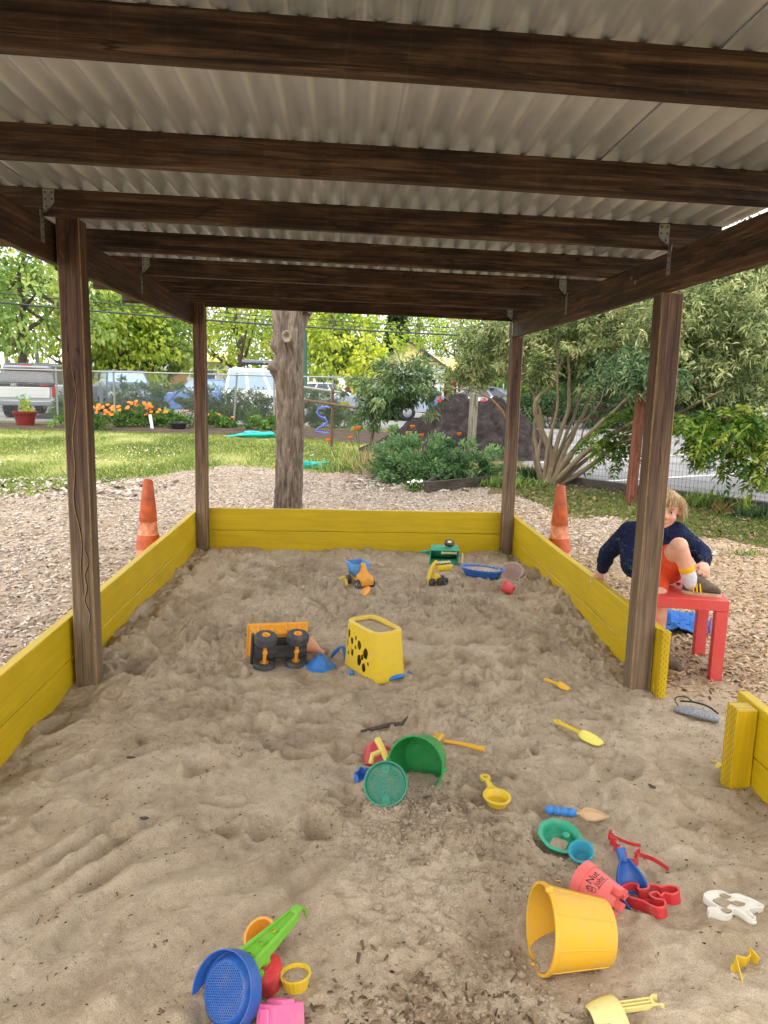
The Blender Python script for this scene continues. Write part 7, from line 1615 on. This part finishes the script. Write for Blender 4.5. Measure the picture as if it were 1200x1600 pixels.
def hand(m, wrist, d_, nrm, side, curl=.5, s=1.0, spread=.12):
    """palm, four unequal curled fingers and a thumb from the side of the palm; nrm points out of the back of the hand"""
    wrist = Vector(wrist); d_ = Vector(d_).normalized(); nrm = Vector(nrm); nrm = (nrm-d_*nrm.dot(d_)).normalized(); sd3 = d_.cross(nrm)*side
    pl = .052*s
    for k, o_ in enumerate((-.020, -.007, .006, .019)):
        capsule(m, wrist+sd3*o_*.6*s, wrist+d_*pl+sd3*o_*s, .0105*s, .0095*s, 10)
    for k, (o_, ln) in enumerate(((-.021, .036), (-.007, .044), (.007, .047), (.020, .042))):
        p_ = wrist+d_*pl*.98+sd3*o_*s; ang = .15; dirf = (d_+sd3*spread*(o_/.02)).normalized()
        for seg, fr in enumerate((.42, .32, .26)):
            ang += curl*(.9 if seg else .7); dv = dirf*math.cos(ang)-nrm*math.sin(ang); e = p_+dv*ln*fr*1.25*s; capsule(m, p_, e, (.0072-.0006*seg)*s, (.0068-.0008*seg)*s, 9); p_ = e
    p_ = wrist+d_*.014*s+sd3*.020*s; dv = (d_*.7+sd3*.65-nrm*.35*(.4+curl)).normalized(); e = p_+dv*.028*s; capsule(m, p_, e, .0095*s, .0085*s, 9)
    dv = (d_*.9+sd3*.15-nrm*.5*(.3+curl)).normalized(); capsule(m, e, e+dv*.026*s, .0082*s, .0068*s, 9)
M_skin = NT('skin'); _v = M_skin.coord(); _c = M_skin.ramp(M_skin.noise(_v, 18, 4), [(.3, sr(208, 150, 122)), (.7, sr(228, 176, 148))])
M_skin.b.inputs['Subsurface Weight'].default_value = .12; M_skin.b.inputs['Subsurface Radius'].default_value = (.01, .004, .002); M_skin = M_skin.fin(_c, .5)
q = NT('navy_jumper'); v = q.coord(); n_ = q.noise(v, 16, 2, .5, .6)
ln_ = q.ramp(n_, [(.480, BW[0]), (.490, BW[1]), (.500, BW[1]), (.510, BW[0])]); mk = q.ramp(q.noise(v, 9, 2), [(.50, BW[0]), (.56, BW[1])])
hue = q.ramp(q.noise(v, 6, 1), [(.4, sr(92, 128, 96)), (.6, sr(110, 130, 160))])
c = q.mix(q.math('MULTIPLY', q.math('MULTIPLY', ln_, mk), .75), q.ramp(q.noise(v, 40, 3), [(.3, sr(24, 30, 54)), (.7, sr(36, 44, 74))]), hue)
M_jump = q.fin(c, .95, q.bump(q.noise(v, 260, 3), .3, .003, q.bump(q.noise(q.coord((1, 1, 1.8)), 22, 3, .5, 1.5), .7, .03)), **{'Specular IOR Level': .15})
M_short = simple('orange_shorts', (212, 82, 48), .9, .12, 30, bump=.2, spec=.15); M_sockw = simple('sock_white', (206, 202, 204), .95, .12, 60, bump=.3); M_socky = simple('sock_yellow', (236, 172, 30), .95, .1, 60); M_shoe = simple('shoe_brown_grey', (96, 80, 66), .85, .45, 26, bump=.4); M_sole = simple('shoe_sole', (186, 160, 126), .8, .15, 30); M_shoey = simple('shoe_yellow', (226, 178, 26), .7, .1, 30)
hipA, hipB = Vector((1.600, 3.575, .452)), Vector((1.525, 3.60, .452))
kneeA = at(1061, 853, 3.395); ankA = at(1077, 902, 3.415); ankA.z = max(ankA.z, TZ+.062)
kneeB = at(1029, 943, 3.425); ankB = at(1024, 1008, 3.50); ankB.z = GZ+.075
chest = at(1018, 853, 3.655); neck = at(1032, 826, 3.625); headc = at(1040, 795, 3.595)
shA, shB = at(1056, 832, 3.60), at(984, 832, 3.68)
elA, haA = at(1097, 864, 3.60), at(1100, 880, 3.485); elB, haB = at(949, 864, 3.86), at(941, 890, 3.945)
boy = thing('person', 'blond child in a navy jumper and orange shorts sitting on the red table', 'person', (1.54, 3.58, TZ))
hf = Vector((-.36, -.92, -.10)).normalized(); hz_ = Vector((.05, .0, 1)); hz_ = (hz_-hf*hz_.dot(hf)).normalized(); hX = (-hf).cross(hz_)
hx3 = hz_.cross(hf)*-1; HMt = Matrix.Translation(headc) @ Matrix((hf.cross(hz_), -hf, hz_)).transposed().to_4x4()    # local -Y looks out of the face
HS = .98
def hl_(x, y, z): return HMt @ Vector((x*HS, y*HS, z*HS))
m = MB()
def hell(c_, r_): m.ell((0, 0, 0), r_, 18, 12, HMt @ Matrix.Scale(HS, 4) @ Matrix.Translation(c_))
hell((0, .012, .018), (.069, .082, .074)); hell((0, -.020, -.030), (.054, .056, .058)); hell((0, -.052, -.070), (.020, .020, .017)); hell((-.028, -.048, -.028), (.026, .026, .026)); hell((.028, -.048, -.028), (.026, .026, .026))
hell((0, -.062, .020), (.044, .016, .013)); hell((.071, .012, -.012), (.009, .019, .026)); hell((-.071, .012, -.012), (.009, .019, .026)); hell((0, -.066, -.052), (.017, .010, .006)); hell((0, -.063, -.059), (.015, .010, .006))
capsule(m, hl_(0, -.070, .006), hl_(0, -.084, -.022), .007, .010); hell((-.008, -.078, -.024), (.007, .008, .006)); hell((.008, -.078, -.024), (.007, .008, .006))
capsule(m, hl_(0, .014, -.045), neck, .036, .038); capsule(m, neck, chest, .05, .085); capsule(m, chest, (hipA+hipB)/2+Vector((0, 0, .02)), .085, .085, sq=(1, 1))
capsule(m, (shA+shB)/2, shA, .05, .040); capsule(m, (shA+shB)/2, shB, .05, .040)
capsule(m, shA, elA, .036, .030); capsule(m, elA, haA, .030, .020); capsule(m, shB, elB, .036, .030); capsule(m, elB, haB, .030, .020)
capsule(m, (hipA+hipB)/2, hipA, .085, .078); capsule(m, (hipA+hipB)/2, hipB, .085, .078)
capsule(m, hipA, kneeA, .062, .042); capsule(m, kneeA, kneeA*.55+ankA*.45, .040, .038); capsule(m, kneeA*.55+ankA*.45, ankA, .038, .027)
capsule(m, hipB, kneeB, .066, .047); capsule(m, kneeB, kneeB*.55+ankB*.45, .046, .042); capsule(m, kneeB*.55+ankB*.45, ankB, .042, .029)
m.ell(kneeA+Vector((0, -.010, .0)), (.036, .036, .038), 12, 8)
fA0 = Vector((1.668, 3.425, TZ+.035)); fA1 = Vector((1.748, 3.385, TZ+.028)); capsule(m, ankA, fA0, .030, .030); capsule(m, fA0, fA1, .030, .020)
fB0 = Vector((ankB.x, ankB.y, GZ+.04)); fB1 = Vector((ankB.x+.065, ankB.y-.10, GZ+.035)); capsule(m, ankB, fB0, .028, .030); capsule(m, fB0, fB1, .030, .020)
hand(m, haB+(haB-elB).normalized()*.012, Vector((-.55, -.25, -.55)), Vector((-.45, -.35, .80)), -1, .30, 1.0, .2)
hand(m, haA+(haA-elA).normalized()*.012, Vector((-.35, -.75, -.30)), Vector((.2, -.25, .9)), 1, 1.0, 1.02, .05)
body = flesh('body', m, M_skin, boy, .0052, 4)
m = MB(); capsule(m, neck+Vector((0, 0, -.004)), chest, .050, .102, sq=(1.12, .95)); capsule(m, chest, (hipA+hipB)/2+Vector((-.01, .02, .0)), .104, .106); capsule(m, (shA+shB)/2, shA, .066, .056); capsule(m, (shA+shB)/2, shB, .066, .056)
capsule(m, chest, shA, .075, .056); capsule(m, chest, shB, .075, .056)
wA = elA*.12+haA*.88; wB = elB*.10+haB*.90
capsule(m, shA, elA, .055, .045); capsule(m, elA, wA, .045, .032); capsule(m, shB, elB, .056, .046); capsule(m, elB, wB, .046, .033)
for a_, b_, r_ in ((elA, wA, .034), (elB, wB, .034)):                                   # cuffs and soft folds
    capsule(m, b_-(b_-a_).normalized()*.016, b_, r_, r_); mid = (a_+b_)/2; m.ell(mid, (.046, .044, .040), 12, 8)
for k in range(4): m.ell(shB*(1-.25*k)+elB*.25*k+Vector((random.uniform(-.006, .006), 0, -.004)), (.057-.003*k, .055-.003*k, .020), 12, 8)
capsule(m, shB, Vector((1.470, 3.635, .455)), .058, .078); capsule(m, chest, Vector((1.475, 3.63, .46)), .09, .082)
flesh('jumper', m, M_jump, boy, .0055, 4)
m = MB(); mid = (hipA+hipB)/2; capsule(m, mid, hipA, .088, .088); capsule(m, mid, hipB, .088, .086); capsule(m, hipA, hipA*.58+kneeA*.42, .086, .074); capsule(m, hipB, hipB*.45+kneeB*.55, .082, .068)
so_ = flesh('shorts', m, M_short, boy, .0055, 4)
for side_, an, kn in (('A', ankA, kneeA), ('B', ankB, kneeB)):
    up3 = (kn-an).normalized(); m = MB(); capsule(m, an-up3*.03, an+up3*.045, .036, .035); sk = flesh('sock', m, M_sockw, boy, .004, 3)
    m = MB(); capsule(m, an+up3*.044, an+up3*.056, .0365, .0365); s2 = flesh('sock_band', m, M_socky, sk, .004, 2); s2.matrix_parent_inverse = Matrix.Identity(4); s2.parent = sk; s2.matrix_parent_inverse = (boy.matrix_basis @ Matrix.Identity(4)).inverted() if False else sk.matrix_parent_inverse.inverted() @ Matrix.Identity(4)
    s2.matrix_parent_inverse = (boy.matrix_basis @ sk.matrix_parent_inverse).inverted()
def shoe(f0, f1, parent):
    d_ = (f1-f0); d_.z = 0; L_ = d_.length; d_.normalize(); y_ = Vector((0, 0, 1)).cross(d_); base_z = f0.z-.035
    Mx = Matrix.Translation((f0.x, f0.y, base_z)) @ Matrix((d_, y_, Vector((0, 0, 1)))).transposed().to_4x4()
    rings = []; x0, x1 = -.045, L_+.035
    for u in np.linspace(0, 1, 14):
        wv_ = .034*(math.sin(PI*(.10+.80*u))**.45)*(1+.10*math.sin(PI*u*1.6-.6)); ht = .070*(1-u)**.8*(.85+.3*math.sin(u*3))+.030*(1-u*.35); x = x0+(x1-x0)*u; tp = .012
        rings.append([(x, wv_*math.copysign(abs(math.cos(a_))**.7, math.cos(a_)), tp+ht*.5+ht*.5*math.copysign(abs(math.sin(a_))**.8, math.sin(a_))) for a_ in [2*PI*k/20 for k in range(20)]])
    o = MB(); o.loft(rings, M=Mx); s_ = o.build('shoe', M_shoe, parent, smooth=70); s_.matrix_parent_inverse = parent.matrix_basis.inverted()
    rs_ = []
    for z_, k in ((0.0, .97), (.006, 1.03), (.016, 1.04)): rs_.append([(x0-.004+(x1-x0+.008)*(.5-.5*math.cos(a_)), k*.038*math.copysign(abs(math.sin(a_))**.55, math.sin(a_)), z_+(.008 if False else 0)) for a_ in [2*PI*i/30 for i in range(30)]])
    o = MB(); o.loft(rs_, M=Mx); o = o.build('sole', M_sole, s_, smooth=50); o.matrix_parent_inverse = (parent.matrix_basis @ s_.matrix_parent_inverse).inverted()
    o = MB()
    for k in range(3): o.tube([Mx @ Vector((.006+.016*k, -.040, .018)), Mx @ Vector((.002+.016*k, -.041, .040)), Mx @ Vector((.000+.014*k, -.030, .066))], .004, 6)
    o = o.build('side_stripe', M_shoey, s_, smooth=60); o.matrix_parent_inverse = (parent.matrix_basis @ s_.matrix_parent_inverse).inverted()
    m2 = MB(); m2.tube([Mx @ Vector((.03, 0, .066)), Mx @ Vector((.025, -.008, .085)), haA+Vector((-.015, -.05, -.025))] if f0 is fA0 else [Mx @ Vector((.03, -.01, .066)), Mx @ Vector((.05, -.02, .06)), Mx @ Vector((.06, -.03, .045))], .0022, 5)
    o = m2.build('lace', M_trim, s_); o.matrix_parent_inverse = (parent.matrix_basis @ s_.matrix_parent_inverse).inverted()
shoe(fA0, fA1, boy); shoe(fB0, fB1, boy)
M_eyew = simple('eye_white', (226, 220, 214), .25, .03, 9); M_iris = simple('iris', (66, 70, 72), .2, .1, 60); M_lip = simple('lip', (196, 116, 104), .5, .08, 40); M_brow = simple('brow_hair', (150, 112, 72), .8, .1, 60)
def hpart(name, mm, mat):
    o = mm.build(name, mat, boy, smooth=60); o.matrix_parent_inverse = boy.matrix_basis.inverted(); return o
for s in (-1, 1):
    Hs = HMt @ Matrix.Scale(HS, 4)
    e = hpart('eye', MB().ell((s*.027, -.0645, .000), (.0105, .0085, .0062), 14, 9, Hs), M_eyew)
    o = MB().ell((s*.026, -.0712, -.0002), (.0050, .0028, .0052), 12, 7, Hs).build('iris', M_iris, e, smooth=60); o.matrix_parent_inverse = (boy.matrix_basis @ e.matrix_parent_inverse).inverted()
    hpart('eyelid', MB().tube([Hs @ Vector((s*.0155, -.069, .001)), Hs @ Vector((s*.021, -.0735, .0062)), Hs @ Vector((s*.030, -.0725, .0066)), Hs @ Vector((s*.038, -.065, .001))], .0016, 6), M_brow)
    hpart('eyebrow', MB().tube([Hs @ Vector((s*.014, -.0765, .017)), Hs @ Vector((s*.027, -.0755, .021)), Hs @ Vector((s*.041, -.066, .016))], [.0022, .0026, .0012], 6), M_brow)
hpart('lips', MB().tube([HMt @ Vector((-.017, -.069, -.056)), HMt @ Vector((-.007, -.0745, -.054)), HMt @ Vector((.007, -.0745, -.054)), HMt @ Vector((.017, -.069, -.056))], [.0016, .0034, .0034, .0016], 8), M_lip)
# blond tousled hair
M_hair = NT('blond_hair'); _c = M_hair.ramp(M_hair.attr(), [(0, sr(140, 106, 66)), (.5, sr(186, 152, 104)), (1, sr(222, 194, 146))]); M_hair = M_hair.fin(_c, .55)
gh = np.random.default_rng(600); V = []; Fh = []; Th = []; nh = 1500; sc = np.array([.0725, .0855, .0775]); c0 = np.array([0, .012, .018])
for k in range(nh):
    while True:
        u_ = unit(gh.normal(size=3)); 
        if u_[2] > -.45 and not (u_[1] < -.40 and u_[2] < .42) and not (abs(u_[0]) > .62 and u_[2] < .0 and u_[1] < .10): break
    p_ = c0+u_*sc; crown_ = np.array([.01, .35, 1.0]); fl_ = unit(u_-crown_*.9+np.array([.25, -.1 if u_[1] < .2 else .1, -.55])+.16*gh.normal(size=3)); ln_ = gh.uniform(.045, .085)*(1.0 if u_[1] > -.2 else .62); tn = np.clip(gh.normal(.5, .25), 0, 1)
    sdv_ = unit(np.cross(u_, fl_)); wd_ = gh.uniform(.0014, .0034); b0_ = len(V); dcur = fl_*.9+u_*.35
    for s_ in range(5):
        w_ = wd_*(1-.8*s_/4); V += [p_-sdv_*w_, p_+sdv_*w_, p_+u_*w_*.9]; Th += [tn, tn, min(1, tn+.15)]
        dcur = unit(dcur+.10*gh.normal(size=3)-u_*.05+np.array([.03, 0, -.20])); p_ = p_+dcur*ln_/4
        rel = (p_-c0)/sc; rr_ = np.linalg.norm(rel)
        if rr_ < 1.03: p_ = c0+rel/rr_*1.03*sc
    for s_ in range(4):
        for e_ in range(3): Fh.append((b0_+s_*3+e_, b0_+s_*3+(e_+1) % 3, b0_+(s_+1)*3+(e_+1) % 3, b0_+(s_+1)*3+e_))
V = np.array([HMt @ Vector(p_*HS) for p_ in V]); hr = np_obj('hair', V, np.array(Fh), M_hair, boy, smooth=True, vcol=Th); hr.matrix_parent_inverse = boy.matrix_basis.inverted()
m = MB(); nn = 0
for j in range(9):
    for i in range(24):
        pass
capv = MB().ell((0, .016, .022), (.0712, .0830, .0760), 26, 16); keepc = [f_ for f_ in capv.f if all((capv.v[i][2] > .012 or capv.v[i][1] > .03) and not (capv.v[i][1] < -.048 and capv.v[i][2] < .052) for i in f_)]
m = MB(); m.add([HMt @ (Vector(p_)*HS) for p_ in capv.v], keepc); o = hpart('scalp_hair', m, simple('blond_base', (150, 116, 74), .8, .2, 60))

# ================================================================== CHILDREN FAR BEHIND THE MOUND
def far_child(lab, px, Y, ht, shirt, pants, hair, yaw, hat=None):
    p_ = at(px, 640, Y); t = thing('person', lab, 'person', (p_.x, Y, GZ), yaw); s = ht/1.1; m = MB()
    sk = lambda x, y, z: Vector((x*s, y*s, z*s))
    m.ell(sk(0, 0, .99), (.078*s, .088*s, .10*s), 14, 10); m.ell(sk(0, -.085, .975), (.014*s, .016*s, .014*s), 8, 6); capsule(m, sk(0, .005, .93), sk(0, .005, .86), .04*s, .045*s); capsule(m, sk(0, 0, .80), sk(0, 0, .55), .10*s, .095*s, sq=(1.1, .8))
    for e in (-1, 1):
        capsule(m, sk(e*.09, 0, .80), sk(e*.15, 0, .82), .045*s, .042*s); capsule(m, sk(e*.145, 0, .81), sk(e*.185, .01, .64), .035*s, .030*s); capsule(m, sk(e*.185, .01, .64), sk(e*.17, -.06, .50), .028*s, .02*s)
        hand(m, sk(e*.17, -.06, .50), Vector((-.1*e, -.3, -.9)), Vector((e*.9, -.2, 0)), -e, .35, .95*s)
        capsule(m, sk(e*.055, 0, .55), sk(e*.07, -.02, .29), .07*s, .048*s); capsule(m, sk(e*.07, -.02, .29), sk(e*.07, 0, .05), .045*s, .030*s); capsule(m, sk(e*.07, 0, .035), sk(e*.075, -.10, .025), .032*s, .028*s)
    flesh('body', m, M_skin, None, .008, 3).parent = t
    m = MB(); capsule(m, sk(0, 0, .83), sk(0, 0, .54), .112*s, .112*s, sq=(1.1, .85))
    for e in (-1, 1): capsule(m, sk(e*.08, 0, .82), sk(e*.155, 0, .81), .055*s, .052*s); capsule(m, sk(e*.15, 0, .81), sk(e*.18, .01, .68), .048*s, .046*s)
    flesh('shirt', m, shirt, None, .010, 3).parent = t
    m = MB(); capsule(m, sk(0, 0, .54), sk(0, 0, .50), .108*s, .105*s)
    for e in (-1, 1): capsule(m, sk(e*.055, 0, .52), sk(e*.07, -.02, .30), .080*s, .062*s)
    flesh('shorts', m, pants, None, .010, 3).parent = t
    m = MB(); m.ell(sk(0, .014, 1.02), (.085*s, .092*s, .090*s), 16, 10); keep_ = [f_ for f_ in m.f if all(m.v[i][2] > .985*s or m.v[i][1] > .0 for i in f_)]; m.f = keep_; o = m.build('hair', hair, t, smooth=70)
    for e in (-1, 1): MB().ell(sk(e*.03, -.084, .99), (.010*s, .006*s, .008*s), 8, 6).build('eye', M_iris, t)
    if hat:
        MB().lathe([(.14*s, 1.045*s), (.10*s, 1.055*s), (.092*s, 1.10*s), (.07*s, 1.135*s), (.001, 1.145*s)], 22).build('hat', hat, t, smooth=60)
    return t
far_child('child in a blue T-shirt standing behind the right side of the soil mound', 796, 17.6, 1.02, simple('blue_tshirt', (32, 92, 190), .9, .1, 30), simple('green_shorts', (70, 112, 84), .9, .1, 30), simple('auburn_hair', (120, 80, 52), .8, .2, 40), R(160))
far_child('child in a white hat and pale clothes seen over the soil mound', 771, 18.6, 1.12, simple('pale_shirt', (196, 204, 212), .9, .1, 30), simple('dark_shorts', (60, 64, 76), .9, .1, 30), simple('dark_hair', (44, 38, 36), .8, .2, 40), R(30), simple('white_hat', (226, 230, 232), .9, .05, 30))
# striped play frame beyond the mound
p = at(728, 625, 20.5); t = thing('play_frame', 'red and white striped play frame just above the soil mound', 'play equipment', (p.x-.1, 20.5, GZ))
for k in range(9): MB().box((-.6+.15*k, 0, .58), (.07, .04, 1.05)).build('slat', (simple('slat_red', (190, 60, 60), .7, .1, 9), simple('slat_white', (214, 216, 206), .7, .1, 9))[k % 2], t, smooth=0)
MB().box((0, .04, 1.0), (1.4, .04, .06)).build('rail', bpy.data.materials['slat_red'], t, smooth=0)

# ================================================================== finish: loose chips, litter, then the sand surface itself
ground_chips()
sand_litter()
make_sand()
